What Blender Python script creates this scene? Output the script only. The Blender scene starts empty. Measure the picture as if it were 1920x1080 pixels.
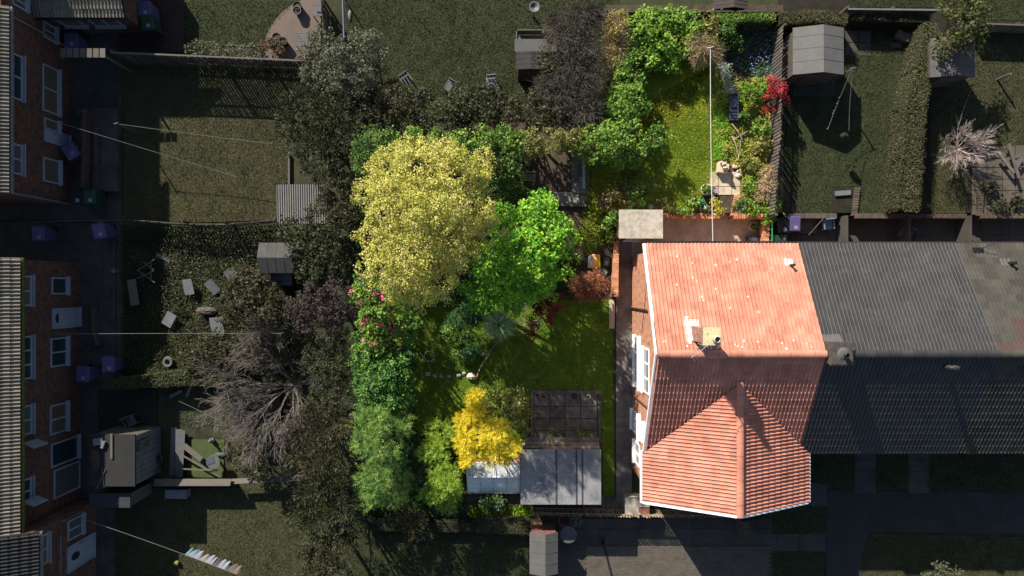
import bpy, bmesh, math, random
import numpy as np
from mathutils import Vector, Matrix
random.seed(7)
rng = np.random.default_rng(7)
SC = bpy.context.scene
COL = SC.collection

# ------------------------------------------------------------------ camera, sky, sun, exposure
CAMH = 33.0
F = 1320.0                                   # focal length in units of the 1920-wide frame
cam = bpy.data.cameras.new("camera"); cam.sensor_width = 36.0; cam.lens = 36.0 * F / 1920.0
cam.clip_end = 1000.0; cam.clip_start = 0.1
camo = bpy.data.objects.new("camera", cam); COL.objects.link(camo)
camo.location = (0, 0, CAMH); camo.rotation_euler = (0, 0, 0)
SC.camera = camo
SUN_EL = math.radians(30.0); SUN_DX, SUN_DY = -0.54, 0.8416
w = bpy.data.worlds.new("World"); SC.world = w; w.use_nodes = True
nt = w.node_tree; nt.nodes.clear()
sky = nt.nodes.new("ShaderNodeTexSky"); sky.sky_type = 'NISHITA'; sky.sun_disc = False
sky.sun_elevation = SUN_EL; sky.sun_rotation = math.atan2(SUN_DX, SUN_DY)
bg = nt.nodes.new("ShaderNodeBackground"); bg.inputs[1].default_value = 0.07
wo = nt.nodes.new("ShaderNodeOutputWorld")
nt.links.new(sky.outputs[0], bg.inputs[0]); nt.links.new(bg.outputs[0], wo.inputs[0])
sl = bpy.data.lights.new("sun", 'SUN'); sl.energy = 5.0; sl.angle = math.radians(0.5); sl.color = (1.0, 0.93, 0.82)
so = bpy.data.objects.new("sun", sl); COL.objects.link(so)
so.rotation_euler = Vector((SUN_DX*math.cos(SUN_EL), SUN_DY*math.cos(SUN_EL), math.sin(SUN_EL))).to_track_quat('Z', 'Y').to_euler()
so.location = (-20, 30, 25)
SC.view_settings.view_transform = 'Standard'; SC.view_settings.look = 'None'
SC.view_settings.exposure = 1.0; SC.view_settings.gamma = 1.0
SC.view_settings.use_curve_mapping = False
SC.render.engine = 'CYCLES'

# ------------------------------------------------------------------ helpers
def P(px, py, z=0.0):
    k = (CAMH - z) / F
    return ((px - 960) * k, (540 - py) * k)
def PR(r, z=0.0): return r * (CAMH - z) / F
ZU = 0.7
def sstep(t):
    t = np.clip(t, 0, 1); return t*t*(3-2*t)
def gz(x, y):
    x = np.asarray(x, float); y = np.asarray(y, float)
    bank = ZU*sstep((y+0.6)/4.0)
    inb = (x > -7.5) & (x < 4.8)
    z = np.where(inb & (y < 7.6), bank, 0.0)
    z = np.where((x >= 4.3) & (y > 3.4), ZU, z)
    return z
def g1(x, y): return float(gz(x, y))

# materials -----------------------------------------------------
MATS = {}
def newmat(name):
    m = bpy.data.materials.new(name); m.use_nodes = True; t = m.node_tree
    b = t.nodes["Principled BSDF"]; return m, t, b
def node(t, kind, **kw):
    n = t.nodes.new(kind)
    for k, v in kw.items(): setattr(n, k, v)
    return n
def ramp(t, cols, fac=None):
    r = node(t, "ShaderNodeValToRGB"); e = r.color_ramp.elements
    while len(e) < len(cols): e.new(0.5)
    for i, c in enumerate(cols):
        if len(c) == 4: e[i].position = c[3]
        else: e[i].position = i / max(1, len(cols)-1)
        e[i].color = (c[0], c[1], c[2], 1)
    if fac is not None: t.links.new(fac, r.inputs[0])
    return r
def mat(name, cols, scale=3.0, rough=0.85, bump=0.3, bdist=0.01, detail=8.0, metal=0.0, fine=40.0, objvar=0.0, spec=0.3, speck=None, stain=None):
    """noise-mottled surface"""
    if name in MATS: return MATS[name]
    m, t, b = newmat(name)
    g = node(t, "ShaderNodeNewGeometry")
    n1 = node(t, "ShaderNodeTexNoise"); n1.inputs["Scale"].default_value = scale; n1.inputs["Detail"].default_value = detail
    n1.inputs["Roughness"].default_value = 0.65
    t.links.new(g.outputs["Position"], n1.inputs["Vector"])
    lo = 0.3; hi = 0.7
    cc = [tuple(c[:3]) + ((lo + (hi-lo)*i/max(1, len(cols)-1)),) for i, c in enumerate(cols)]
    r = ramp(t, cc, n1.outputs["Fac"])
    out = r.outputs[0]
    n2 = node(t, "ShaderNodeTexNoise"); n2.inputs["Scale"].default_value = fine; n2.inputs["Detail"].default_value = 4
    t.links.new(g.outputs["Position"], n2.inputs["Vector"])
    mp = node(t, "ShaderNodeMapRange"); mp.inputs[1].default_value = 0.3; mp.inputs[2].default_value = 0.7
    mp.inputs[3].default_value = 0.78; mp.inputs[4].default_value = 1.2
    t.links.new(n2.outputs["Fac"], mp.inputs[0])
    fac = mp.outputs[0]
    if objvar:
        oi = node(t, "ShaderNodeObjectInfo")
        ad = node(t, "ShaderNodeMath", operation='ADD'); t.links.new(oi.outputs["Random"], ad.inputs[0]); t.links.new(g.outputs["Random Per Island"], ad.inputs[1])
        fr = node(t, "ShaderNodeMath", operation='FRACT'); t.links.new(ad.outputs[0], fr.inputs[0])
        mr = node(t, "ShaderNodeMapRange"); mr.inputs[3].default_value = 1-objvar; mr.inputs[4].default_value = 1+objvar
        t.links.new(fr.outputs[0], mr.inputs[0])
        mu = node(t, "ShaderNodeMath", operation='MULTIPLY'); t.links.new(fac, mu.inputs[0]); t.links.new(mr.outputs[0], mu.inputs[1])
        fac = mu.outputs[0]
    vm = node(t, "ShaderNodeVectorMath", operation='SCALE'); t.links.new(out, vm.inputs[0]); t.links.new(fac, vm.inputs["Scale"])
    fin = vm.outputs[0]
    for lay_ in (stain, speck):
        if not lay_: continue
        cc_, sc_, th_, am_ = lay_
        n3 = node(t, "ShaderNodeTexNoise"); n3.inputs["Scale"].default_value = sc_; n3.inputs["Detail"].default_value = 5
        t.links.new(g.outputs["Position"], n3.inputs["Vector"])
        m3 = node(t, "ShaderNodeMapRange"); m3.inputs[1].default_value = th_; m3.inputs[2].default_value = th_+.08; m3.inputs[4].default_value = am_
        t.links.new(n3.outputs["Fac"], m3.inputs[0])
        mx = node(t, "ShaderNodeMixRGB"); mx.inputs[2].default_value = (*cc_, 1); t.links.new(m3.outputs[0], mx.inputs[0]); t.links.new(fin, mx.inputs[1]); fin = mx.outputs[0]
    t.links.new(fin, b.inputs["Base Color"])
    b.inputs["Roughness"].default_value = rough; b.inputs["Metallic"].default_value = metal
    b.inputs["Specular IOR Level"].default_value = spec
    if bump:
        bp = node(t, "ShaderNodeBump"); bp.inputs["Strength"].default_value = bump; bp.inputs["Distance"].default_value = bdist
        t.links.new(n2.outputs["Fac"], bp.inputs["Height"]); t.links.new(bp.outputs[0], b.inputs["Normal"])
    MATS[name] = m; return m
def brickmat(name, c1, c2, mortar, w=0.225, h=0.075):
    if name in MATS: return MATS[name]
    m, t, b = newmat(name)
    uv = node(t, "ShaderNodeUVMap")
    bt = node(t, "ShaderNodeTexBrick"); bt.inputs["Scale"].default_value = 1.0
    bt.inputs["Color1"].default_value = (*c1, 1); bt.inputs["Color2"].default_value = (*c2, 1); bt.inputs["Mortar"].default_value = (*mortar, 1)
    bt.inputs["Mortar Size"].default_value = 0.006; bt.inputs["Brick Width"].default_value = w; bt.inputs["Row Height"].default_value = h
    bt.inputs["Mortar Smooth"].default_value = 0.3
    t.links.new(uv.outputs[0], bt.inputs["Vector"])
    g = node(t, "ShaderNodeNewGeometry")
    n2 = node(t, "ShaderNodeTexNoise"); n2.inputs["Scale"].default_value = 5; n2.inputs["Detail"].default_value = 10
    t.links.new(g.outputs["Position"], n2.inputs["Vector"])
    mp = node(t, "ShaderNodeMapRange"); mp.inputs[1].default_value = 0.3; mp.inputs[2].default_value = 0.7; mp.inputs[3].default_value = 0.55; mp.inputs[4].default_value = 1.35
    t.links.new(n2.outputs["Fac"], mp.inputs[0])
    vm = node(t, "ShaderNodeVectorMath", operation='SCALE'); t.links.new(bt.outputs["Color"], vm.inputs[0]); t.links.new(mp.outputs[0], vm.inputs["Scale"])
    t.links.new(vm.outputs[0], b.inputs["Base Color"]); b.inputs["Roughness"].default_value = 0.9
    bp = node(t, "ShaderNodeBump"); bp.inputs["Strength"].default_value = 0.7; bp.inputs["Distance"].default_value = 0.01; bp.invert = True
    t.links.new(bt.outputs["Fac"], bp.inputs["Height"]); t.links.new(bp.outputs[0], b.inputs["Normal"])
    MATS[name] = m; return m
def leafmat(name, cols, trans=0.3, rough=0.55):
    if name in MATS: return MATS[name]
    m, t, b = newmat(name)
    a = node(t, "ShaderNodeAttribute"); a.attribute_name = "rnd"
    r = ramp(t, cols, a.outputs["Fac"])
    t.links.new(r.outputs[0], b.inputs["Base Color"]); b.inputs["Roughness"].default_value = rough
    b.inputs["Specular IOR Level"].default_value = 0.25
    tr = node(t, "ShaderNodeBsdfTranslucent"); t.links.new(r.outputs[0], tr.inputs[0])
    mx = node(t, "ShaderNodeMixShader"); mx.inputs[0].default_value = trans
    o = t.nodes["Material Output"]
    t.links.new(b.outputs[0], mx.inputs[1]); t.links.new(tr.outputs[0], mx.inputs[2]); t.links.new(mx.outputs[0], o.inputs[0])
    MATS[name] = m; return m
def glass(name="window_glass", col=(0.02, 0.03, 0.04)):
    if name in MATS: return MATS[name]
    m, t, b = newmat(name); b.inputs["Base Color"].default_value = (*col, 1); b.inputs["Roughness"].default_value = 0.08
    b.inputs["Specular IOR Level"].default_value = 0.5
    n = node(t, "ShaderNodeTexNoise"); n.inputs["Scale"].default_value = 1.5
    bp = node(t, "ShaderNodeBump"); bp.inputs["Strength"].default_value = 0.02; t.links.new(n.outputs["Fac"], bp.inputs["Height"]); t.links.new(bp.outputs[0], b.inputs["Normal"])
    MATS[name] = m; return m
def clearglass():
    if "clear_glass" in MATS: return MATS["clear_glass"]
    m, t, b = newmat("clear_glass"); b.inputs["Base Color"].default_value = (0.8, 0.85, 0.85, 1); b.inputs["Roughness"].default_value = 0.15
    tr = node(t, "ShaderNodeBsdfTransparent"); tr.inputs[0].default_value = (0.85, 0.88, 0.88, 1)
    n = node(t, "ShaderNodeTexNoise"); n.inputs["Scale"].default_value = 6; n.inputs["Detail"].default_value = 8
    r = ramp(t, [(.2, .2, .2), (.75, .75, .75)], n.outputs["Fac"])
    mx = node(t, "ShaderNodeMixShader"); t.links.new(r.outputs[0], mx.inputs[0])
    o = t.nodes["Material Output"]; t.links.new(tr.outputs[0], mx.inputs[1]); t.links.new(b.outputs[0], mx.inputs[2]); t.links.new(mx.outputs[0], o.inputs[0])
    MATS["clear_glass"] = m; return m

# mesh builder ---------------------------------------------------
class MB:
    def __init__(s): s.v = []; s.f = []
    def add(s, vs, fs):
        k = len(s.v); s.v += [tuple(v) for v in vs]; s.f += [tuple(i+k for i in f) for f in fs]; return s
    def box(s, x0, y0, z0, x1, y1, z1):
        if x0 > x1: x0, x1 = x1, x0
        if y0 > y1: y0, y1 = y1, y0
        return s.add([(x0,y0,z0),(x1,y0,z0),(x1,y1,z0),(x0,y1,z0),(x0,y0,z1),(x1,y0,z1),(x1,y1,z1),(x0,y1,z1)],
                     [(0,3,2,1),(4,5,6,7),(0,1,5,4),(1,2,6,5),(2,3,7,6),(3,0,4,7)])
    def obox(s, c, hx, hy, hz, rz=0.0, tilt=0.0, ax='X'):
        M = Matrix.Translation(c) @ Matrix.Rotation(rz, 4, 'Z') @ Matrix.Rotation(tilt, 4, ax)
        vs = [M @ Vector((a*hx, b*hy, d*hz)) for d in (-1, 1) for (a, b) in ((-1,-1),(1,-1),(1,1),(-1,1))]
        return s.add(vs, [(0,3,2,1),(4,5,6,7),(0,1,5,4),(1,2,6,5),(2,3,7,6),(3,0,4,7)])
    def cyl(s, p0, p1, r0, r1=None, n=10, cap=True):
        r1 = r0 if r1 is None else r1
        p0 = Vector(p0); p1 = Vector(p1); d = (p1-p0).normalized()
        a = d.orthogonal().normalized(); b = d.cross(a)
        vs = []
        for p, r in ((p0, r0), (p1, r1)):
            for i in range(n):
                t = 2*math.pi*i/n; vs.append(p + a*math.cos(t)*r + b*math.sin(t)*r)
        fs = [(i, (i+1) % n, n+(i+1) % n, n+i) for i in range(n)]
        if cap: fs += [tuple(range(n-1, -1, -1)), tuple(range(n, 2*n))]
        return s.add(vs, fs)
    def tube(s, pts, r, n=6):
        for i in range(len(pts)-1): s.cyl(pts[i], pts[i+1], r, n=n)
        return s
    def prism(s, pts, z0, z1):
        n = len(pts)
        ar = sum(pts[i][0]*pts[(i+1) % n][1]-pts[(i+1) % n][0]*pts[i][1] for i in range(n))
        if ar < 0: pts = pts[::-1]
        return s.add([(x, y, z0) for x, y in pts]+[(x, y, z1) for x, y in pts],
                     [tuple(range(n-1, -1, -1)), tuple(range(n, 2*n))]+[(i, (i+1) % n, n+(i+1) % n, n+i) for i in range(n)])
    def slab(s, pts, th):
        """thick polygon given by 3-D points, thickened downwards"""
        n = len(pts); low = [(p[0], p[1], p[2]-th) for p in pts]
        return s.add(list(pts)+low, [tuple(range(n)), tuple(range(2*n-1, n-1, -1))]+[(i, n+i, n+(i+1) % n, (i+1) % n) for i in range(n)])
    def lathe(s, c, prof, n=16):
        vs = []; fs = []
        for r, z in prof:
            for i in range(n):
                t = 2*math.pi*i/n; vs.append((c[0]+r*math.cos(t), c[1]+r*math.sin(t), c[2]+z))
        for k in range(len(prof)-1):
            for i in range(n): fs.append((k*n+i, k*n+(i+1) % n, (k+1)*n+(i+1) % n, (k+1)*n+i))
        return s.add(vs, fs)
    def rock(s, c, rx, ry, rz, seed=0):
        r_ = random.Random(seed); vs = []; fs = []; n = 8; m = 5
        for j in range(m+1):
            ph = math.pi*j/m
            for i in range(n):
                t = 2*math.pi*i/n; k = r_.uniform(0.8, 1.12)
                vs.append((c[0]+rx*k*math.sin(ph)*math.cos(t), c[1]+ry*k*math.sin(ph)*math.sin(t), c[2]+rz*k*math.cos(ph)))
        for j in range(m):
            for i in range(n): fs.append((j*n+i, (j+1)*n+i, (j+1)*n+(i+1) % n, j*n+(i+1) % n))
        return s.add(vs, fs)

def boxuv(me):
    uvl = me.uv_layers.new(name="UVMap"); d = uvl.data; vs = me.vertices
    for p in me.polygons:
        n = p.normal; ax = max(range(3), key=lambda i: abs(n[i]))
        for li in p.loop_indices:
            c = vs[me.loops[li].vertex_index].co
            d[li].uv = (c.y, c.z) if ax == 0 else (c.x, c.z) if ax == 1 else (c.x, c.y)
def mesh_from(name, mb, origin=(0, 0, 0), smooth=False):
    me = bpy.data.meshes.new(name)
    ox, oy, oz = origin
    me.from_pydata([(a-ox, b-oy, c-oz) for a, b, c in mb.v], [], mb.f); me.update()
    boxuv(me)
    if smooth: me.polygons.foreach_set("use_smooth", [True]*len(me.polygons))
    return me
def tag(o, label=None, cat=None, group=None, kind=None):
    if label: o["label"] = label
    if cat: o["category"] = cat
    if group: o["group"] = group
    if kind: o["kind"] = kind
    return o
def root(name, loc, label, cat, group=None):
    o = bpy.data.objects.new(name, None); o.empty_display_size = 0.2; o.location = loc; COL.objects.link(o)
    return tag(o, label, cat, group)
def org(o):
    v = Vector((0, 0, 0))
    while o is not None: v += o.location; o = o.parent
    return v
def part(par, name, mb, m, label=None, kind=None, smooth=False):
    """a mesh given in world coordinates, made a child of par"""
    me = mesh_from(name, mb, org(par), smooth); me.materials.append(m)
    o = bpy.data.objects.new(name, me); COL.objects.link(o); o.parent = par
    return tag(o, label, None, None, kind)
def single(name, mb, m, label, cat, group=None, loc=None, smooth=False):
    if loc is None:
        xs = [v[0] for v in mb.v]; ys = [v[1] for v in mb.v]; zs = [v[2] for v in mb.v]
        loc = ((min(xs)+max(xs))/2, (min(ys)+max(ys))/2, min(zs))
    me = mesh_from(name, mb, loc, smooth); me.materials.append(m)
    o = bpy.data.objects.new(name, me); o.location = loc; COL.objects.link(o)
    return tag(o, label, cat, group)
def struct(name, mb, m):
    me = mesh_from(name, mb); me.materials.append(m)
    o = bpy.data.objects.new(name, me); COL.objects.link(o); o["kind"] = "structure"; return o
def inst(name, me, par, M):
    """M in par's local space"""
    o = bpy.data.objects.new(name, me); COL.objects.link(o); o.parent = par; o.matrix_local = M; return o

# numpy leaf meshes ---------------------------------------------
def quadmesh(name, V, rnd, origin, m, nper=4):
    n = len(V)//nper
    me = bpy.data.meshes.new(name)
    me.vertices.add(len(V)); me.vertices.foreach_set("co", (V-np.asarray(origin)).astype(np.float32).ravel())
    me.loops.add(n*nper); me.loops.foreach_set("vertex_index", np.arange(n*nper, dtype=np.int32))
    me.polygons.add(n); me.polygons.foreach_set("loop_start", np.arange(0, n*nper, nper, dtype=np.int32))
    me.polygons.foreach_set("loop_total", np.full(n, nper, dtype=np.int32))
    me.update(calc_edges=True)
    a = me.attributes.new("rnd", 'FLOAT', 'FACE'); a.data.foreach_set("value", rnd.astype(np.float32))
    me.materials.append(m)
    return me
def unit(a): return a/np.maximum(np.linalg.norm(a, axis=1, keepdims=True), 1e-6)
def rdir(n): return unit(rng.normal(size=(n, 3)))
def leafverts(C, D, N, L, W):
    S = unit(np.cross(N, D)); L = np.asarray(L).reshape(-1, 1); W = np.asarray(W).reshape(-1, 1)
    mid = C + D*L*0.45 - N*W*0.15
    V = np.stack([C, mid+S*W*0.5, C+D*L, mid-S*W*0.5], axis=1)
    return V.reshape(-1, 3)
def inpoly(x, y, poly):
    c = np.zeros(len(x), bool); n = len(poly)
    for i in range(n):
        x0, y0 = poly[i]; x1, y1 = poly[(i+1) % n]
        if y0 == y1: continue
        t = ((y0 > y) != (y1 > y)) & (x < (x1-x0)*(y-y0)/(y1-y0)+x0); c ^= t
    return c
def sample_poly(poly, dens):
    xs = [p[0] for p in poly]; ys = [p[1] for p in poly]
    A = (max(xs)-min(xs))*(max(ys)-min(ys)); n = int(A*dens)
    x = rng.uniform(min(xs), max(xs), n); y = rng.uniform(min(ys), max(ys), n)
    k = inpoly(x, y, poly); return x[k], y[k]
def vnoise(x, y, s, seed=0):
    """cheap smooth value noise"""
    r = np.random.default_rng(seed); T = r.random((64, 64))
    u = x/s+100; v = y/s+100; i = np.floor(u).astype(int); j = np.floor(v).astype(int); fu = sstep(u-i); fv = sstep(v-j)
    g = lambda a, b: T[a % 64, b % 64]
    return (g(i, j)*(1-fu)+g(i+1, j)*fu)*(1-fv)+(g(i, j+1)*(1-fu)+g(i+1, j+1)*fu)*fv

def grass(par_or_none, poly, m, dens=500, h=0.06, w=0.028, label=None, zoff=0.0, seed=1, flat=None):
    x, y = sample_poly(poly, dens); n = len(x)
    z = (gz(x, y) if flat is None else np.full(n, flat)) + zoff
    t = rng.uniform(0, 6.283, n); hh = h*rng.uniform(0.5, 1.4, n)*(0.75+0.5*vnoise(x, y, 0.35, seed))
    lean = rng.uniform(0.2, 1.0, n)*hh; a2 = rng.uniform(0, 6.283, n)
    b = np.stack([x, y, z], 1); s = np.stack([np.cos(t), np.sin(t), 0*t], 1)*w*rng.uniform(.6, 1.3, n)[:, None]
    tip = b + np.stack([np.cos(a2)*lean, np.sin(a2)*lean, hh], 1)
    V = np.stack([b-s, b+s, tip], 1).reshape(-1, 3)
    rnd = np.clip(0.55*vnoise(x, y, 2.1, seed+1)+0.42*vnoise(x, y, 0.55, seed+2)+0.35*rng.random(n)-0.16, 0, 1)
    o = (float(np.mean(x)), float(np.mean(y)), float(z.min()))
    me = quadmesh("grass", V, rnd, o, m, 3)
    ob = bpy.data.objects.new("grass", me); ob.location = o; COL.objects.link(ob)
    return tag(ob, label, "grass", None, "stuff")

def cover(poly, m, name, label, cat, dens=400, L=0.07, W=0.045, h=0.15, flat=None, seed=3, patch=0.5, thin=0.0):
    x, y = sample_poly(poly, dens)
    if thin:
        k = vnoise(x, y, patch, seed+7) > thin; x = x[k]; y = y[k]
    n = len(x); z = (gz(x, y) if flat is None else np.full(n, flat))
    z = z + 0.02 + h*vnoise(x, y, patch, seed)*rng.uniform(.5, 1, n)
    N = unit(rng.normal(size=(n, 3))*0.45+np.array([0, 0, 1.0])); D = unit(np.cross(N, rdir(n)))
    V = leafverts(np.stack([x, y, z], 1), D, N, L*rng.uniform(.6, 1.4, n), W*rng.uniform(.6, 1.4, n))
    rnd = np.clip(0.6*vnoise(x, y, 0.7, seed+1)+0.5*rng.random(n)-0.05, 0, 1)
    o = (float(np.mean(x)), float(np.mean(y)), float(z.min()))
    me = quadmesh(name, V, rnd, o, m)
    ob = bpy.data.objects.new(name, me); ob.location = o; COL.objects.link(ob)
    return tag(ob, label, cat, None, "stuff")

# plants ----------------------------------------------------------
def crown_geo(blobs, L, W, rc, cpm, lpc, style, droop=0.0, frac=0.8):
    """blobs [(x,y,z,r)], clumps per m2 of upper surface, leaves per clump"""
    Cs = []; Ds = []; Ns = []; Rs = []
    for (bx, by, bz, br) in blobs:
        nc = max(6, int(cpm*2*math.pi*br*br*1.1))
        d = rdir(nc); d[:, 2] = np.abs(d[:, 2])*np.where(rng.random(nc) < 0.85, 1, -0.7)
        rr = br*rng.uniform(0.45, 1.16, nc)**0.75
        cc = np.array([bx, by, bz])+d*rr[:, None]*np.array([1, 1, frac])
        crn = rng.random(nc)
        for_rc = rc*rng.uniform(0.6, 1.5, nc)
        k = lpc; cen = np.repeat(cc, k, 0); cd = np.repeat(d, k, 0); n = len(cen)
        ld = unit(rdir(n)*1.0+cd*0.5+np.array([0, 0, .35])); r = np.repeat(for_rc, k)*rng.random(n)**0.4
        pos = cen+ld*r[:, None]*np.array([1, 1, .75])
        if style == 'spray':
            D = unit(cd*0.7+ld*0.8+np.array([0, 0, -droop])); N = unit(rdir(n)*0.5+np.array([0, 0, 1.]))
            N = unit(N - D*np.sum(N*D, 1, keepdims=True))
        else:
            N = unit(ld*0.6+rdir(n)*0.7+np.array([0, 0, .5])); D = unit(np.cross(N, rdir(n))+np.array([0, 0, -droop]))
            N = unit(N - D*np.sum(N*D, 1, keepdims=True))
        Cs.append(pos); Ds.append(D); Ns.append(N); Rs.append(np.clip(0.55*np.repeat(crn, k)+0.45*rng.random(n), 0, 1))
    C = np.concatenate(Cs); D = np.concatenate(Ds); N = np.concatenate(Ns); R = np.concatenate(Rs); n = len(C)
    s_ = rng.uniform(.5, 1.5, n); return leafverts(C, D, N, L*s_, W*s_*rng.uniform(.75, 1.25, n)), R
def fronds_geo(blobs, fpm, flen, nl, L, W, droop=0.3):
    """feathery conifer sprays: leaflets set along arching stalks"""
    Vs = []; Rs = []
    for (bx, by, bz, br) in blobs:
        nf = max(10, int(fpm*2*math.pi*br*br))
        d = rdir(nf); d[:, 2] = np.abs(d[:, 2])*np.where(rng.random(nf) < .88, 1, -.5)
        base = np.array([bx, by, bz])+d*(br*rng.uniform(0.3, 0.95, nf)**.7)[:, None]*np.array([1, 1, .85])
        D = unit(d*np.array([1, 1, .5])+rdir(nf)*0.35); fl = flen*rng.uniform(.6, 1.3, nf)
        fr = rng.random(nf)
        side0 = unit(np.cross(D, np.array([0, 0, 1.])+rdir(nf)*.3))
        for j in range(nl):
            t = (j+0.5)/nl; s = 1 if j % 2 else -1
            p = base+D*(fl*t)[:, None]; p[:, 2] += fl*(0.25*t-droop*t*t)
            ld = unit(D*0.8+side0*s*0.8+rdir(nf)*.15); N = unit(np.array([0, 0, 1.])+rdir(nf)*.35); N = unit(N-ld*np.sum(N*ld, 1, keepdims=True))
            sz = 1.15-0.7*t
            Vs.append(leafverts(p, ld, N, L*sz*rng.uniform(.8, 1.2, nf), W*sz*np.ones(nf))); Rs.append(np.clip(.15+.5*fr+.3*t+.1*rng.random(nf), 0, 1))
    return np.concatenate(Vs), np.concatenate(Rs)
def branches(x, y, z0, blobs, r):
    mb = MB()
    cx = sum(b[0] for b in blobs)/len(blobs); cy = sum(b[1] for b in blobs)/len(blobs); cz = min(b[2] for b in blobs)
    fork = Vector((x*.6+cx*.4, y*.6+cy*.4, z0+(cz-z0)*0.45))
    mb.cyl((x, y, z0-0.05), fork, r, r*.75, 8)
    for b in blobs:
        t = Vector(b[:3]); midp = (fork+t)/2+Vector((random.uniform(-.15, .15), random.uniform(-.15, .15), 0.1))
        mb.cyl(fork, midp, r*.5, r*.35, 6); mb.cyl(midp, t, r*.35, r*.15, 6)
        for k in range(5):
            a = random.uniform(0, 6.283); e = t+Vector((math.cos(a), math.sin(a), random.uniform(-.1, .7)))*b[3]*.75
            mb.cyl(t, e, r*.15, r*.04, 4, False)
    return mb
LEAF = dict(
    round=dict(L=.10, W=.07, rc=.24, cpm=11, lpc=26, style='round'),
    small=dict(L=.075, W=.05, rc=.20, cpm=15, lpc=34, style='round'),
    large=dict(L=.15, W=.11, rc=.24, cpm=9, lpc=18, style='round'),
    spray=dict(L=.15, W=.04, rc=.26, cpm=10, lpc=30, style='spray', droop=.2),
)
BARK = lambda: mat("bark", [(.06, .045, .03), (.12, .09, .06)], 8, .95, .6)
def plant(name, label, cat, pb, mname, cols, kind='round', trunk=0.08, group=None, flowers=None, trans=.3, dens=1.0, base=None, **kw):
    """pb: blobs (px,py,z,rpx)"""
    blobs = [(*P(a, b, z), z, PR(r, z)) for a, b, z, r in pb]
    cx = sum(b[0] for b in blobs)/len(blobs); cy = sum(b[1] for b in blobs)/len(blobs)
    if base: cx, cy = P(*base)
    z0 = g1(cx, cy)
    rt = root(name, (cx, cy, z0), label, cat, group)
    m = leafmat(mname, cols, trans)
    if kind == 'frond':
        a = dict(fpm=62, flen=.30, nl=7, L=.12, W=.04, droop=.45); a.update(kw); a['fpm'] = a['fpm']*dens
        sb = []
        for (x_, y_, z_, r_) in blobs:
            sb.append((x_, y_, z_, r_*.62))
            for q_ in range(9):
                t_ = random.uniform(0, 6.283); e_ = random.uniform(.0, 1.1); k_ = r_*random.uniform(.55, .85)
                sb.append((x_+k_*math.cos(t_)*math.cos(e_), y_+k_*math.sin(t_)*math.cos(e_), z_+k_*math.sin(e_), r_*random.uniform(.2, .36)))
        V, R = fronds_geo(sb, **a)
    else:
        a = dict(LEAF[kind]); a.update(kw); a['cpm'] = a['cpm']*dens
        V, R = crown_geo(blobs, **a)
    # keep foliage above the ground it grows from
    V[:, 2] = np.maximum(V[:, 2], z0+0.03)
    me = quadmesh("crown", V, R, (cx, cy, z0), m)
    o = bpy.data.objects.new("crown", me); COL.objects.link(o); o.parent = rt
    part(rt, "trunk" if trunk > .05 else "stem", branches(cx, cy, z0, blobs, trunk), BARK())
    if flowers:
        fname, fcols, fd, fL, fn = flowers
        bb = [b for i, b in enumerate(blobs) if fn is None or i in fn]
        V, R = crown_geo(bb, L=fL, W=fL*.8, rc=.10, cpm=fd, lpc=12, style='round')
        V[:, 2] += 0.05
        me = quadmesh("blossom", V, R, (cx, cy, z0), leafmat(fname, fcols, .2))
        o = bpy.data.objects.new("blossom", me); COL.objects.link(o); o.parent = rt; o["kind"] = "stuff"
    return rt
def twiggeo(segs):
    """segs list of (p0,p1,r0,r1) -> 3-sided tubes as quads"""
    A = np.array([s[0] for s in segs], float); B = np.array([s[1] for s in segs], float)
    r0 = np.array([s[2] for s in segs])[:, None]; r1 = np.array([s[3] for s in segs])[:, None]
    d = unit(B-A); a = unit(np.cross(d, np.array([.3, .2, 1.0]))); b = np.cross(d, a)
    out = []
    ang = [0, 2.094, 4.189]
    for i in range(3):
        o0 = a*math.cos(ang[i])+b*math.sin(ang[i]); o1 = a*math.cos(ang[(i+1) % 3])+b*math.sin(ang[(i+1) % 3])
        out.append(np.stack([A+o0*r0, A+o1*r0, B+o1*r1, B+o0*r1], 1))
    V = np.concatenate(out).reshape(-1, 3); return V
def bare(name, label, cat, px, py, h, reach, cols, nb=9, depth=5, r=.06, up=.5, group=None, spread=.55, seed=1, thick=1.0):
    rr = random.Random(seed); x, y = P(px, py, h*.5); z0 = g1(x, y); segs = []
    def grow(p, d, L, r, k):
        n = 3
        for i in range(n):
            d2 = (d+Vector((rr.gauss(0, .14), rr.gauss(0, .14), rr.gauss(0, .08)))).normalized(); q = p+d2*L/n
            segs.append((tuple(p), tuple(q), r, r*.82)); r *= .82; p = q; d = d2
            if k > 0:
                for s in range(2 if i else 1):
                    dd = (d+Vector((rr.uniform(-1, 1), rr.uniform(-1, 1), rr.uniform(-.3, .6)))*spread).normalized()
                    grow(p, dd, L*rr.uniform(.5, .75), max(r*.6, .005*thick), k-1)
    top = Vector((x, y, z0+h*.35))
    for i in range(nb):
        a = 6.283*i/nb+rr.uniform(-.3, .3)
        grow(top, Vector((math.cos(a), math.sin(a), up*rr.uniform(.4, 1.5))).normalized(), reach*.55*rr.uniform(.7, 1.1), r*.55, depth-2)
    rt = root(name, (x, y, z0), label, cat, group)
    V = twiggeo(segs); R = rng.random(len(V)//4)
    me = quadmesh("branches", V, R, (x, y, z0), leafmat(name+"_twig", cols, 0.0, .9))
    o = bpy.data.objects.new("branches", me); COL.objects.link(o); o.parent = rt
    part(rt, "trunk", MB().cyl((x, y, z0-.05), top, r, r*.8, 8), BARK())
    return rt
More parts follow.
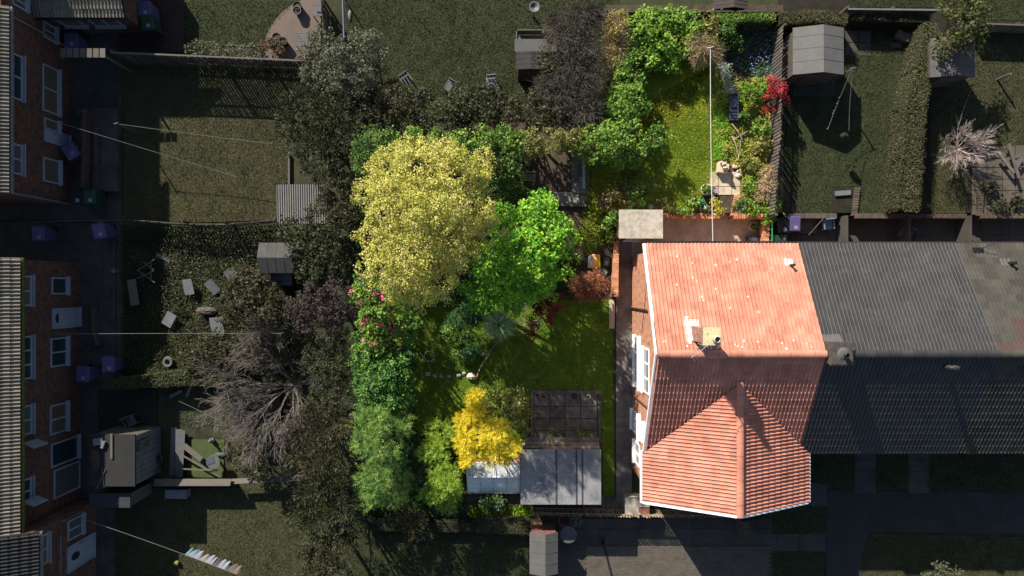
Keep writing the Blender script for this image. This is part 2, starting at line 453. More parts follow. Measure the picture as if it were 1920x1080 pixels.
def twigmass(name, label, cat, pb, cols, n=900, L=.45, r=.007, leafcols=None, group=None, ldens=.5, base=None, mname=None):
    blobs = [(*P(a, b, z), z, PR(rp, z)) for a, b, z, rp in pb]
    cx = sum(b[0] for b in blobs)/len(blobs); cy = sum(b[1] for b in blobs)/len(blobs); z0 = g1(cx, cy)
    rt = root(name, (cx, cy, z0), label, cat, group); segs = []
    for bx, by, bz, br in blobs:
        d = rdir(n); d[:, 2] = np.abs(d[:, 2]); s = np.array([bx, by, bz])+d*(br*rng.random(n)[:, None]**.5)*np.array([1, 1, .7])
        e = s+unit(d*.6+rdir(n)*.8)*L*rng.uniform(.5, 1.2, (n, 1)); md = (s+e)/2+rdir(n)*L*.1
        for i in range(n): segs.append((s[i], md[i], r, r*.8)); segs.append((md[i], e[i], r*.8, r*.4))
    V = twiggeo(segs); V[:, 2] = np.maximum(V[:, 2], z0+.02)
    me = quadmesh("twigs", V, rng.random(len(V)//4), (cx, cy, z0), leafmat((mname or name)+"_twig", cols, 0, .9))
    o = bpy.data.objects.new("twigs", me); COL.objects.link(o); o.parent = rt
    if leafcols:
        V, R = crown_geo(blobs, L=.07, W=.045, rc=.2, cpm=12*ldens, lpc=22, style='round'); V[:, 2] = np.maximum(V[:, 2], z0+.03)
        me = quadmesh("leaves", V, R, (cx, cy, z0), leafmat((mname or name)+"_leaf", leafcols))
        o = bpy.data.objects.new("leaves", me); COL.objects.link(o); o.parent = rt
    part(rt, "stem", branches(cx, cy, z0, blobs, .04), BARK())
    return rt
def hedge(label, pts, wds, h, mname, cols, L=.06, dens=900, group=None, zb=None, cat="hedge"):
    """clipped hedge along pixel points at top height"""
    z0 = zb if zb is not None else g1(*P(*pts[0]))
    Q = [Vector((*P(a, b, z0+h), 0)) for a, b in pts]; W_ = [PR(q, z0+h)/2 for q in wds]
    C = []; Nn = []
    left = []; right = []
    for i, q in enumerate(Q):
        d = (Q[min(i+1, len(Q)-1)]-Q[max(i-1, 0)]).normalized(); n_ = Vector((-d.y, d.x, 0))
        left.append(q+n_*W_[i]); right.append(q-n_*W_[i])
    cx = sum(q.x for q in Q)/len(Q); cy = sum(q.y for q in Q)/len(Q)
    rt = root("hedge", (cx, cy, z0), label, cat, group)
    for i in range(len(Q)-1):
        a, b, c, d = left[i], left[i+1], right[i+1], right[i]
        A = (b-a).length*((a-d).length+(b-c).length)/2; n = int(A*dens)
        u = rng.random(n)[:, None]; v = rng.random(n)[:, None]
        p = (np.array(a)*(1-u)+np.array(b)*u)*(1-v)+(np.array(d)*(1-u)+np.array(c)*u)*v
        p[:, 2] = z0+h-0.02-.09*vnoise(p[:, 0], p[:, 1], .3, 5)-rng.random(n)*.10-.12*(np.abs(v[:, 0]*2-1)**4); C.append(p); Nn.append(np.tile([0, 0, 1.], (n, 1)))
        for (s, e, sg) in ((a, b, 1), (d, c, -1)):
            n = int((e-s).length*h*dens*.6); u = rng.random(n)[:, None]; p = np.array(s)*(1-u)+np.array(e)*u
            p[:, 2] = z0+rng.random(n)*(h-.05); dd = (e-s).normalized(); no = np.array([-dd.y*sg, dd.x*sg, 0.2])
            C.append(p+no*rng.uniform(-.12, .03, (n, 1))); Nn.append(np.tile(no, (n, 1)))
    C = np.concatenate(C); Nn = np.concatenate(Nn); n = len(C)
    N = unit(Nn+rdir(n)*.7); D = unit(np.cross(N, rdir(n)))
    V = leafverts(C, D, N, L*rng.uniform(.7, 1.3, n), L*.6*rng.uniform(.7, 1.3, n))
    R = np.clip(.5*vnoise(C[:, 0], C[:, 1], .5, 9)+.6*rng.random(n)-.05, 0, 1)
    me = quadmesh("crown", V, R, (cx, cy, z0), leafmat(mname, cols))
    o = bpy.data.objects.new("crown", me); COL.objects.link(o); o.parent = rt
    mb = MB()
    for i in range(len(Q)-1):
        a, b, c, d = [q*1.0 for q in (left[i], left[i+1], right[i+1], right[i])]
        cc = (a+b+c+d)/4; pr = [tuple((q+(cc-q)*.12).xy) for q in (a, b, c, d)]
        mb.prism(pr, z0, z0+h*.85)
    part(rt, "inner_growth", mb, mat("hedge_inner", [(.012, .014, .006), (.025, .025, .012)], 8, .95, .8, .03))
    return rt
# ------------------------------------------------------------------ materials; neighbours' colours darkened to paint the area outside the plot as dimmed
CONC = mat("concrete_warm", [(.25, .20, .15), (.40, .33, .245), (.50, .42, .32)], 1.6, .9, .3)
CONC_D = mat("concrete_path", [(.10, .085, .08), (.17, .145, .13), (.24, .20, .17)], 2.2, .9, .3, objvar=.15)
FLAG = mat("flagstone", [(.30, .25, .18), (.44, .37, .27), (.50, .42, .30)], 3, .9, .35, objvar=.15)
OLDSLAB = mat("old_slab", [(.07, .06, .055), (.13, .115, .10), (.20, .17, .14)], 2.0, .9, .4, objvar=.2)
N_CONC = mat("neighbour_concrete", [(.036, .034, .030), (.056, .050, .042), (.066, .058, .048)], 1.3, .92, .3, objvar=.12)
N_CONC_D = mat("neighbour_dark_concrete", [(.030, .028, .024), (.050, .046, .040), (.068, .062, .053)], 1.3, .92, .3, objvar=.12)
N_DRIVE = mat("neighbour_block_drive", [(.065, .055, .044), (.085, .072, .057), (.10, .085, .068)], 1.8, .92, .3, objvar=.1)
TARMAC = mat("tarmac", [(.020, .019, .019), (.029, .028, .027), (.037, .036, .034)], 1.2, .95, .5, .006, fine=90)
SOIL = mat("soil", [(.03, .022, .013), (.06, .045, .028), (.09, .065, .04)], 3, .95, .9, .03, fine=18)
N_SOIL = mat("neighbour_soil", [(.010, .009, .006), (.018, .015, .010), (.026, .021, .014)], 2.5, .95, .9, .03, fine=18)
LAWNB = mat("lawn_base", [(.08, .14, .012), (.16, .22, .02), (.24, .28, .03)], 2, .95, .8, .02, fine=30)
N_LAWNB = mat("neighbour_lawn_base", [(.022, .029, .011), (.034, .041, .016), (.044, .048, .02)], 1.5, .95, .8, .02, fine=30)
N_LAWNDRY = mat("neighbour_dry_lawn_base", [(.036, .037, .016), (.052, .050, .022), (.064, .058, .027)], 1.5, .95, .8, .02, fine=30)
REDBR = brickmat("red_brick", (.42, .17, .09), (.50, .23, .13), (.36, .28, .22))
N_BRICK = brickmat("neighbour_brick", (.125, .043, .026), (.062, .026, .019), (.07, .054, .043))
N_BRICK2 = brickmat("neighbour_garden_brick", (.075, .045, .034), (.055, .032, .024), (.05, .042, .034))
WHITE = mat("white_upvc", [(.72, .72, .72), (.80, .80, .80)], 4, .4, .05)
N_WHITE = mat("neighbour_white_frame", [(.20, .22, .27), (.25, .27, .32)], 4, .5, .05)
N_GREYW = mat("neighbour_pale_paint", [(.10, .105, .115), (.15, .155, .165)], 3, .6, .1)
N_WOOD = mat("neighbour_wood", [(.04, .034, .028), (.068, .058, .048), (.085, .072, .058)], 4, .9, .5, objvar=.25)
N_WOODL = mat("neighbour_pale_wood", [(.085, .075, .062), (.115, .10, .085)], 4, .85, .4, objvar=.15)
WOOD = mat("weathered_wood", [(.14, .10, .07), (.26, .19, .13), (.34, .26, .18)], 4, .9, .5, objvar=.25)
REDTILE = mat("red_roof_tile", [(.31, .12, .078), (.43, .175, .12), (.50, .225, .16)], 1.3, .8, .4, objvar=.13, fine=60, stain=((.24, .12, .08), 2.6, .62, .3), speck=((.62, .50, .40), 22, .66, .7))
GREYTILE = mat("charcoal_roof_tile", [(.018, .018, .019), (.025, .025, .026), (.031, .031, .031)], .9, .6, .25, objvar=.16, spec=.4, stain=((.05, .048, .044), 2.2, .60, .5), speck=((.07, .07, .066), 26, .67, .6))
BROWNTILE = mat("brown_roof_tile", [(.034, .032, .027), (.046, .043, .036), (.054, .049, .041)], 1.0, .85, .5, objvar=.22)
REDPATCH = mat("replaced_red_tile", [(.055, .036, .03), (.066, .044, .036)], 1.0, .85, .4, objvar=.1)
BUFFTILE = mat("buff_roof_tile", [(.10, .085, .065), (.15, .13, .10), (.18, .155, .12)], 1.3, .85, .4, objvar=.2)
DARKROOF = mat("dark_felt", [(.018, .018, .018), (.026, .026, .025)], 3, .95, .5)
N_FELT = mat("neighbour_grey_felt", [(.075, .074, .072), (.094, .092, .088)], 2, .9, .3)
MORTAR = mat("pale_mortar", [(.55, .53, .48), (.72, .70, .66)], 9, .9, .6)
LEAD = mat("dark_lead", [(.03, .028, .03), (.05, .045, .045)], 6, .6, .2)
BLACK = mat("black_plastic", [(.012, .012, .013), (.02, .02, .022)], 4, .45, .05)
STEEL = mat("grey_metal", [(.30, .30, .30), (.42, .42, .42)], 8, .4, .05, metal=.6)
N_METAL = mat("neighbour_dull_metal", [(.09, .09, .09), (.12, .12, .12)], 8, .5, .05)
TERRA = mat("terracotta", [(.35, .15, .08), (.45, .21, .12)], 5, .9, .2)
WIRE = mat("washing_line_white", [(.42, .42, .40), (.5, .5, .48)], 5, .7, 0)
N_WIRE = mat("neighbour_line", [(.09, .09, .085), (.12, .12, .112)], 5, .8, 0)
GLASS = glass(); CG = clearglass(); G2 = glass('net_curtain_glass', (.07, .075, .08)); G3 = glass('blind_glass', (.10, .08, .055)); WR = random.Random(3)
GRASS_P = leafmat("grass_bright", [(.13, .22, .02), (.28, .37, .035), (.44, .48, .05), (.60, .56, .11)], .3, .8)
GRASS_L = leafmat("grass_deep", [(.06, .16, .02), (.11, .25, .028), (.17, .33, .035), (.28, .42, .05)], .3, .8)
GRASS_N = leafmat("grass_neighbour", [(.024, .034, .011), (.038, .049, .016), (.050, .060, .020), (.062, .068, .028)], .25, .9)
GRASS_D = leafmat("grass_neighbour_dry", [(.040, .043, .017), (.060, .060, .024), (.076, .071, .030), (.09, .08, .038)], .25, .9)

# ------------------------------------------------------------------ ground
struct("ground", MB().box(-200, -200, -1.0, 200, 200, -0.03), mat("rough_ground", [(.016, .014, .009), (.026, .028, .012), (.036, .042, .017), (.044, .046, .02)], .8, .95, .9, .03, fine=18))
def gridsheet(name, x0, y0, x1, y1, nx, ny, m, dz=0.0):
    xs = np.linspace(x0, x1, nx+1); ys = np.linspace(y0, y1, ny+1); X, Y = np.meshgrid(xs, ys); Z = gz(X, Y)+dz
    mb = MB(); mb.v = [(float(a), float(b), float(c)) for a, b, c in zip(X.ravel(), Y.ravel(), Z.ravel())]
    mb.f = [(j*(nx+1)+i, j*(nx+1)+i+1, (j+1)*(nx+1)+i+1, (j+1)*(nx+1)+i) for j in range(ny) for i in range(nx)]
    return struct(name, mb, m)
gridsheet("garden_bank", -7.4, -0.7, 4.79, 7.59, 40, 40, SOIL, -.006)
struct("garden_soil", MB().box(-7.4, -10.7, -0.03, 4.85, -0.7, -0.008), SOIL)
struct("upper_garden", MB().box(4.3, 3.45, -0.03, 12.45, 13.0, ZU-.008), SOIL)
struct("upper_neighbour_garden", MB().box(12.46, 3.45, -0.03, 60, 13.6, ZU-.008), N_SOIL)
def lawnpoly(name, px, m, z, zb=0.0):
    pts = [P(a, b, zb) for a, b in px]
    return struct(name, MB().prism(pts, z-.004, z), m), pts
# property lawns
U = [P(a, b, ZU) for a, b in ((1165, 130), (1350, 110), (1350, 330), (1318, 365), (1300, 395), (1165, 395), (1110, 420), (1110, 300), (1150, 230))]
struct("upper_lawn", MB().prism([p for p in U if p[0] > 4.31] + [(4.32, U[6][1]+.3)], ZU-.006, ZU+.002), LAWNB)
grass(None, U, GRASS_P, 2400, .05, .017, "bright sunlit grass of the upper lawn beside the washing line", seed=3)
BK = [P(a, b, .4) for a, b in ((1085, 250), (1165, 300), (1165, 395), (1150, 450), (1100, 480), (1080, 455), (1095, 380))]
grass(None, BK, GRASS_P, 1500, .055, .018, "rough yellow green grass sloping down past the shaded patio", seed=5)
LL = [P(a, b) for a, b in ((770, 560), (1148, 562), (1152, 940), (1132, 945), (1127, 733), (994, 733), (990, 830), (860, 860), (770, 830))]
struct("lower_lawn", MB().prism(LL, -.006, 0.0), LAWNB)
grass(None, LL, GRASS_L, 2000, .038, .014, "smooth green grass of the large lower lawn left of the red roofed house", seed=9)
LS = [P(a, b) for a, b in ((880, 948), (1002, 948), (1002, 966), (880, 968))]
grass(None, LS, leafmat("grass_strip", [(.10, .2, .01), (.2, .34, .02), (.3, .42, .03)], .25, .7), 1200, .09, .03, "strip of vivid green grass along the bottom boundary", seed=11)
# neighbour lawns (left)
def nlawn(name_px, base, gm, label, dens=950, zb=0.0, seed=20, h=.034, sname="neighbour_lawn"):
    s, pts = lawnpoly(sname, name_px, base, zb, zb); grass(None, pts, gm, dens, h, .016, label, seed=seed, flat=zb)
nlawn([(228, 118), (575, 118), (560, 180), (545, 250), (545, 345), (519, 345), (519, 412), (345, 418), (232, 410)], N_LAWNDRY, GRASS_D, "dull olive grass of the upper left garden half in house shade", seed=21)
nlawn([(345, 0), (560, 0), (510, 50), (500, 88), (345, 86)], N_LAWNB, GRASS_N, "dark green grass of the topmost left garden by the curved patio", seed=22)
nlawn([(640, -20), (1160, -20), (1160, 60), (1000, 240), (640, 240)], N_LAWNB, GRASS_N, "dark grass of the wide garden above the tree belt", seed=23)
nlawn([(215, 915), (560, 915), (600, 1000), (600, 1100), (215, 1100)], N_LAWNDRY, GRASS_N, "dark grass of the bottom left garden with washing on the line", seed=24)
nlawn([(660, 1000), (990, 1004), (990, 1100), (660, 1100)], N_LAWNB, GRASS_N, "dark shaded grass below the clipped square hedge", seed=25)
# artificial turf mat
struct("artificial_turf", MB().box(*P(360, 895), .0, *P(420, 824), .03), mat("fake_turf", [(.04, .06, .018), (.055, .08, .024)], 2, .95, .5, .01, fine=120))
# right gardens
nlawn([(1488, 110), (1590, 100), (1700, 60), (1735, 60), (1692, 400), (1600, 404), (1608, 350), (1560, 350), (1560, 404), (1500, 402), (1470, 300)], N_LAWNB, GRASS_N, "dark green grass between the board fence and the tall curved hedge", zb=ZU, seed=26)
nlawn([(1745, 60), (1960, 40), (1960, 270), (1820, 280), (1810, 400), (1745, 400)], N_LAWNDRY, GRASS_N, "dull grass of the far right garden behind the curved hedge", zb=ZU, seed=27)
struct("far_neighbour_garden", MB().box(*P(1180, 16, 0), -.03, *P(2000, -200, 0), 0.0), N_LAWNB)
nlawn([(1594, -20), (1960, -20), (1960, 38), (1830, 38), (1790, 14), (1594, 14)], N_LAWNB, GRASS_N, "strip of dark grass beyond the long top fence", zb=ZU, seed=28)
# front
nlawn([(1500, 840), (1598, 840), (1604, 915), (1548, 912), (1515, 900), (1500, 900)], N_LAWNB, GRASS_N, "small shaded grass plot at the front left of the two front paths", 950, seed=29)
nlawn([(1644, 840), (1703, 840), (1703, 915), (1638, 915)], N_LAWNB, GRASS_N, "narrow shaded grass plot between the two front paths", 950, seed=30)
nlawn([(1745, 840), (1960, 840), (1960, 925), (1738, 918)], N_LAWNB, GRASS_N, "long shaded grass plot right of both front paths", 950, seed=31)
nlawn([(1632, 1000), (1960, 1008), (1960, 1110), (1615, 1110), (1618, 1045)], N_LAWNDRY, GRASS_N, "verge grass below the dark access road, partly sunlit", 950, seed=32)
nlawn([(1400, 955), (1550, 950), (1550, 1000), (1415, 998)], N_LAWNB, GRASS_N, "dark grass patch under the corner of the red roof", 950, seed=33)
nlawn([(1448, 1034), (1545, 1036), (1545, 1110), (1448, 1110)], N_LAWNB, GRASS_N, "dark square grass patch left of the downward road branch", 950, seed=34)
rd = [P(a, b) for a, b in ((1552, 918), (1640, 921), (1740, 921), (2100, 928), (2100, 1003), (1740, 999), (1632, 998), (1616, 1045), (1612, 1300), (1548, 1300), (1549, 1000))]
struct("access_road", MB().prism(rd, -.02, .004), TARMAC)
def paving(name, x0, y0, x1, y1, xs, ys, z, m, mb_, gap=.012, th=.04, jit=.004, pname="paving_slab"):
    """bed plus one object per slab, joints recessed; xs, ys are joint positions in metres"""
    base = struct(name, MB().box(x0, y0, z-th-.01, x1, y1, z-th*.45), mb_)
    for i in range(len(xs)-1):
        for j in range(len(ys)-1):
            a, b = xs[i]+gap, xs[i+1]-gap; c, d = ys[j]+gap, ys[j+1]-gap
            me_mb = MB(); hx = (b-a)/2; hy = (d-c)/2; e = .008
            me_mb.add([(-hx, -hy, -th), (hx, -hy, -th), (hx, hy, -th), (-hx, hy, -th), (-hx, -hy, -e), (hx, -hy, -e), (hx, hy, -e), (-hx, hy, -e),
                       (-hx+e, -hy+e, 0), (hx-e, -hy+e, 0), (hx-e, hy-e, 0), (-hx+e, hy-e, 0)],
                      [(0, 1, 5, 4), (1, 2, 6, 5), (2, 3, 7, 6), (3, 0, 4, 7), (4, 5, 9, 8), (5, 6, 10, 9), (6, 7, 11, 10), (7, 4, 8, 11), (8, 9, 10, 11)])
            me = mesh_from(pname, me_mb); me.materials.append(m)
            inst(pname, me, base, Matrix.Translation(((a+b)/2, (c+d)/2, z+random.uniform(-jit, jit))) @ Matrix.Rotation(random.uniform(-.006, .006), 4, 'X') @ Matrix.Rotation(random.uniform(-.006, .006), 4, 'Y'))
    return base
def lin(a, b, n): return [a+(b-a)*i/n for i in range(n+1)]
def jl(a, b, n, j=.12):
    L = lin(a, b, n); s = (b-a)/n
    return [L[0]]+[v+random.uniform(-j, j)*s for v in L[1:-1]]+[L[-1]]
# side path of the red roofed house
px_ = lambda p: (p-960)*CAMH/F
py_ = lambda p: (540-p)*CAMH/F
paving("side_path", 4.88, -10.3, 5.62, 3.4, [4.88, 5.62], sorted([py_(v) for v in (952, 912, 865, 810, 753, 700, 640, 600, 540, 490, 404)]), .02, CONC_D, CONC_D)
struct("rear_yard", MB().box(4.88, 1.45, -.02, 11.85, 3.42, .012), CONC)
struct("path_edging", MB().box(*P(1142, 616), -.02, *P(1152, 562), .045), FLAG)
paving("front_slabs", *P(1128, 952), *P(1172, 930), [px_(1128), px_(1150), px_(1172)], [py_(952), py_(930)], .012, OLDSLAB, OLDSLAB)
paving("sunken_patio", *P(1000, 832), *P(1120, 737), jl(px_(1000), px_(1120), 4), jl(py_(832), py_(737), 4), .01, OLDSLAB, SOIL)
mb = MB()
for a, b, c, d in ((995, 732, 1127, 738), (995, 738, 1000, 832), (1121, 738, 1127, 832)): mb.box(*P(a, d), -.02, *P(c, b), .05)
struct("patio_kerb", mb, OLDSLAB)
zz = .66
MSL = mat("mossy_slab", [(.07, .065, .06), (.14, .13, .12), (.26, .23, .18)], 2, .9, .4, objvar=.25)
p0 = P(1003, 385, zz); p1 = P(1102, 282, zz)
struct("patio_earth", MB().box(p0[0], p0[1], .5, p1[0], p1[1], .69), mat("damp_earth", [(.022, .020, .018), (.045, .04, .036), (.075, .065, .055)], 2.5, .95, .9, .03, fine=22, speck=((.16, .15, .13), 14, .64, .7)))
paving("patio_slabs", p1[0]-.75, p0[1], p1[0], p1[1], [p1[0]-.75, p1[0]-.38, p1[0]], jl(p0[1], p1[1], 5), .725, MSL, SOIL, th=.03)
paving("patio_slabs", p0[0], p0[1], p1[0]-.76, p0[1]+.62, jl(p0[0], p1[0]-.76, 3), [p0[1], p0[1]+.62], .725, MSL, SOIL, th=.03)
paving("flagstone_landing", *P(1330, 366, ZU), *P(1388, 322, ZU), [P(v, 0, ZU)[0] for v in (1330, 1347, 1372, 1388)], [P(0, v, ZU)[1] for v in (366, 350, 322)], ZU+.03, FLAG, SOIL)
# neighbour yards behind the terrace (z 0)
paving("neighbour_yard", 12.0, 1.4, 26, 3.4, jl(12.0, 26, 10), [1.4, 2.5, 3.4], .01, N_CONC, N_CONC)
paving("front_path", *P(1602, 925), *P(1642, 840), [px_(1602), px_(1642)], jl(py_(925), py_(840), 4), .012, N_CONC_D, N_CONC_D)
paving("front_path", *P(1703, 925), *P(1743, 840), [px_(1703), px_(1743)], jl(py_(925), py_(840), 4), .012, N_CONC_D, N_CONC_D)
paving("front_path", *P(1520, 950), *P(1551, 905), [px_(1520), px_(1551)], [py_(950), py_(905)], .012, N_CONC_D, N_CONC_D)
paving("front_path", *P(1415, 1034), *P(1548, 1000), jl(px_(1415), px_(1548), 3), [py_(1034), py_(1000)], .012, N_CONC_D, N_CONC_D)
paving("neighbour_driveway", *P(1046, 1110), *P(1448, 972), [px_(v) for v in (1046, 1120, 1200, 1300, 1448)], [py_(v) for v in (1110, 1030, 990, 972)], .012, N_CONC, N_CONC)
# block paving, sunlit, individual blocks grow under 10 px: one joined part
dv = struct("block_paving", MB().box(*P(1100, 1100), .0, *P(1440, 1026), .02), N_CONC)
mb = MB(); y = P(0, 1100)[1]; k = 0
while y < P(0, 1027)[1]:
    x = px_(1100)-(.1 if k % 2 else 0)
    while x < px_(1438):
        mb.obox((x+.1, y+.05, .025+random.uniform(-.002, .002)), .096, .046, .02); x += .2
    y += .1; k += 1
part(dv, "paving_blocks", mb, N_DRIVE, kind="stuff")
paving("neighbour_patio", *P(1822, 403, ZU), *P(1990, 272, ZU), jl(P(1822, 0, ZU)[0], P(1990, 0, ZU)[0], 6), jl(P(0, 403, ZU)[1], P(0, 272, ZU)[1], 6), ZU+.01, N_DRIVE, N_CONC)
paving("neighbour_slabs", *P(1585, 105, ZU), *P(1633, 57, ZU), [P(v, 0, ZU)[0] for v in (1585, 1610, 1633)], [P(0, v, ZU)[1] for v in (105, 80, 57)], ZU+.01, N_CONC, N_CONC)
paving("shed_threshold", *P(1486, 180, ZU), *P(1566, 150, ZU), [P(v, 0, ZU)[0] for v in (1486, 1530, 1566)], [P(0, v, ZU)[1] for v in (180, 150)], ZU+.01, N_CONC_D, N_CONC_D)
# left houses' yards
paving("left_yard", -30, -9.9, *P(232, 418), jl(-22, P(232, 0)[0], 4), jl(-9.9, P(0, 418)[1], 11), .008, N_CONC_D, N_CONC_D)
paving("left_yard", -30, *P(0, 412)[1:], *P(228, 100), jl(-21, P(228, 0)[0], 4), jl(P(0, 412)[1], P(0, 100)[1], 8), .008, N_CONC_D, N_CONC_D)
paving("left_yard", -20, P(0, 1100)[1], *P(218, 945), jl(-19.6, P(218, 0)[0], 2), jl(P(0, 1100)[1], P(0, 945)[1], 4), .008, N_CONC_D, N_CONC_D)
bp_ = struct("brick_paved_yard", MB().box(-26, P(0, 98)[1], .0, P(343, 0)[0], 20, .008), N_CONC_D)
mb = MB(); y = P(0, 98)[1]; k = 0
while y < 13.9:
    x = P(225, 0)[0]-(.1 if k % 2 else 0)
    while x < P(341, 0)[0]:
        mb.obox((x+.1, y+.05, .012+random.uniform(-.002, .002)), .095, .045, .02); x += .2
    y += .1; k += 1
part(bp_, "paving_blocks", mb, mat("n_red_block", [(.028, .016, .014), (.044, .026, .022)], 2, .9, .3, objvar=.15), kind="stuff")
struct("left_terrace", MB().box(*P(150, 360), .0, *P(228, 205), .3), N_CONC_D)
struct("left_terrace", MB().box(*P(185, 240), .0, *P(222, 112), .05), mat("n_slate_paving", [(.028, .03, .033), (.042, .044, .046)], 2, .9, .2))
mb = MB(); c = P(602, 110); pts = [c]+[(c[0]+2.75*math.cos(t), c[1]+2.9*math.sin(t)) for t in [math.pi*(1-.5*i/14) for i in range(15)]]
struct("curved_patio", mb.prism(pts, -.01, .015), mat("n_pink_paving", [(.11, .082, .068), (.14, .105, .088)], 2, .9, .2))
# dark workshop yard in the lower left garden
struct("timber_deck", MB().box(*P(185, 910), .0, *P(295, 730), .06), mat("n_dark_deck", [(.018, .015, .012), (.028, .022, .017)], 4, .9, .5))

# ------------------------------------------------------------------ roofs
def tile_mesh(name, wdt, ln):
    """pantile with two rolls, local x across, y up the slope, z out"""
    prof = []
    for i in range(17):
        u = i/16.0; q = (u*2) % 1.0 if i < 16 else 0.0
        prof.append((u*wdt, (.043*math.sin(math.pi*q/.5)**.8 if q < .5 else 0.0)))
    v = []; n = len(prof)
    for (yy, dz) in ((0.0, .038), (ln, 0.0)):
        v += [(x, yy, z+dz) for x, z in prof]
    v += [(x, 0.0, -.004) for x, z in prof]
    f = [(i, i+1, n+i+1, n+i) for i in range(n-1)] + [(2*n+i, 2*n+i+1, i+1, i) for i in range(n-1)]
    mb = MB(); mb.add(v, f); return mesh_from(name, mb)
TW, TL = .30, .345
def frame(o, ux, us):
    ux = Vector(ux).normalized(); us = Vector(us).normalized(); n = ux.cross(us)
    M = Matrix.Identity(4)
    for i, c in enumerate((ux, us, n)): M.col[i][:3] = c
    M.col[3][:3] = o; return M
def tile_grid(o, ux, us, W_, Ln, keep=None, tw=TW, tl=TL, clips=None):
    ux = Vector(ux).normalized(); us = Vector(us).normalized(); o = Vector(o); out = []
    nx = max(1, round(W_/tw)); ny = math.ceil(Ln/tl-.15)
    for j in range(ny):
        for i in range(nx):
            q = o+ux*(i*W_/nx)+us*(j*tl)
            c = q+ux*tw*.5+us*tl*.5
            if clips:
                cs = [q, q+ux*tw, q+us*(tl+.05), q+ux*tw+us*(tl+.05)]; act = []; gone = False
                for (pp, nn) in clips:
                    dd = [(k-pp).dot(nn) for k in cs]
                    if min(dd) >= 0: gone = True
                    elif max(dd) > 0: act.append((pp, nn))
                if gone: continue
                out.append((q, ux, us, act)); continue
            if keep is None or keep(c): out.append((q, ux, us))
    return out
def cut_tile(base, M, act, m=None):
    bm = bmesh.new(); bm.from_mesh(base); Mi = M.inverted()
    for pp, nn in act:
        bmesh.ops.bisect_plane(bm, geom=bm.verts[:]+bm.edges[:]+bm.faces[:], plane_co=Mi @ pp, plane_no=(Mi.to_3x3() @ nn).normalized(), clear_outer=True)
    me = bpy.data.meshes.new("roof_tile"); bm.to_mesh(me); bm.free()
    if m: me.materials.append(m)
    return me
def lay(rt_part, tiles, base, m, limit=300, alt=None, sx=1.0):
    """first `limit` tiles are sub-parts, the rest one joined part"""
    me = base.copy(); me.materials.clear(); me.materials.append(m)
    mea = None
    if alt: mea = base.copy(); mea.materials.clear(); mea.materials.append(alt[0])
    o0 = org(rt_part); V = []; n = len(base.vertices)
    co = np.array([v.co[:] for v in base.vertices]); pol = [list(p.vertices) for p in base.polygons]
    fs = []
    nb_ = 0
    for k, tt in enumerate(tiles):
        q, ux, us = tt[:3]; act = tt[3] if len(tt) > 3 else None
        M = frame(q, ux, us)
        if act:
            me2 = cut_tile(base, M, act, m)
            if not me2.polygons: continue
            if k < limit: inst("roof_tile", me2, rt_part, Matrix.Translation(-o0) @ M); continue
            V.append(np.array([(M @ v.co)[:] for v in me2.vertices])); fs += [tuple(nb_+i for i in p.vertices) for p in me2.polygons]; nb_ += len(me2.vertices); continue
        if k < limit:
            use = mea if (alt and alt[1](q)) else me
            ML = Matrix.Translation(-o0) @ M @ Matrix.Rotation(random.uniform(-.004, .004), 4, 'Z') @ Matrix.Translation((0, 0, random.uniform(0, .004)))
            inst("roof_tile", use, rt_part, ML)
        else:
            A = np.array(M); c = co @ A[:3, :3].T + A[:3, 3]; b = nb_; nb_ += n; V.append(c)
            fs += [tuple(b+i for i in p) for p in pol]
    if V:
        mb = MB(); mb.v = [tuple(p) for p in np.concatenate(V)]; mb.f = fs
        part(rt_part, "roof_tiles", mb, m, kind="stuff")
def ridge_tiles(par, p0, p1, m, r=.11, L=.45, name="ridge_tile", down=.02):
    p0 = Vector(p0); p1 = Vector(p1); d = p1-p0; n = max(1, round(d.length/L)); d.normalize(); s = (p1-p0).length/n
    up = Vector((0, 0, 1)); sd = d.cross(up).normalized(); up = sd.cross(d)
    mb = MB(); K = 8; v = []
    for (yy, rr) in ((0, r), (s-.012, r*.96)):
        for i in range(K+1):
            t = math.pi*i/K; v.append((math.cos(t)*rr*1.15, yy, math.sin(t)*rr*.85-down))
    v += [(0, 0, -down), (0, s-.012, -down)]
    f = [(i+1, i, K+1+i, K+2+i) for i in range(K)] + [tuple(range(K+1)), tuple(range(2*K+1, K, -1))]
    mb.add(v, f); me = mesh_from(name, mb); me.materials.append(m); o0 = org(par)
    for k in range(n):
        q = p0+d*(s*k)-o0; M = Matrix.Identity(4)
        for i, c in enumerate((sd, d, up)): M.col[i][:3] = c
        M.col[3][:3] = q; inst(name, me, par, M)
TILE = tile_mesh("roof_tile", TW, TL+.05)
FX = lambda face, u, n_: None
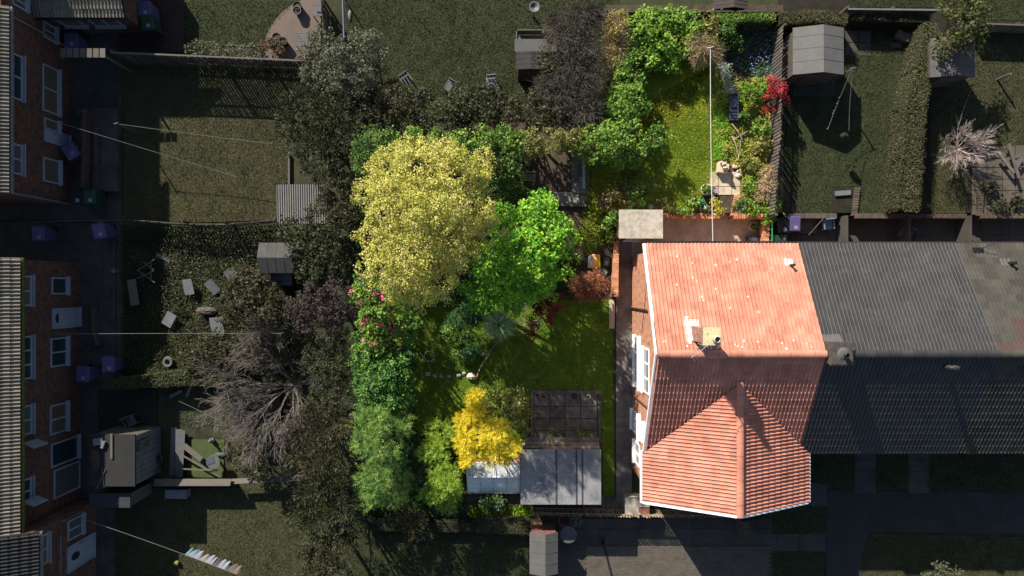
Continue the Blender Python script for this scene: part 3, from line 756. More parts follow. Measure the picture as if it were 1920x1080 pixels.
def window(par, face, wall, u0, u1, z0, z1, fm, sill=True, bars=1, name="window", gm=None, dark=None):
    """face '+x' '-x' '+y' '-y'; wall = plane coordinate; u along the wall"""
    s = 1 if face[0] == '+' else -1; ax = face[1]
    def bx(mb, a0, a1, n0, n1, c0, c1):
        if ax == 'x': mb.box(wall+s*n0, a0, c0, wall+s*n1, a1, c1)
        else: mb.box(a0, wall+s*n0, c0, a1, wall+s*n1, c1)
    mb = MB(); t = .07
    bx(mb, u0, u1, -.02, .05, z0, z0+t); bx(mb, u0, u1, -.02, .05, z1-t, z1)
    bx(mb, u0, u0+t, -.02, .05, z0+t, z1-t); bx(mb, u1-t, u1, -.02, .05, z0+t, z1-t)
    for i in range(bars):
        c = u0+(u1-u0)*(i+1)/(bars+1); bx(mb, c-t/2, c+t/2, -.02, .048, z0+t, z1-t)
    if sill: bx(mb, u0-.05, u1+.05, -.02, .16, z0-.06, z0-.002)
    w_ = part(par, name, mb, fm)
    g_ = MB(); 
    for i in range(bars+1):
        a = u0+(u1-u0)*i/(bars+1); b = u0+(u1-u0)*(i+1)/(bars+1); bx(g_, a+t*.5, b-t*.5, .0, .02, z0+t, z1-t)
    p = part(w_, "pane", g_, gm or WR.choice([GLASS, GLASS, G2, G3])); return w_
def door(par, face, wall, u0, u1, z0, z1, dm, fm, fan=False, oval=False):
    s = 1 if face[0] == '+' else -1; ax = face[1]
    def bx(mb, a0, a1, n0, n1, c0, c1):
        if ax == 'x': mb.box(wall+s*n0, a0, c0, wall+s*n1, a1, c1)
        else: mb.box(a0, wall+s*n0, c0, a1, wall+s*n1, c1)
    mb = MB(); bx(mb, u0+.06, u1-.06, -.02, .03, z0+.03, z1-.06)
    for k in range(2):
        a = u0+.12+(u1-u0-.24)*k*.5
        bx(mb, a+.03, a+(u1-u0-.24)*.5-.03, .02, .045, z0+.15, z0+.85)
    d = part(par, "door", mb, dm)
    mb = MB(); bx(mb, u0, u0+.06, -.02, .06, z0, z1); bx(mb, u1-.06, u1, -.02, .06, z0, z1); bx(mb, u0+.06, u1-.06, -.02, .06, z1-.06, z1); bx(mb, u0, u1, -.02, .12, z0-.05, z0+.028)
    part(d, "door_frame", mb, fm)
    mb = MB(); bx(mb, u1-.16, u1-.12, .03, .09, z0+.95, z0+1.1); part(d, "handle", mb, STEEL)
    if fan or oval:
        mb = MB(); cu = (u0+u1)/2; K = 12
        pts = [(cu+math.cos(math.pi*(2 if oval else 1)*i/K)*(.17 if oval else .22), (z0+1.35 if oval else z1-.4)+math.sin(math.pi*(2 if oval else 1)*i/K)*(.3 if oval else .2)) for i in range(K if oval else K+1)]
        vs = []
        for n_ in (.03, .05):
            for a, c in pts: vs.append((wall+s*n_, a, c) if ax == 'x' else (a, wall+s*n_, c))
        N_ = len(pts); mb.add(vs, [tuple(range(N_)), tuple(range(2*N_-1, N_-1, -1))]+[(i, (i+1) % N_, N_+(i+1) % N_, N_+i) for i in range(N_)])
        part(d, "door_light", mb, GLASS)
    return d

# ---- the red roofed house
K1 = (7.07-4.5)/4.21; YR = -2.44; XR = 8.65; K2 = 1.86/3.34
HX0, HX1 = 5.36, 11.60
rt = root("brick_house", (8.5, -3.4, 0), "red brick end house with orange red tiled roof and a front gable wing", "house")
wall = MB(); X0, X1, YB, YF = 5.62, 11.60, 1.50, -6.35
wall.box(X0, YF, 0, X1, YB, 4.42)
wall.add([(X0, YF, 4.42), (X0, YB, 4.42), (X0, YR, 4.42+(YB-YR)*K1), (X0+.25, YF, 4.42), (X0+.25, YB, 4.42), (X0+.25, YR, 4.42+(YB-YR)*K1)],
         [(0, 1, 2), (5, 4, 3), (0, 2, 5, 3), (1, 4, 5, 2)])
wall.box(5.62, -8.40, 0, 11.68, YF-.003, 4.42)
wall.add([(5.62, -8.4, 4.42), (11.68, -8.4, 4.42), (XR, -8.4, 4.42+3.03*K2), (5.62, -8.15, 4.42), (11.68, -8.15, 4.42), (XR, -8.15, 4.42+3.03*K2)],
         [(0, 1, 2), (5, 4, 3), (0, 3, 5, 2), (1, 2, 5, 4)])
wl = part(rt, "wall", wall, REDBR)
zb = lambda y: 7.07-abs(y-YR)*K1
dk = MB(); e = .045
dk.slab([(HX0, 1.77, zb(1.77)-e), (HX0, YR, 7.07-e), (HX1, YR, 7.07-e), (HX1, 1.77, zb(1.77)-e)], .1)
dk.slab([(HX0, YR, 7.07-e), (HX0, -6.62, zb(-6.62)-e), (HX1, -6.62, zb(-6.62)-e), (HX1, YR, 7.07-e)], .1)
dk.slab([(XR, -3.60, 6.36-e), (5.33, -6.62, 4.5-e+.005), (5.33, -8.66, 4.5-e+.005), (XR, -8.66, 6.36-e)], .1)
dk.slab([(XR, -3.60, 6.36-e), (XR, -8.66, 6.36-e), (11.97, -8.66, 4.5-e+.005), (11.97, -6.62, 4.5-e+.005)], .1)
rf = part(rt, "roof", dk, mat("roof_felt_red", [(.10, .04, .03), (.14, .06, .045)], 3, .9, .2))
SLL = math.hypot(4.21, 2.57)
def zw(x): return 6.36-abs(x-XR)*K2
def zf(y): return 7.07+(y-YR)*K1
inv = lambda c: not (zw(c.x) > zf(c.y)+.02 and abs(c.x-XR) < 3.34)
T = tile_grid((HX1, 1.79, 4.5-.035), (-1, 0, 0), (0, -4.21, 2.57), HX1-HX0-.03, SLL-.1)
VA = Vector((XR, -3.60, 0)); VL = Vector((5.31, -6.64, 0)); VR = Vector((11.99, -6.64, 0))
nL = Vector((-(VL-VA).y, (VL-VA).x, 0)).normalized(); nL = nL if nL.y < 0 else -nL      # points into the wing on the left
nR = Vector((-(VR-VA).y, (VR-VA).x, 0)).normalized(); nR = nR if nR.y < 0 else -nR
Tl = tile_grid((HX0+.03, -6.65, 4.5-.035), (1, 0, 0), (0, 4.21, 2.57), XR-HX0-.03, SLL-.1, clips=[(VA, nL), (Vector((XR, 0, 0)), Vector((1, 0, 0)))])
Tr = tile_grid((XR, -6.65, 4.5-.035), (1, 0, 0), (0, 4.21, 2.57), HX1-XR, SLL-.1, clips=[(VA, nR)])
T += Tl+Tr
ky = lambda c: zw(c.x) > zf(c.y)+.0 or c.y < -6.6
SLW = math.hypot(3.34, 1.86)
T += tile_grid((5.29, -3.4, 4.5-.035), (0, -1, 0), (3.34, 0, 1.86), 5.25, SLW-.1, clips=[(VA, -nL)])
T += tile_grid((12.01, -8.65, 4.5-.035), (0, 1, 0), (-3.34, 0, 1.86), 5.25, SLW-.1, clips=[(VA, -nR)])
lay(rf, T, TILE, REDTILE)
ridge_tiles(rf, (HX0, YR, 7.07), (HX1, YR, 7.07), REDTILE, .13)
ridge_tiles(rf, (XR, -8.68, 6.36), (XR, -3.55, 6.36), REDTILE, .13)
vb = MB()
for sx in (-1, 1):
    vb.slab([(XR-.05*sx, -3.5, 6.40), (XR+.05*sx, -3.42, 6.40), (XR+sx*3.30, -6.52, 4.55), (XR+sx*3.20, -6.62, 4.56)], .02)
part(rf, "valley_lead", vb, LEAD)
bb = MB()
bb.slab([(HX0-.06, 1.80, zb(1.8)+.02), (HX0-.06, YR, 7.0), (HX0+.03, YR, 7.0), (HX0+.03, 1.80, zb(1.8)+.02)], .18)
bb.slab([(HX0-.06, YR, 7.0), (HX0-.06, -6.6, zb(-6.6)+.02), (HX0+.03, -6.6, zb(-6.6)+.02), (HX0+.03, YR, 7.0)], .18)
bb.slab([(5.28, -8.73, 4.52), (5.28, -8.64, 4.52), (XR, -8.64, 6.38), (XR, -8.73, 6.38)], .18)
bb.slab([(XR, -8.73, 6.38), (XR, -8.64, 6.38), (12.0, -8.64, 4.52), (12.0, -8.73, 4.52)], .18)
part(rt, "bargeboard", bb, WHITE)
part(rt, "gutter", MB().box(5.20, -8.72, 4.36, 5.29, -6.60, 4.46), WHITE)
part(rt, "gutter", MB().box(12.01, -8.70, 4.36, 12.10, -6.65, 4.46), WHITE)
gt = MB(); gt.box(HX0, 1.80, 4.36, HX1, 1.9, 4.46); part(rt, "gutter", gt, BLACK)
# chimney
ch = MB(); ch.box(6.73, -1.95, 6.3, 7.25, -1.43, 8.38); ch.box(6.67, -2.01, 8.2, 7.29, -1.37, 8.34)
cm = part(rt, "chimney", ch, brickmat("chimney_brick", (.34, .15, .09), (.22, .11, .075), (.45, .38, .3)))
part(cm, "chimney_cap", MB().box(6.68, -2.0, 8.382, 7.28, -1.38, 8.44), mat("lichen_cap", [(.42, .36, .10), (.55, .50, .30), (.30, .28, .20)], 9, .95, .6))
part(cm, "chimney_pot", MB().lathe((7.1, -1.78, 8.44), [(.12, 0), (.13, .25), (.10, .28), (.09, .1)], 14), FLAG)
fl = MB(); 
for a, b, c, d in ((6.50, -1.43, 7.05, -1.19), (6.50, -1.95, 6.73, -1.43), (6.56, -1.19, 6.70, -1.08), (6.53, -2.07, 6.68, -1.95), (6.95, -2.2, 7.3, -1.95)):
    zc = lambda y: zb(y)+.012
    fl.slab([(a, b, zc(b)+.03), (c, b, zc(b)+.03), (c, d, zc(d)+.03), (a, d, zc(d)+.03)], .05)
part(cm, "mortar_flashing", fl, MORTAR)
# aerial on the chimney
ae = MB(); ae.cyl((6.74, -2.01, 7.5), (6.72, -2.03, 8.62), .016, n=6)
a0 = Vector((6.98, -1.85, 8.6)); a1 = Vector((6.22, -2.42, 8.56)); ae.cyl(a0, a1, .010, n=6); dd = (a1-a0).normalized(); pp = Vector((-dd.y, dd.x, 0))
for k in range(9): c = a0+(a1-a0)*(.08+.11*k); ae.cyl(c-pp*(.10+.012*k), c+pp*(.10+.012*k), .006, n=4)
part(cm, "tv_aerial", ae, STEEL)
# soil vent with a pale mortar patch
vx, vy = P(1487, 492, 5.3); vz = zb(vy)
part(rt, "roof_vent", MB().cyl((vx, vy-.1, vz), (vx+.02, vy-.1, vz+.42), .055, .055, 12), BLACK)
part(rt, "vent_patch", MB().slab([(vx-.24, vy-.12, zb(vy-.12)+.035), (vx+.1, vy-.1, zb(vy-.1)+.035), (vx+.12, vy+.16, zb(vy+.16)+.035), (vx-.24, vy+.17, zb(vy+.17)+.035)], .05), MORTAR)
sp = MB(); r_ = random.Random(5)
for k in range(46):
    x = r_.uniform(5.6, 11.3); y = r_.choice([r_.uniform(-2.3, -1.9), r_.uniform(-2.3, 1.5), r_.uniform(-2.25, -2.0)]); s = r_.uniform(.01, .035)
    sp.slab([(x-s, y-s, zb(y-s)+.036), (x+s, y-s, zb(y-s)+.036), (x+s, y+s*1.4, zb(y+s*1.4)+.036), (x-s, y+s, zb(y+s)+.036)], .01)
part(rf, "mortar_spots", sp, MORTAR, kind="stuff")
# openings of the side wall (faces the lawn)
window(rt, '-x', 5.62, -4.45, -2.15, 1.0, 2.1, WHITE, bars=2); window(rt, '-x', 5.62, -4.4, -2.5, 3.0, 4.2, WHITE, bars=2)
door(rt, '-x', 5.62, -6.6, -5.6, .1, 2.1, WHITE, WHITE); window(rt, '-x', 5.62, -7.9, -6.9, 1.0, 2.1, WHITE, bars=1)
window(rt, '-x', 5.62, -6.5, -5.7, 3.2, 4.2, WHITE, bars=0)
cn = MB(); cn.box(5.44, -6.7, 2.16, 5.62, -5.5, 2.24); part(rt, "door_canopy", cn, WHITE)
cn = MB(); cn.box(5.46, -4.5, 2.16, 5.62, -2.1, 2.26); part(rt, "window_canopy", cn, WHITE)
for (a, b) in ((6.2, 7.6), (8.6, 10.2)):
    window(rt, '+y', 1.5, a, b, 3.0, 4.1, WHITE); window(rt, '+y', 1.5, a, b, .9, 2.1, WHITE)
window(rt, '-y', -8.4, 7.3, 10, .8, 2.1, WHITE, bars=2); window(rt, '-y', -8.4, 7.5, 9.8, 3.0, 4.1, WHITE, bars=2)
DPM = mat("brown_pipe", [(.12, .06, .04), (.16, .08, .06)], 5, .6, 0)

for y_, t_ in ((-.9, 4.0), (-4.9, 4.4), (-8.2, 4.4)): part(rt, "drainpipe", MB().cyl((5.55, y_, .05), (5.55, y_, t_), .035, n=8), DPM)
part(rt, "wall_cable", MB().tube([(5.56, 1.2, 4.3), (5.50, -.6, 3.9), (5.54, -1.9, 2.9)], .012), BLACK)

# ---- grey terrace next door, and the brown one beyond
def terrace(name, label, x0, x1, tm, wm, alt=None, rows=None, tg=None):
    rt = root(name, ((x0+x1)/2, YR, 0), label, "house", "houses of the terrace right of the red roof")
    w = MB(); w.box(x0+.003, -6.35, 0, x1-.003, 1.5, 4.42)
    part(rt, "wall", w, wm)
    d = MB()
    d.slab([(x0, 1.77, zb(1.77)-e), (x0, YR, 7.07-e), (x1, YR, 7.07-e), (x1, 1.77, zb(1.77)-e)], .1)
    d.slab([(x0, YR, 7.07-e), (x0, -6.62, zb(-6.62)-e), (x1, -6.62, zb(-6.62)-e), (x1, YR, 7.07-e)], .1)
    rf = part(rt, "roof", d, DARKROOF)
    T1 = tile_grid((x1, 1.79, 4.465), (-1, 0, 0), (0, -4.21, 2.57), x1-x0, SLL-.1)
    T2 = tile_grid((x0, -6.65, 4.465), (1, 0, 0), (0, 4.21, 2.57), x1-x0, SLL-.1)
    T1.sort(key=lambda t: t[0].x); 
    lay(rf, T1+T2, TILE, tm, 300, alt)
    ridge_tiles(rf, (x0, YR, 7.07), (x1, YR, 7.07), tm, .13)
    part(rt, "gutter", MB().box(x0, 1.80, 4.36, x1, 1.88, 4.45), LEAD); part(rt, "gutter", MB().box(x0+.4, -6.74, 4.36, x1, -6.66, 4.45), LEAD)
    for (a, b) in ((x0+1, x0+2.3), (x0+3.8, x0+5.2)):
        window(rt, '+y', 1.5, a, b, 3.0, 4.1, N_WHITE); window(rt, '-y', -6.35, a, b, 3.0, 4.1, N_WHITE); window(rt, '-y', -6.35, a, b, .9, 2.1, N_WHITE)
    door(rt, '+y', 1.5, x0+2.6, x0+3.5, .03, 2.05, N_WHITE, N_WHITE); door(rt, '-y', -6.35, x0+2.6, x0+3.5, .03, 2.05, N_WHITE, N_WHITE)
    return rt, rf
ta, raf = terrace("terraced_house", "terraced house with a plain charcoal tiled roof beside the red roof", 11.60, 17.98, GREYTILE, N_BRICK)
cx, cy = 12.05, -2.45
c2 = part(ta, "chimney", MB().box(11.64, -2.78, 6.4, 12.40, -2.0, 7.35).box(11.60, -2.82, 7.25, 12.44, -1.96, 7.33), brickmat("n_chim", (.07, .055, .045), (.055, .045, .038), (.07, .065, .06)))
part(c2, "chimney_cap", MB().lathe((12.08, -2.4, 7.33), [(.0, .10), (.14, .08), (.24, .02), (.25, 0)], 14), N_FELT)
part(c2, "chimney_pot", MB().lathe((12.12, -2.45, 7.44), [(.09, 0), (.1, .12), (.08, .14), (.06, 0)], 12), BLACK)
part(c2, "mortar_flashing", MB().slab([(11.6, -1.99, zb(-1.99)+.05), (12.3, -1.99, zb(-1.99)+.05), (12.25, -1.72, zb(-1.72)+.05), (11.6, -1.75, zb(-1.75)+.05)], .05), N_FELT)
vx, vy = P(1775, 688, 6.8); vz = zf(vy)
part(ta, "roof_vent", MB().cyl((vx, vy, vz-.05), (vx, vy, vz+.35), .10, .09, 12).rock((vx+.1, vy, vz+.36), .2, .1, .07, 3), LEAD)
r5 = random.Random(11); redset = set()
def isred(q):
    a = int(q.x/.9); b = int((q.y+10)/.75); return random.Random(a*131+b*17).random() < .16
tb, rbf = terrace("terraced_house", "terraced house with a mottled brown tiled roof with odd red tiles at the right edge", 17.98, 24.2, BROWNTILE, N_BRICK2, (REDPATCH, isred))
vx, vy = P(1902, 493, 5.3); vz = zb(vy)
part(tb, "roof_vent", MB().cyl((vx, vy, vz), (vx+.05, vy, vz+.35), .07, .07, 12), BLACK)
part(tb, "vent_patch", MB().slab([(vx-.35, vy-.12, zb(vy-.12)+.035), (vx+.1, vy-.1, zb(vy-.1)+.035), (vx+.1, vy+.2, zb(vy+.2)+.035), (vx-.3, vy+.2, zb(vy+.2)+.035)], .05), N_FELT)
st = MB(); x, y = P(1842, 468, 5.0); st.box(x-.2, y-.1, zb(y)+.03, x+.2, y+.1, zb(y)+.12); st.tube([(x, y, zb(y)+.1), (x+.45, y+.25, zb(y)+.45)], .015); part(tb, "roof_bracket", st, BLACK)

# ---- left houses (walls face +x)
def lwin(par, X, a0, a1, y0, y1, fm=None, bars=1, dr=None, **kw):
    """opening from photo rows: a0<a1 pixel columns (top, bottom of opening), y0<y1 pixel rows at mid height"""
    f_ = lambda a: max(.05, CAMH-abs(X)*F/(960-a))
    z1 = f_(a0); z0 = f_(a1); k = (CAMH-(z0+z1)/2)/F
    u1 = (540-y0)*k; u0 = (540-y1)*k
    if dr: return door(par, '+x', X, u0, u1, max(z0, .08), z1, fm or N_WHITE, fm or N_WHITE, **kw)
    return window(par, '+x', X, u0, u1, z0, z1, fm or N_WHITE, bars=bars, **kw)
def lhouse(name, label, X, y0, y1, tm, he=4.5, rows=5, over=.33, mossy=None):
    rt = root(name, (X-3, (y0+y1)/2, 0), label, "house", "brick houses along the left edge")
    part(rt, "wall", MB().box(X-8, y0, 0, X, y1, he), N_BRICK)
    d = MB(); k = .5; xe = X+over
    d.slab([(xe, y0-.05, he-.02), (xe, y1+.05, he-.02), (X-4, y1+.05, he-.02+(4+over)*k), (X-4, y0-.05, he-.02+(4+over)*k)], .1)
    d.slab([(X-4, y0-.05, he-.02+(4+over)*k), (X-4, y1+.05, he-.02+(4+over)*k), (X-8.3, y1+.05, he-.02), (X-8.3, y0-.05, he-.02)], .1)
    d.add([(X, y0, he), (X-8, y0, he), (X-4, y0, he+4*k)], [(0, 1, 2)]); d.add([(X, y1, he), (X-8, y1, he), (X-4, y1, he+4*k)], [(0, 2, 1)])
    rf = part(rt, "roof", d, DARKROOF)
    T = tile_grid((xe+.03, y0-.05, he+.01), (0, 1, 0), (-1, 0, k), y1-y0+.1, 4.8)
    T.sort(key=lambda t: -t[0].x); lay(rf, T, TILE, tm, min(300, int((y1-y0)/TW+1)*rows))
    g_ = MB(); g_.box(xe+.03, y0-.05, he-.12, xe+.12, y1+.05, he-.02); part(rt, "gutter", g_, mossy or N_GREYW)
    return rt
BT2 = BUFFTILE
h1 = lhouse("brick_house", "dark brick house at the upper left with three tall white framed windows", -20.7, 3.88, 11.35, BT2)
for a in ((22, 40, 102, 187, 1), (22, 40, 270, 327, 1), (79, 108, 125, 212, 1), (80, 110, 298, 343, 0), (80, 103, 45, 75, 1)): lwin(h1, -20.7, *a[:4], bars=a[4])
lwin(h1, -20.7, 82, 108, 224, 246, bars=0); lwin(h1, -20.7, 82, 129, 246, 272, dr=1)
for y_ in (3.92, 11.2): part(h1, "drainpipe", MB().cyl((-20.64, y_, .1), (-20.6, y_, 4.4), .045, n=8), N_GREYW)
h2 = lhouse("brick_house", "long dark brick house at mid left with a white fanlight door and moss edged roof", -20.25, -9.9, 1.18, BT2, rows=5, mossy=mat("mossy_gutter", [(.05, .06, .015), (.09, .10, .02)], 6, .95, .5))
for a in ((41, 57, 517, 574, 1), (41, 58, 630, 711, 2), (41, 58, 760, 815, 1), (41, 57, 897, 945, 1), (96, 124, 520, 552, 0), (94, 124, 633, 687, 1), (93, 124, 757, 812, 1), (95, 145, 824, 868, 0)): lwin(h2, -20.25, *a[:4], bars=a[4])
lwin(h2, -20.25, 97, 148, 577, 615, dr=1, fan=True)
lwin(h2, -20.25, 100, 164, 872, 925, bars=0, sill=False)
# open casements
for (py) in (832, 940):
    x, y = -20.2, P(0, py, 3.6)[1]; part(h2, "window_casement", MB().obox((x+.26, y, 3.55), .26, .025, .45, -.35), N_WHITE)
h3 = lhouse("brick_house", "brick house at the bottom left corner with a white door and oval light", -19.5, -17.5, -9.93, DARKROOF, rows=3)
for a in ((75, 88, 1002, 1058, 1), (126, 153, 970, 1008, 1)): lwin(h3, -19.5, *a[:4], bars=a[4])
lwin(h3, -19.5, 125, 174, 1012, 1060, dr=1, oval=True)
part(h3, "wall_pipe", MB().tube([(-19.44, -9.99, 2.6), (-19.44, -10.1, 2.6), (-19.44, -10.1, 1.0)], .03).tube([(-19.3, -10.6, 2.9), (-19.3, -12.2, 2.9)], .03), N_GREYW)
# top left house with the tiled single storey extension
h0 = root("brick_house", (-22, 14, 0), "brick house in the top left corner with a tiled single storey extension", "house", "brick houses along the left edge")
part(h0, "wall", MB().box(-28, 11.36, 0, -20.7, 18, 4.5), N_BRICK)
part(h0, "extension_wall", MB().box(-20.699, 11.95, 0, -17.0, 16, 2.5), N_BRICK)
dr = MB(); dr.slab([(-20.69, 11.75, 2.46), (-16.8, 11.75, 2.46), (-16.8, 14.2, 3.4), (-20.69, 14.2, 3.4)], .1); rfx = part(h0, "roof", dr, DARKROOF)
T = tile_grid((-20.69, 11.72, 2.5), (1, 0, 0), (0, 2.45, .94), 3.9, 2.6); lay(rfx, T, TILE, BUFFTILE)
window(h0, '-y', 11.95, -18.9, -17.6, 1.0, 2.0, N_WHITE, bars=1); window(h0, '-y', 11.95, -20.3, -19.3, 1.0, 2.0, N_WHITE, bars=0)
lwin(h0, -20.7, 22, 48, -10, 15, bars=1)
part(h0, "gutter", MB().box(-20.69, 11.64, 2.38, -16.8, 11.73, 2.46), BLACK)
# ------------------------------------------------------------------ property plants
YEL = [(.15, .21, .03, 0), (.37, .38, .06, .3), (.55, .51, .11, .58), (.62, .55, .20, .86), (.46, .32, .17, 1)]
plant("acacia_tree", "big pale yellow leaved tree with a wide lobed crown, largest in the garden", "tree",
      [(790, 325, 8.4, 58), (730, 325, 7.4, 42), (850, 320, 7.6, 46), (893, 330, 6.6, 30), (740, 395, 8.0, 54), (820, 385, 8.8, 56), (880, 400, 7.4, 42), (697, 365, 6.6, 28),
       (718, 500, 7.6, 40), (770, 480, 8.0, 50), (815, 520, 7.2, 44), (850, 462, 7.6, 44), (790, 552, 6.0, 26), (765, 288, 7.4, 30), (915, 430, 6.2, 28), (697, 440, 6.2, 26), (748, 535, 6.4, 32), (700, 330, 6.0, 20), (830, 285, 6.6, 24), (905, 300, 6.0, 20), (800, 420, 5.0, 70), (760, 380, 4.6, 50), (850, 400, 4.6, 50), (790, 480, 4.4, 50)],
      "leaf_yellow", YEL, 'small', trunk=.18, trans=.3, dens=1.0, L=.064, W=.043, lpc=46, rc=.22, base=(835, 470))
plant("maple_tree", "vivid green broad leaved tree touching the yellow tree on its right", "tree",
      [(1010, 405, 4.8, 38), (965, 425, 5.2, 44), (1040, 440, 4.7, 36), (985, 475, 5.6, 50), (925, 490, 4.9, 40), (935, 540, 4.5, 36), (1000, 535, 4.6, 42), (900, 555, 3.8, 30), (1048, 495, 4.1, 30), (955, 565, 3.8, 24), (1020, 385, 4.2, 22), (985, 480, 3.0, 56), (1010, 520, 2.6, 36), (950, 530, 2.6, 36), (1020, 440, 2.8, 36)],
      "leaf_vivid", [(.035, .13, .012), (.10, .30, .02), (.24, .46, .03), (.44, .60, .07)], 'large', trunk=.13, L=.108, W=.085, lpc=28, cpm=10, base=(975, 490))
DG = [(.02, .05, .012), (.05, .12, .02), (.10, .18, .03), (.18, .24, .05)]
OL = [(.05, .06, .015), (.12, .14, .03), (.22, .22, .05), (.30, .27, .09)]
MG = [(.025, .075, .012), (.08, .18, .022), (.18, .30, .035), (.34, .42, .08)]
plant("cypress_shrub", "dark green shrub tucked above the left side of the yellow tree", "shrub", [(690, 272, 4.4, 26), (715, 292, 4.4, 24), (682, 305, 4.2, 22), (705, 262, 4.2, 18)], "leaf_dark", DG, 'small')
plant("laurel_shrub", "deep green shrub behind the right shoulder of the yellow tree", "shrub", [(905, 290, 4.0, 32), (942, 305, 3.8, 32), (925, 340, 3.4, 34), (958, 285, 3.8, 26)], "leaf_dark", DG, 'round')
plant("cherry_shrub", "bright leaved shrub on the top boundary above the yellow tree", "shrub", [(868, 266, 4.4, 20), (905, 262, 4.4, 20), (942, 262, 4.2, 18), (970, 265, 3.8, 16)], "leaf_mid", MG, 'round')
plant("privet_shrub", "olive shrub overhanging the top left of the shaded patio", "shrub", [(990, 272, 3.6, 26), (1028, 266, 3.4, 22), (965, 300, 3.4, 24), (1060, 262, 3.2, 16)], "leaf_olive", OL, 'small')
plant("hawthorn_tree", "spreading green tree hanging over the corner between shaded patio and upper lawn", "tree",
      [(1112, 270, 2.5, 30), (1148, 262, 2.7, 30), (1185, 260, 2.5, 30), (1225, 258, 2.2, 20), (1246, 250, 2.0, 13), (1145, 295, 2.1, 22), (1180, 292, 2.0, 18), (1105, 290, 2.0, 16), (1205, 285, 1.8, 14), (1160, 238, 2.3, 22), (1235, 272, 1.8, 12), (1195, 300, 1.7, 12)], "leaf_mid", MG, 'round', trunk=.09)
plant("ivy_shrub", "broad leaved green shrub on the left edge of the upper lawn", "shrub",
      [(1163, 205, 2.3, 28), (1185, 178, 2.1, 22), (1155, 155, 2.0, 22), (1195, 215, 1.8, 18), (1150, 235, 2.1, 22), (1190, 148, 1.7, 16), (1163, 178, 2.0, 22), (1205, 192, 1.5, 12), (1180, 228, 1.9, 18), (1160, 130, 1.7, 14)], "leaf_mid", MG, 'round')
plant("apple_tree", "lush bright green tree at the top left of the upper lawn", "tree",
      [(1195, 55, 1.7, 24), (1235, 50, 1.8, 28), (1280, 48, 1.8, 26), (1240, 90, 1.6, 24), (1200, 88, 1.5, 22), (1275, 84, 1.6, 22), (1185, 75, 1.6, 22), (1225, 110, 1.5, 20), (1260, 112, 1.4, 20), (1308, 62, 2.0, 18), (1215, 35, 1.8, 18), (1265, 35, 1.9, 18)], "leaf_lush", [(.03, .08, .012), (.09, .21, .022), (.22, .36, .035), (.38, .44, .09)], 'round', trunk=.09, L=.12, W=.09)
twigmass("rose_shrub", "straggly pinkish twigged shrub near the washing line pole", "shrub", [(1310, 85, 2.4, 22), (1335, 100, 2.0, 20), (1315, 110, 1.9, 16)], [(.2, .12, .08), (.34, .24, .16)], 220, .4, .008, [(.10, .12, .02), (.3, .3, .06), (.45, .38, .12)])
twigmass("bramble_thicket", "brown and yellow bramble thicket in the upper left corner of the top garden", "shrub", [(1150, 55, 2.0, 26), (1148, 100, 1.8, 26), (1142, 130, 1.8, 20), (1160, 75, 1.8, 22)],
         [(.16, .10, .06), (.34, .24, .14), (.48, .38, .22)], 420, .4, .008, [(.10, .10, .02), (.3, .24, .05), (.42, .32, .08)], ldens=.8)
twigmass("bramble_thicket", "tan bramble strip left of the broad leaved shrub on the upper garden's left edge", "shrub", [(1138, 165, 1.6, 14), (1138, 195, 1.6, 14), (1140, 225, 1.7, 14)],
         [(.16, .10, .06), (.34, .24, .14), (.48, .38, .22)], 260, .35, .008, [(.10, .12, .02), (.28, .24, .05), (.4, .32, .08)], ldens=.8)
hedge("low sunlit hedge of yellow green leaves along the top boundary right of the pole", [(1345, 32), (1400, 30), (1456, 30)], [18, 16, 16], 1.3, "leaf_hedge_p", MG)
plant("hydrangea_shrub", "dark shrub in the shade right of the washing line pole", "shrub", [(1358, 62, 1.6, 18), (1375, 90, 1.2, 16), (1352, 85, 1.3, 12)], "leaf_dark", DG, 'round')
Bp = [P(a, b, ZU) for a, b in ((1372, 50), (1456, 48), (1456, 150), (1400, 145), (1372, 120))]
cover(Bp, leafmat("bluebell_leaf", [(.02, .07, .03), (.05, .13, .05), (.09, .18, .07)]), "ground_cover", "dark green leafy bed under the bluebells in the top right corner", "plants", 420, .11, .04, .35, seed=31)
cover(Bp, leafmat("bluebell_flower", [(.18, .2, .5), (.35, .36, .75), (.5, .5, .85)]), "bluebells", "scattered pale blue bluebells in the shaded top right bed", "flowers", 75, .055, .045, .55, seed=32)
twigmass("silver_shrub", "silvery grey trailing plant between the upper lawn and the flower bed", "plant", [(1358, 125, 1.2, 8), (1362, 145, 1.1, 9), (1368, 165, 1.1, 8)], [(.25, .27, .24), (.4, .42, .4)], 120, .18, .008, [(.16, .22, .14), (.3, .36, .27), (.45, .5, .42)], ldens=1.6)
Cv = [P(a, b, ZU) for a, b in ((1340, 120), (1385, 145), (1455, 150), (1455, 402), (1372, 402), (1384, 370), (1392, 320), (1350, 300), (1338, 240))]
cover(Cv, leafmat("weed_leaf", [(.07, .15, .015), (.18, .28, .02), (.34, .38, .04), (.46, .38, .12), (.48, .33, .17)]), "ground_cover", "tangled yellow green weeds filling the bed right of the upper lawn", "plants", 850, .085, .055, .38, seed=33, patch=.4)
hd = [P(a, b, ZU) for a, b in ((1340, 150), (1362, 150), (1362, 300), (1338, 300))]
cover(hd, leafmat("edge_leaf", [(.06, .2, .012), (.14, .36, .02), (.25, .46, .03)]), "ground_cover", "bright green leafy edging row right of the washing line", "plants", 1300, .07, .045, .3, seed=34)
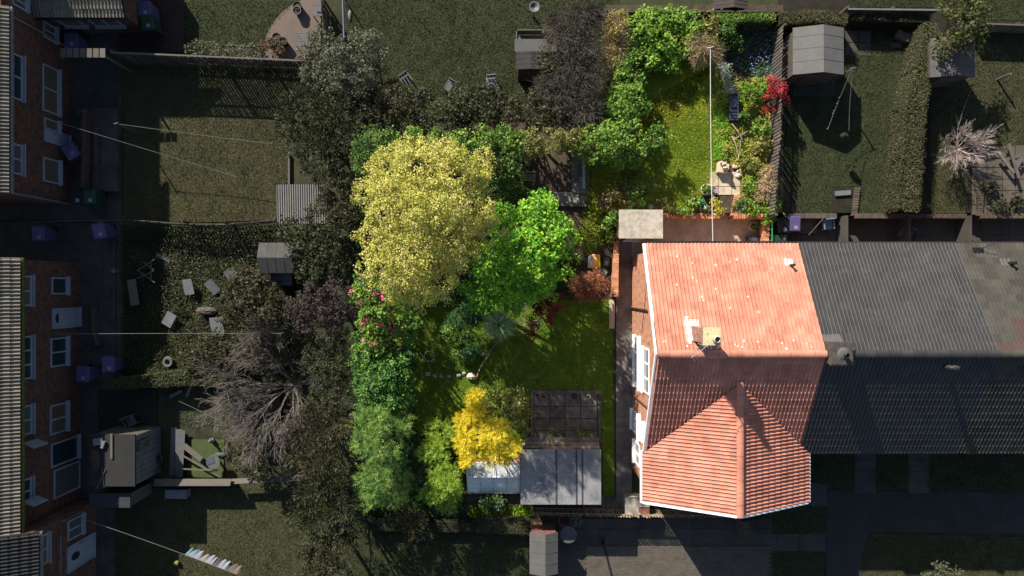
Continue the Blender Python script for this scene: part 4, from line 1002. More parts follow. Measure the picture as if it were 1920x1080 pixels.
plant("japanese_maple", "small bright red leaved maple by the right hand board fence", "tree", [(1447, 158, 1.9, 13), (1444, 182, 1.8, 14), (1458, 172, 2.0, 13), (1466, 190, 1.7, 9), (1446, 200, 1.5, 8)],
      "leaf_red", [(.10, .006, .012), (.28, .015, .025), (.46, .035, .045), (.4, .09, .08)], 'small', trunk=.04, trans=.35)
twigmass("dry_shrub", "dry tan twiggy shrub by the fence above the right end of the retaining wall", "shrub", [(1436, 345, 1.5, 14), (1430, 362, 1.3, 14), (1440, 325, 1.4, 12)], [(.3, .2, .12), (.5, .36, .22)], 260, .3, .007, [(.3, .24, .1), (.45, .32, .16)], ldens=.6)
plant("ivy_shrub", "climbing green ivy at the right end of the red brick retaining wall", "shrub", [(1445, 395, 1.3, 10), (1440, 415, 1.1, 8), (1450, 380, 1.3, 8)], "leaf_mid", MG, 'round', trunk=.03)
for (a_, b_, z_, r_, l_, cs_) in ((1402, 172, 1.5, 15, "leafy yellow green clump right of the black planter's top", MG), (1425, 165, 1.3, 14, "leafy clump left of the red maple's crown", MG), (1425, 235, 1.4, 13, "bright clump right of the branches in the weed bed", MG), (1432, 270, 1.4, 13, "olive clump by the board fence halfway down the weed bed", OL),
                                  (1408, 305, 1.3, 12, "olive clump right of the carved ornament", OL), (1412, 345, 1.3, 11, "leafy clump right of the flagstone landing", MG), (1410, 385, 1.3, 13, "green clump just above the right end of the retaining wall", MG), (1395, 215, 1.2, 9, "small clump beside the black planter's lower end", DG)):
    plant("flower_bed_shrub", l_, "shrub", [(a_, b_, z_, r_), (a_+9, b_+7, z_-.2, r_*.8), (a_-8, b_+6, z_-.25, r_*.7)], "leaf_mid" if cs_ is MG else "leaf_olive" if cs_ is OL else "leaf_dark", cs_, 'round', trunk=.02, rc=.14)
# beds near the coal store
plant("azalea_shrub", "dark reddish shrub above the left part of the coal store roof", "shrub", [(1150, 370, 1.5, 20), (1170, 352, 1.5, 16), (1130, 385, 1.3, 14)], "leaf_azalea", [(.03, .05, .015), (.10, .09, .03), (.2, .12, .06), (.16, .2, .05)], 'round', trunk=.04)
plant("camellia_shrub", "dark glossy shrub directly above the coal store roof", "shrub", [(1190, 372, 1.5, 18), (1210, 355, 1.3, 14), (1178, 388, 1.3, 12)], "leaf_dark", DG, 'round', trunk=.04)
plant("fern_shrub", "light green shrub growing along the left side of the coal store", "shrub", [(1145, 405, 1.4, 15), (1138, 425, 1.2, 14), (1150, 440, 1.0, 10)], "leaf_mid", MG, 'round', trunk=.04)
plant("currant_shrub", "small green bush beside the pots on the retaining wall", "shrub", [(1290, 388, 1.1, 14), (1275, 395, 1.0, 12), (1305, 380, 1.0, 10)], "leaf_mid", MG, 'round', trunk=.03)
plant("flowering_shrub", "low pinkish shrub at the left end of the retaining wall", "shrub", [(1258, 392, 1.1, 10), (1240, 382, 1.1, 10)], "leaf_azalea", DG, 'small', trunk=.03)
twigmass("berberis_shrub", "bronze brown twiggy shrub left of the low brick wall by the path", "shrub", [(1090, 535, 1.2, 22), (1115, 530, 1.2, 22), (1100, 550, .9, 16), (1130, 545, .8, 12)], [(.16, .06, .03), (.32, .13, .07), (.42, .2, .11)], 420, .3, .008, [(.12, .05, .025), (.34, .14, .07), (.42, .2, .1)], ldens=1.0)
plant("japanese_maple", "dark crimson maple below the vivid green tree", "tree", [(1040, 565, 1.6, 14), (1020, 580, 1.7, 18), (1035, 598, 1.4, 12), (992, 628, 1.0, 9), (1000, 600, 1.3, 12)], "leaf_crimson", [(.05, .004, .01), (.16, .012, .025), (.3, .03, .04)], 'small', trunk=.04)
bare("bare_shrub", "thin leafless grey shrub beside the spiky cordyline", "shrub", 985, 600, .9, .9, [(.22, .17, .15), (.36, .3, .27)], 7, 4, .03, .5, seed=4)
plant("juniper_shrub", "low blue green juniper left of the spiky cordyline", "shrub", [(868, 598, 1.0, 26), (848, 620, .8, 18), (892, 588, .9, 20)], "leaf_blue", [(.014, .045, .018), (.026, .085, .03), (.055, .13, .04)], 'small', trunk=.03)
plant("juniper_shrub", "second blue green juniper below and left of the cordyline", "shrub", [(885, 645, .8, 18), (875, 660, .6, 14)], "leaf_blue", DG, 'small', trunk=.03)
plant("sapling", "narrow pale green shrub catching the sun on the rockery bed", "shrub", [(842, 615, 1.1, 7), (850, 635, .9, 7), (858, 655, .6, 6)], "leaf_mid", MG, 'round', trunk=.02)
Bd = [P(a, b) for a, b in ((790, 575), (925, 640), (884, 706), (775, 690))]
cover(Bd, leafmat("bed_leaf", [(.03, .07, .01), (.08, .13, .02), (.14, .16, .03)]), "ground_cover", "low mossy growth on the triangular rockery bed", "plants", 350, .05, .035, .08, seed=36)
plant("rhododendron_tree", "rhododendron with pink blossom on the left boundary below the yellow tree", "shrub",
      [(690, 545, 4.0, 28), (725, 565, 3.9, 30), (700, 590, 3.9, 30), (745, 600, 3.6, 24), (735, 640, 3.3, 24), (698, 636, 3.6, 28), (755, 575, 3.2, 16)], "leaf_mid", MG, 'round', trunk=.08,
      flowers=("pink_blossom", [(.45, .03, .10), (.65, .07, .18), (.75, .22, .32)], 3.2, .085, None))
plant("holly_tree", "glossy mid green tree on the left boundary just below the rhododendron", "tree", [(695, 700, 3.6, 34), (735, 700, 3.5, 32), (705, 740, 3.8, 38), (745, 740, 3.2, 28), (695, 668, 3.2, 26), (755, 705, 2.8, 20), (725, 672, 3.0, 22)], "leaf_holly", [(.012, .05, .016), (.04, .13, .025), (.11, .24, .035), (.28, .38, .08)], 'round', trunk=.1)
plant("cypress_tree", "tall feathery green cypress in the middle of the left boundary row", "tree", [(700, 785, 4.2, 38), (740, 800, 3.6, 34), (705, 830, 4.4, 42), (745, 850, 3.6, 28)], "leaf_cypress", [(.014, .055, .018), (.045, .13, .03), (.16, .27, .045), (.40, .44, .10)], 'frond', trunk=.12)
plant("cypress_tree", "feathery green cypress in the bottom left corner of the garden", "tree", [(700, 890, 4.2, 40), (737, 922, 3.2, 28), (697, 928, 3.4, 28), (750, 895, 3.0, 26)], "leaf_cypress", DG, 'frond', trunk=.12)
plant("conifer_tree", "bushy yellow green conifer left of the glass cold frame", "tree", [(825, 810, 2.4, 30), (812, 850, 2.8, 34), (835, 890, 3.0, 34), (815, 925, 2.6, 28), (850, 915, 2.3, 20), (840, 942, 2.0, 18)], "leaf_conifer", [(.03, .09, .012), (.11, .22, .02), (.25, .37, .03), (.44, .5, .07)], 'frond', trunk=.09, fpm=80, flen=.24, L=.1)
plant("golden_cypress", "brilliant golden yellow conifer overhanging the cold frame", "tree",
      [(890, 770, 3.0, 26), (872, 788, 3.0, 22), (882, 825, 3.4, 30), (925, 808, 3.5, 28), (958, 832, 3.3, 22), (920, 852, 3.1, 24), (948, 858, 2.8, 18), (890, 742, 2.3, 14), (878, 862, 2.5, 16)], "leaf_gold", [(.14, .2, .01, 0), (.40, .38, .015, .25), (.74, .58, .02, .6), (.88, .72, .06, .88), (.80, .48, .04, 1)], 'frond', trunk=.08, fpm=80, flen=.28, L=.11, trans=.35)
plant("variegated_holly", "dark variegated shrub between the golden conifer and the sunken patio", "shrub", [(930, 755, 2.5, 22), (960, 755, 2.5, 26), (985, 775, 2.0, 16), (955, 785, 2.4, 24), (980, 795, 1.8, 14), (915, 745, 2.0, 16)], "leaf_varieg", [(.03, .05, .015), (.12, .15, .03), (.30, .29, .07), (.5, .45, .17)], 'round', trunk=.06)
for a, l in ((1035, "left tuft of weeds along the rough top edge of the garage roof"), (1083, "right tuft of weeds along the rough top edge of the garage roof")):
    plant("weed", l, "plant", [(a, 822, .5, 12), (a+8, 818, .4, 8)], "leaf_olive", OL, 'small', trunk=.02, dens=.6)
plant("flower_clump", "clump of white and pale blue flowers below the cold frame", "flowers", [(922, 942, .3, 16), (935, 940, .3, 9), (908, 938, .25, 8)], "leaf_dark", DG, 'small', trunk=.02, flowers=("white_blossom", [(.45, .5, .75), (.7, .72, .85), (.8, .8, .85)], 5, .05, None))
plant("lavender_clump", "mauve flowering clump at the top right of the garden steps", "flowers", [(1383, 383, .85, 9), (1391, 391, .8, 7)], "leaf_dark", DG, 'small', trunk=.01, flowers=("mauve_blossom", [(.3, .25, .6), (.5, .45, .8)], 9, .04, None))
plant("sedum_clump", "yellow flowering planter at the top left of the garden steps", "flowers", [(1344, 380, .95, 7), (1344, 395, .95, 7)], "leaf_sedum", [(.25, .25, .02), (.45, .4, .04), (.6, .5, .08)], 'small', trunk=.01, dens=1.4)
# cordyline: each long leaf a part
cx, cy = P(936, 608, 1.7); cl = root("cordyline", (cx, cy, 0), "spiky grey green cordyline with long arching sword leaves", "plant")
part(cl, "trunk", MB().cyl((cx, cy, -.02), (cx, cy, 1.6), .08, .06, 8), BARK())
CL = mat("cordyline_leaf", [(.16, .28, .12), (.30, .44, .20), (.48, .58, .32)], 6, .5, .1, objvar=.3)
lm = MB(); v = []; f = []; n = 6
for i in range(n+1):
    t = i/n; wv = .021*math.sin(math.pi*min(1, .12+t*.88))**.6*(1-t*.6) if i < n else 0.001
    yy = t*.78; zz_ = .40*t-.62*t*t
    v += [(-wv, yy, zz_), (0, yy, zz_-.012), (wv, yy, zz_)]
for i in range(n): k = i*3; f += [(k, k+1, k+4, k+3), (k+1, k+2, k+5, k+4)]
lme = mesh_from("leaf", lm.add(v, f)); lme.materials.append(CL)
for i in range(230):
    t = random.random(); M = Matrix.Translation((0, 0, 1.5+.12*t)) @ Matrix.Rotation(random.uniform(0, 6.283), 4, 'Z') @ Matrix.Rotation(.1+1.25*t**1.3-.35, 4, 'X') @ Matrix.Scale(random.uniform(.85, 1.3), 4)
    inst("leaf", lme, cl, M)

Uf = leafmat("understory_leaf", [(.010, .028, .008), (.025, .06, .014), (.05, .10, .02), (.10, .15, .03)])
cover([P(a, b, .2) for a, b in ((664, 252), (1010, 252), (1000, 330), (940, 420), (1080, 480), (1090, 560), (780, 580), (664, 600))], Uf, "ground_cover", "dark leafy undergrowth beneath the yellow and vivid green trees", "plants", 420, .10, .07, .5, seed=51)
cover([P(a, b) for a, b in ((664, 560), (790, 570), (775, 700), (780, 800), (870, 860), (872, 966), (664, 966))], Uf, "ground_cover", "dark undergrowth beneath the boundary trees on the left", "plants", 420, .10, .07, .4, seed=52)
cover([P(a, b, ZU) for a, b in ((1130, 24), (1350, 24), (1345, 110), (1230, 125), (1160, 240), (1165, 300), (1130, 300))], leafmat("understory_bright", [(.03, .07, .012), (.08, .14, .02), (.16, .22, .035), (.26, .26, .07)]), "ground_cover", "mixed undergrowth round the edge of the bright upper garden", "plants", 500, .09, .06, .45, seed=53)
plant("laurel_shrub", "dark shrub filling the corner above the yellow tree's left shoulder", "shrub", [(735, 262, 4.4, 18), (775, 258, 4.4, 16), (820, 260, 4.4, 14), (845, 268, 4.4, 14)], "leaf_mid", MG, 'small')
plant("laurel_shrub", "dark dense shrub in the gap between yellow tree and shaded patio bench", "shrub", [(955, 345, 2.4, 26), (940, 375, 2.6, 26), (970, 365, 2.0, 18), (925, 385, 2.8, 20)], "leaf_dark", DG, 'round')
plant("laurel_shrub", "deep green shrub in the gap below the yellow tree's lowest lobe", "shrub", [(770, 600, 1.6, 20), (765, 640, 1.4, 16), (760, 670, 1.5, 16)], "leaf_holly", DG, 'round')

plant("ivy_shrub", "bushy green growth joining the broad leaved shrub to the brambles in the top garden", "shrub", [(1170, 120, 1.8, 22), (1190, 115, 1.5, 18), (1150, 105, 1.7, 20), (1175, 145, 1.6, 18), (1205, 125, 1.3, 14)], "leaf_mid", MG, 'round', trunk=.04)
plant("ivy_shrub", "dark olive growth along the top edge just left of the pole", "shrub", [(1300, 38, 1.7, 18), (1325, 45, 1.6, 18), (1340, 60, 1.5, 16), (1165, 38, 1.8, 16)], "leaf_olive", OL, 'round', trunk=.04)
plant("laurel_shrub", "olive shrub bridging the privet and the hawthorn above the shaded patio", "shrub", [(1070, 262, 2.8, 20), (1090, 275, 2.4, 18), (1048, 270, 2.8, 18)], "leaf_olive", OL, 'round', trunk=.05)
plant("holly_tree", "dark gap filling holly between the rhododendron and the glossy green tree", "tree", [(690, 655, 3.4, 26), (725, 650, 3.2, 24), (680, 620, 3.4, 20), (755, 640, 2.6, 18), (757, 760, 2.6, 20), (690, 770, 3.6, 24)], "leaf_holly", DG, 'round')

# ------------------------------------------------------------------ property objects
def flatpiece(mb, c, hx, hy, hz, rz=0, tilt=0): return mb.obox(c, hx, hy, hz, rz, tilt)
# coal store
x0, y1 = P(1161, 393, 2.1); x1, y0 = P(1243, 447, 2.1)
cs = root("coal_store", ((x0+x1)/2, (y0+y1)/2, 0), "small brick outhouse with a flat speckled concrete roof behind the house", "outbuilding")
part(cs, "wall", MB().box(x0+.08, y0+.10, 0, x1-.08, y1-.08, 1.99), REDBR)
part(cs, "roof", MB().box(x0, y0, 1.995, x1, y1, 2.1), mat("speckled_concrete", [(.24, .21, .17), (.38, .34, .28), (.46, .42, .36)], 5, .95, .6, fine=26))
door(cs, '-y', y0+.10, x0+.5, x0+1.25, .03, 1.85, WHITE, WHITE)
# retaining walls: red brick with loose coping bricks
def brickwall(name, label, pts, th, z0, z1, m, cope=None, group=None, blabel=None, bl=.225, cat="wall"):
    c = ((pts[0][0]+pts[-1][0])/2, (pts[0][1]+pts[-1][1])/2, z0); rt = root(name, c, label, cat, group); w_ = MB()
    for i in range(len(pts)-1):
        a = Vector((*pts[i], 0)); b = Vector((*pts[i+1], 0)); d = b-a; ang = math.atan2(d.y, d.x); cc = (a+b)/2
        w_.obox((cc.x, cc.y, (z0+z1)/2), d.length/2, th/2, (z1-z0)/2, ang)
        if cope:
            n = max(1, int(d.length/.11)); mb = MB().obox((0, 0, 0), .048, th/2+.012, .035); me = mesh_from("coping_brick", mb); me.materials.append(cope)
            for k in range(n):
                q = a+d*((k+.5)/n)-Vector(c); inst("coping_brick", me, rt, Matrix.Translation((q.x, q.y, z1-z0+.036+random.uniform(-.004, .006))) @ Matrix.Rotation(ang+random.uniform(-.03, .03), 4, 'Z'))
    part(rt, "brickwork", w_, m); return rt
COPE = mat("coping_brick", [(.36, .14, .07), (.48, .21, .11), (.55, .29, .17)], 6, .9, .5, objvar=.22)
N_COPE = mat("neighbour_coping", [(.07, .05, .04), (.10, .075, .058)], 6, .9, .5, objvar=.22)
yw = P(0, 405, .75)[1]
brickwall("retaining_wall", "red brick retaining wall along the top of the rear yard, left of the steps", [(6.6, yw), (P(1349, 0, .7)[0], yw)], .22, -.02, .74, REDBR, COPE)
brickwall("retaining_wall", "red brick retaining wall of the rear yard right of the steps, with its slanting return", [(P(1381, 0, .7)[0], P(0, 366, .7)[1]), (P(1374, 0, .7)[0], yw), (P(1434, 0, .7)[0], yw)], .22, -.02, .78, REDBR, COPE)
brickwall("garden_wall", "low red brick wall between the sloping grass and the side path", [(P(1155, 0, .8)[0], P(0, 452, .8)[1]), (P(1154, 0, .8)[0], P(0, 557, .8)[1])], .22, -.02, .80, REDBR, COPE)
brickwall("garden_wall", "short orange brick wall at the right end of the rear yard", [(P(1437, 0, .8)[0], yw-.15), (P(1433, 0, .8)[0], 1.6)], .24, -.02, .85, REDBR, COPE)
def steps(name, label, cxp, y_top, wd, n, ztop, run, m, rm, group=None):
    x = P(cxp, 0, ztop)[0]; y = P(0, y_top, ztop)[1]; rt = root(name, (x, y-run*n, 0), label, "steps", group)
    for k in range(n):
        z = ztop*(1-(k+1)/(n+1)); mb = MB().box(x-wd/2, y-run*(k+1), z-.05, x+wd/2, y-run*k+.02, z); part(rt, "tread", mb, m)
        part(rt, "riser", MB().box(x-wd/2+.01, y-run*(k+1)+.03, -.02, x+wd/2-.01, y-run*k, z-.052), rm)
    return rt
steps("garden_steps", "flight of slab steps cutting through the red retaining wall", 1362, 365, .56, 4, .7, .24, FLAG, REDBR)
# washing line with pole
def line(name, label, a, b, m, r=.012, pole=None, pm=None, group=None, sag=.1, cat="washing line"):
    a = Vector(a); b = Vector(b); rt = root(name, (a.x, a.y, 0 if not pole else pole), label, cat, group)
    pts = [a+(b-a)*t-Vector((0, 0, sag*4*t*(1-t))) for t in lin(0, 1, 10)]
    part(rt, "line", MB().tube(pts, r, 5), m)
    if pole is not None:
        part(rt, "pole", MB().cyl((a.x, a.y, pole-.02), (a.x, a.y, a.z+.05), .035, .03, 8), pm)
        part(rt, "pole_hook", MB().cyl((a.x-.12, a.y, a.z-.02), (a.x+.12, a.y+.04, a.z+.03), .02, n=6), pm)
    return rt
ax, ay = P(1332, 90, 3.1); bx, by = P(1338, 455, 4.0)
line("washing_line", "white washing line running from the pole in the shrubs down to the red house", (ax, ay, 3.1), (bx, by, 3.9), WIRE, .016, ZU, STEEL)
# planter bench, black
x, y = P(1376, 200, 1.1)
pb = root("garden_planter", (x, y, ZU), "black plastic barrow shaped planter standing among the weeds", "planter")
mb = MB(); zt = 1.15
for (a, b, c, d) in ((x-.20, y-.62, x-.15, y+.62), (x+.15, y-.62, x+.20, y+.62), (x-.15, y-.62, x+.15, y-.57), (x-.15, y+.57, x+.15, y+.62), (x-.15, y-.03, x+.15, y+.03)): mb.box(a, b, ZU, c, d, zt)
NAV = mat("navy_plastic", [(.03, .035, .06), (.05, .055, .09)], 4, .35, .05)
part(pb, "rim", mb, NAV); part(pb, "tray", MB().box(x-.148, y+.035, zt-.2, x+.148, y+.565, zt-.15), mat("grey_liner", [(.08, .09, .12), (.14, .15, .19)], 3, .5, .1)); part(pb, "tray", MB().box(x-.148, y-.565, zt-.15, x+.148, y-.035, zt-.1), MATS["grey_liner"])
for k in range(3): part(pb, "slat", MB().box(x-.15, y-.5+.14*k, zt-.06, x+.15, y-.44+.14*k, zt-.02), NAV)
# timber lengths in the bed
r9 = random.Random(3)
for (a, b, c, d, l) in ((1372, 232, 1392, 262, "grey branch lying highest in the weed bed below the black planter"), (1376, 262, 1402, 246, "pale branch crossing the weed bed under the planter"), (1384, 300, 1388, 262, "upright pale stake lying in the weeds above the flagstones"), (1372, 255, 1383, 285, "short brown branch lying left in the weed bed")):
    p = Vector((*P(a, b, 1.05), 1.05)); q = Vector((*P(c, d, 1.12), 1.12)); single("branch", MB().cyl(p, (p+q)/2+Vector((.03, .02, .02)), .03, .025, 7).cyl((p+q)/2+Vector((.03, .02, .02)), q, .025, .015, 7), mat("dead_wood", [(.25, .18, .13), (.45, .36, .28)], 8, .9, .5), l, "branch", "branches lying in the weed bed")
# stone bird bath / ornament
x, y = P(1358, 312, 1.2)
bb_ = root("stone_ornament", (x, y, ZU), "carved buff stone ornament on a plinth above the flagstones", "ornament")
STN = mat("buff_stone", [(.36, .29, .20), (.5, .42, .31), (.58, .5, .4)], 7, .9, .5)
part(bb_, "plinth", MB().prism([(x-.25, y-.22), (x+.22, y-.27), (x+.28, y+.12), (x+.05, y+.2), (x-.12, y+.28), (x-.2, y+.25)], ZU, ZU+.35), STN)
part(bb_, "figure", MB().rock((x-.02, y+.1, ZU+.5), .12, .10, .2, 4).rock((x+.06, y-.08, ZU+.48), .15, .09, .16, 5).rock((x-.1, y+.18, ZU+.45), .09, .08, .14, 6), STN)
for i, (a, b, l) in enumerate(((1378, 313, "flat buff stone right of the carved ornament"), (1386, 322, "small buff stone nearest the weeds beside the ornament"), (1383, 330, "low buff stone just above the landing flags"))):
    x, y = P(a, b, ZU); single("stone", MB().rock((x, y, ZU+.07), .17, .12, .09, i+9), STN, l, "stone", "loose stones by the ornament")
def pot(name, label, px, py, z, r, h, m, plantcol=None, group=None, cat="pot", soil=SOIL, cl=None):
    x, y = P(px, py, z+h); rt = root(name, (x, y, z), label, cat, group)
    part(rt, "pot", MB().lathe((x, y, z), [(0, .01), (r*.72, .0), (r*.95, h*.85), (r, h*.86), (r, h), (r*.86, h), (r*.84, h*.85)], 20), m, smooth=False)
    part(rt, "compost", MB().lathe((x, y, z+h*.82), [(0, .02), (r*.5, .015), (r*.86, 0)], 14), soil)
    if plantcol:
        V, R = crown_geo([(x, y, z+h*.9, r*.75)], .07, .045, .08, 120, 10, 'round'); me = quadmesh("foliage", V, R, (x, y, z), leafmat(*plantcol)); o = bpy.data.objects.new("foliage", me); COL.objects.link(o); o.parent = rt
    return rt
PALE = mat("pale_stoneware", [(.5, .45, .38), (.62, .57, .5)], 5, .8, .2)
pot("round_planter", "large round pale rimmed planter on the edge of the upper lawn", 1325, 355, ZU, .26, .3, PALE, ("leaf_mid", MG))
pot("flower_pot", "small pot with violet flowers touching the washing line", 1338, 356, ZU, .14, .25, TERRA, ("mauve_blossom", None))
pot("hanging_planter", "round planter ring in the shaded yard corner right of the steps", 1414, 425, .02, .2, .35, PALE, ("leaf_mid", MG))
pot("flower_pot", "dark little pot leftmost among the pots by the steps", 1302, 372, ZU, .10, .18, BLACK, ("leaf_crimson", None))
pot("flower_pot", "grey pot with pink tint nearest the yellow planter", 1329, 392, ZU, .14, .2, mat("grey_pot", [(.2, .17, .16), (.3, .26, .24)], 5, .8, .2), ("leaf_azalea", DG))
x, y = P(1318, 378, 1.0); wc = root("watering_can", (x, y, ZU), "green watering can among the pots by the steps", "watering can")
GRN = mat("green_plastic", [(.01, .22, .09), (.02, .35, .15)], 4, .4, .05)
part(wc, "can", MB().cyl((x, y, ZU), (x, y, ZU+.26), .11, .10, 14), GRN); part(wc, "spout", MB().cyl((x+.08, y-.05, ZU+.1), (x+.12, y-.3, ZU+.3), .02, .018, 8).cyl((x+.12, y-.3, ZU+.3), (x+.125, y-.33, ZU+.32), .045, .05, 10), mat("pale_green_plastic", [(.15, .4, .3), (.3, .55, .42)], 4, .4, .05)); part(wc, "handle", MB().tube([(x-.08, y, ZU+.24), (x-.12, y+.08, ZU+.33), (x, y+.1, ZU+.36), (x+.04, y, ZU+.27)], .014), GRN)
x, y = P(1222, 387, 1.1); single("plastic_jug", MB().cyl((x, y, ZU), (x, y, ZU+.22), .13, .10, 12).cyl((x, y, ZU+.22), (x, y, ZU+.3), .05, .04, 10).tube([(x+.1, y, ZU+.06), (x+.2, y, ZU+.18), (x+.06, y, ZU+.26)], .015), mat("aqua_plastic", [(.3, .5, .44), (.45, .62, .56)], 4, .4, .05), "pale aqua plastic jug standing behind the coal store roof", "jug")
x, y = P(1415, 450, .5); sm = root("garden_trough", (x, y, 0), "dark square trough by the wall end against the rear of the house", "trough")
part(sm, "rim", MB().box(x-.25, y-.2, .02, x+.25, y-.17, .5).box(x-.25, y+.17, .02, x+.25, y+.2, .5).box(x-.25, y-.17, .02, x-.22, y+.17, .5).box(x+.22, y-.17, .02, x+.25, y+.17, .5), BLACK); part(sm, "lid", MB().box(x-.22, y-.17, .43, x+.22, y+.17, .47), mat("slate_lid", [(.045, .05, .065), (.06, .065, .08)], 3, .5, .1))
# compost bag and tray by the brick wall
x, y = P(1113, 489, .45); z = g1(x, y); cb = root("compost_bag", (x, y, z), "white and yellow plastic compost bag lying by the brick wall", "bag")
mb = MB(); n = 7; v = []; f = []; rr_ = random.Random(2)
for j in range(n+1):
    for i in range(n+1):
        u = i/n*2-1; w2 = j/n*2-1; hgt = .14*(1-u**4)*(1-w2**4)+rr_.uniform(-.015, .015)*(abs(u) < .9); v.append((x+u*.24+.03*w2, y+w2*.33, z+.04+hgt))
f = [(j*(n+1)+i, j*(n+1)+i+1, (j+1)*(n+1)+i+1, (j+1)*(n+1)+i) for j in range(n) for i in range(n)]
m_, t_, b_ = newmat("printed_bag"); g_ = node(t_, "ShaderNodeTexCoord"); sx_ = node(t_, "ShaderNodeSeparateXYZ"); nz = node(t_, "ShaderNodeTexNoise"); nz.inputs["Scale"].default_value = 5
t_.links.new(g_.outputs["Generated"], sx_.inputs[0]); t_.links.new(g_.outputs["Generated"], nz.inputs["Vector"]); ad = node(t_, "ShaderNodeMath", operation='MULTIPLY_ADD'); ad.inputs[1].default_value = .5; t_.links.new(nz.outputs["Fac"], ad.inputs[0]); t_.links.new(sx_.outputs[0], ad.inputs[2])
r_2 = ramp(t_, [(.75, .74, .7, 0), (.75, .72, .66, .45), (.8, .25, .05, .55), (.8, .6, .35, .68), (.85, .5, .02, .95), (.8, .55, .02, 1)], ad.outputs[0]); r_2.color_ramp.interpolation = 'CONSTANT'; t_.links.new(r_2.outputs[0], b_.inputs["Base Color"]); b_.inputs["Roughness"].default_value = .35
part(cb, "bag", mb.add(v, f), m_, smooth=True); part(cb, "folded_end", MB().obox((x+.25, y-.02, z+.1), .05, .3, .03, .05, .2, 'Y'), mat("yellow_film", [(.8, .5, .02), (.85, .6, .05)], 5, .4, .1))
x, y = P(1138, 489, .6); z = g1(x, y); tr = root("seed_tray", (x, y, z), "black rectangular seed tray beside the compost bag", "tray")
mb = MB()
for (a, b, c, d) in ((-.14, -.23, -.12, .23), (.12, -.23, .14, .23), (-.12, -.23, .12, -.21), (-.12, .21, .12, .23)): mb.box(x+a, y+b, z, x+c, y+d, z+.14)
part(tr, "rim", mb, BLACK); part(tr, "compost", MB().box(x-.12, y-.21, z+.01, x+.12, y+.21, z+.08), mat("grey_grit", [(.06, .06, .06), (.12, .12, .12)], 20, .9, .6))
pot("clay_pot", "orange clay pot at the top end of the low brick wall", 1147, 461, .5, .15, .35, TERRA)
x, y = P(1130, 508, .4); z = g1(x, y); single("slate_sheet", MB().obox((x, y, z+.05), .24, .13, .012, -.4, .06), mat("slate_grey", [(.14, .15, .15), (.22, .23, .23)], 4, .7, .2), "grey slate sheet lying between the bronze shrub and the seed tray", "slate")
# shaded patio bench
x, y = P(990, 333, 1.1); z = .70
bn = root("garden_bench", (x, y, z), "weathered wooden bench half hidden left of the shaded patio", "bench")
for k in range(3): part(bn, "seat_slat", MB().box(x-.35, y-.16+.11*k, z+.40, x+.35, y-.07+.11*k, z+.43), WOOD)
for sx in (-.3, .3): part(bn, "leg", MB().box(x+sx-.03, y-.15, z-.02, x+sx+.03, y+.17, z+.398), WOOD)
part(bn, "backrest", MB().box(x-.35, y+.19, z+.4, x+.35, y+.22, z+.8), WOOD)
x, y = P(1020, 385, .95)
single("timber_beam", MB().obox((P(1065, 384, .8)[0], P(1065, 384, .8)[1], .8), .85, .06, .07, -.03), OLDSLAB, "long low concrete edging beam along the bottom of the shaded patio", "beam")
single("timber_beam", MB().obox((P(1094, 320, .8)[0], P(1094, 320, .8)[1], .8), .06, .85, .06, .02), STEEL, "pale edging beam running up the right side of the shaded patio", "beam")
# lower garden bits
x, y = P(805, 668, .3); rg = MB(); K = 22
for i in range(K): a0 = 6.283*i/K; a1 = 6.283*(i+1)/K; rg.cyl((x+.24*math.cos(a0), y+.24*math.sin(a0), .26), (x+.24*math.cos(a1), y+.24*math.sin(a1), .26), .022, n=6)
for i in range(3): a0 = 2.1*i; rg.cyl((x+.24*math.cos(a0), y+.24*math.sin(a0), -.02), (x+.24*math.cos(a0), y+.24*math.sin(a0), .26), .015, n=6)
single("plant_support", rg, STEEL, "pale metal plant support ring on the rockery bed", "plant support")
x, y = P(884, 706, .15); single("boulder", MB().rock((x, y, .1), .24, .19, .2, 21), STN, "large buff boulder at the tip of the triangular bed", "boulder")
for i, (a, b, r, l) in enumerate(((802, 702, .14, "leftmost grey stone of the bed's lower edge"), (815, 705, .11, "second grey stone along the bed's lower edge"), (827, 706, .10, "third grey stone along the bed's lower edge"), (842, 706, .10, "flat mid stone on the bed's lower edge"), (860, 704, .13, "rounded stone left of the big boulder"), (870, 700, .1, "little stone just left of the big boulder"), (850, 657, .08, "white stone in the sunny streak on the rockery"), (856, 664, .07, "small white stone below the one in the sunny streak"))):
    x, y = P(a, b, .1); single("stone", MB().rock((x, y, .05), r, r*.8, r*.6, i+30), mat("grey_stone", [(.22, .21, .2), (.4, .38, .36)], 9, .9, .5), l, "stone", "stones edging the rockery bed")
for a, b, l in ((869, 661, "round pale disc stone in the shade of the juniper"), (905, 664, "pale disc stone beside the bed's diagonal edging")):
    x, y = P(a, b, .05); single("disc_stone", MB().lathe((x, y, 0), [(.0, .07), (.08, .07), (.1, .04), (.1, 0)], 12), MATS["grey_stone"], l, "stone")
ed = MB(); pts_ = [P(a, b, .1) for a, b in ((934, 640), (924, 652), (913, 670), (900, 690), (893, 708))]
for i in range(4): a = Vector((*pts_[i], 0)); b = Vector((*pts_[i+1], 0)); d = b-a; ed.obox(((a.x+b.x)/2, (a.y+b.y)/2, .06), d.length/2+.01, .025, .07, math.atan2(d.y, d.x))
single("lawn_edging", ed, WOOD, "thin timber edging curving from the cordyline down to the boulder", "edging")
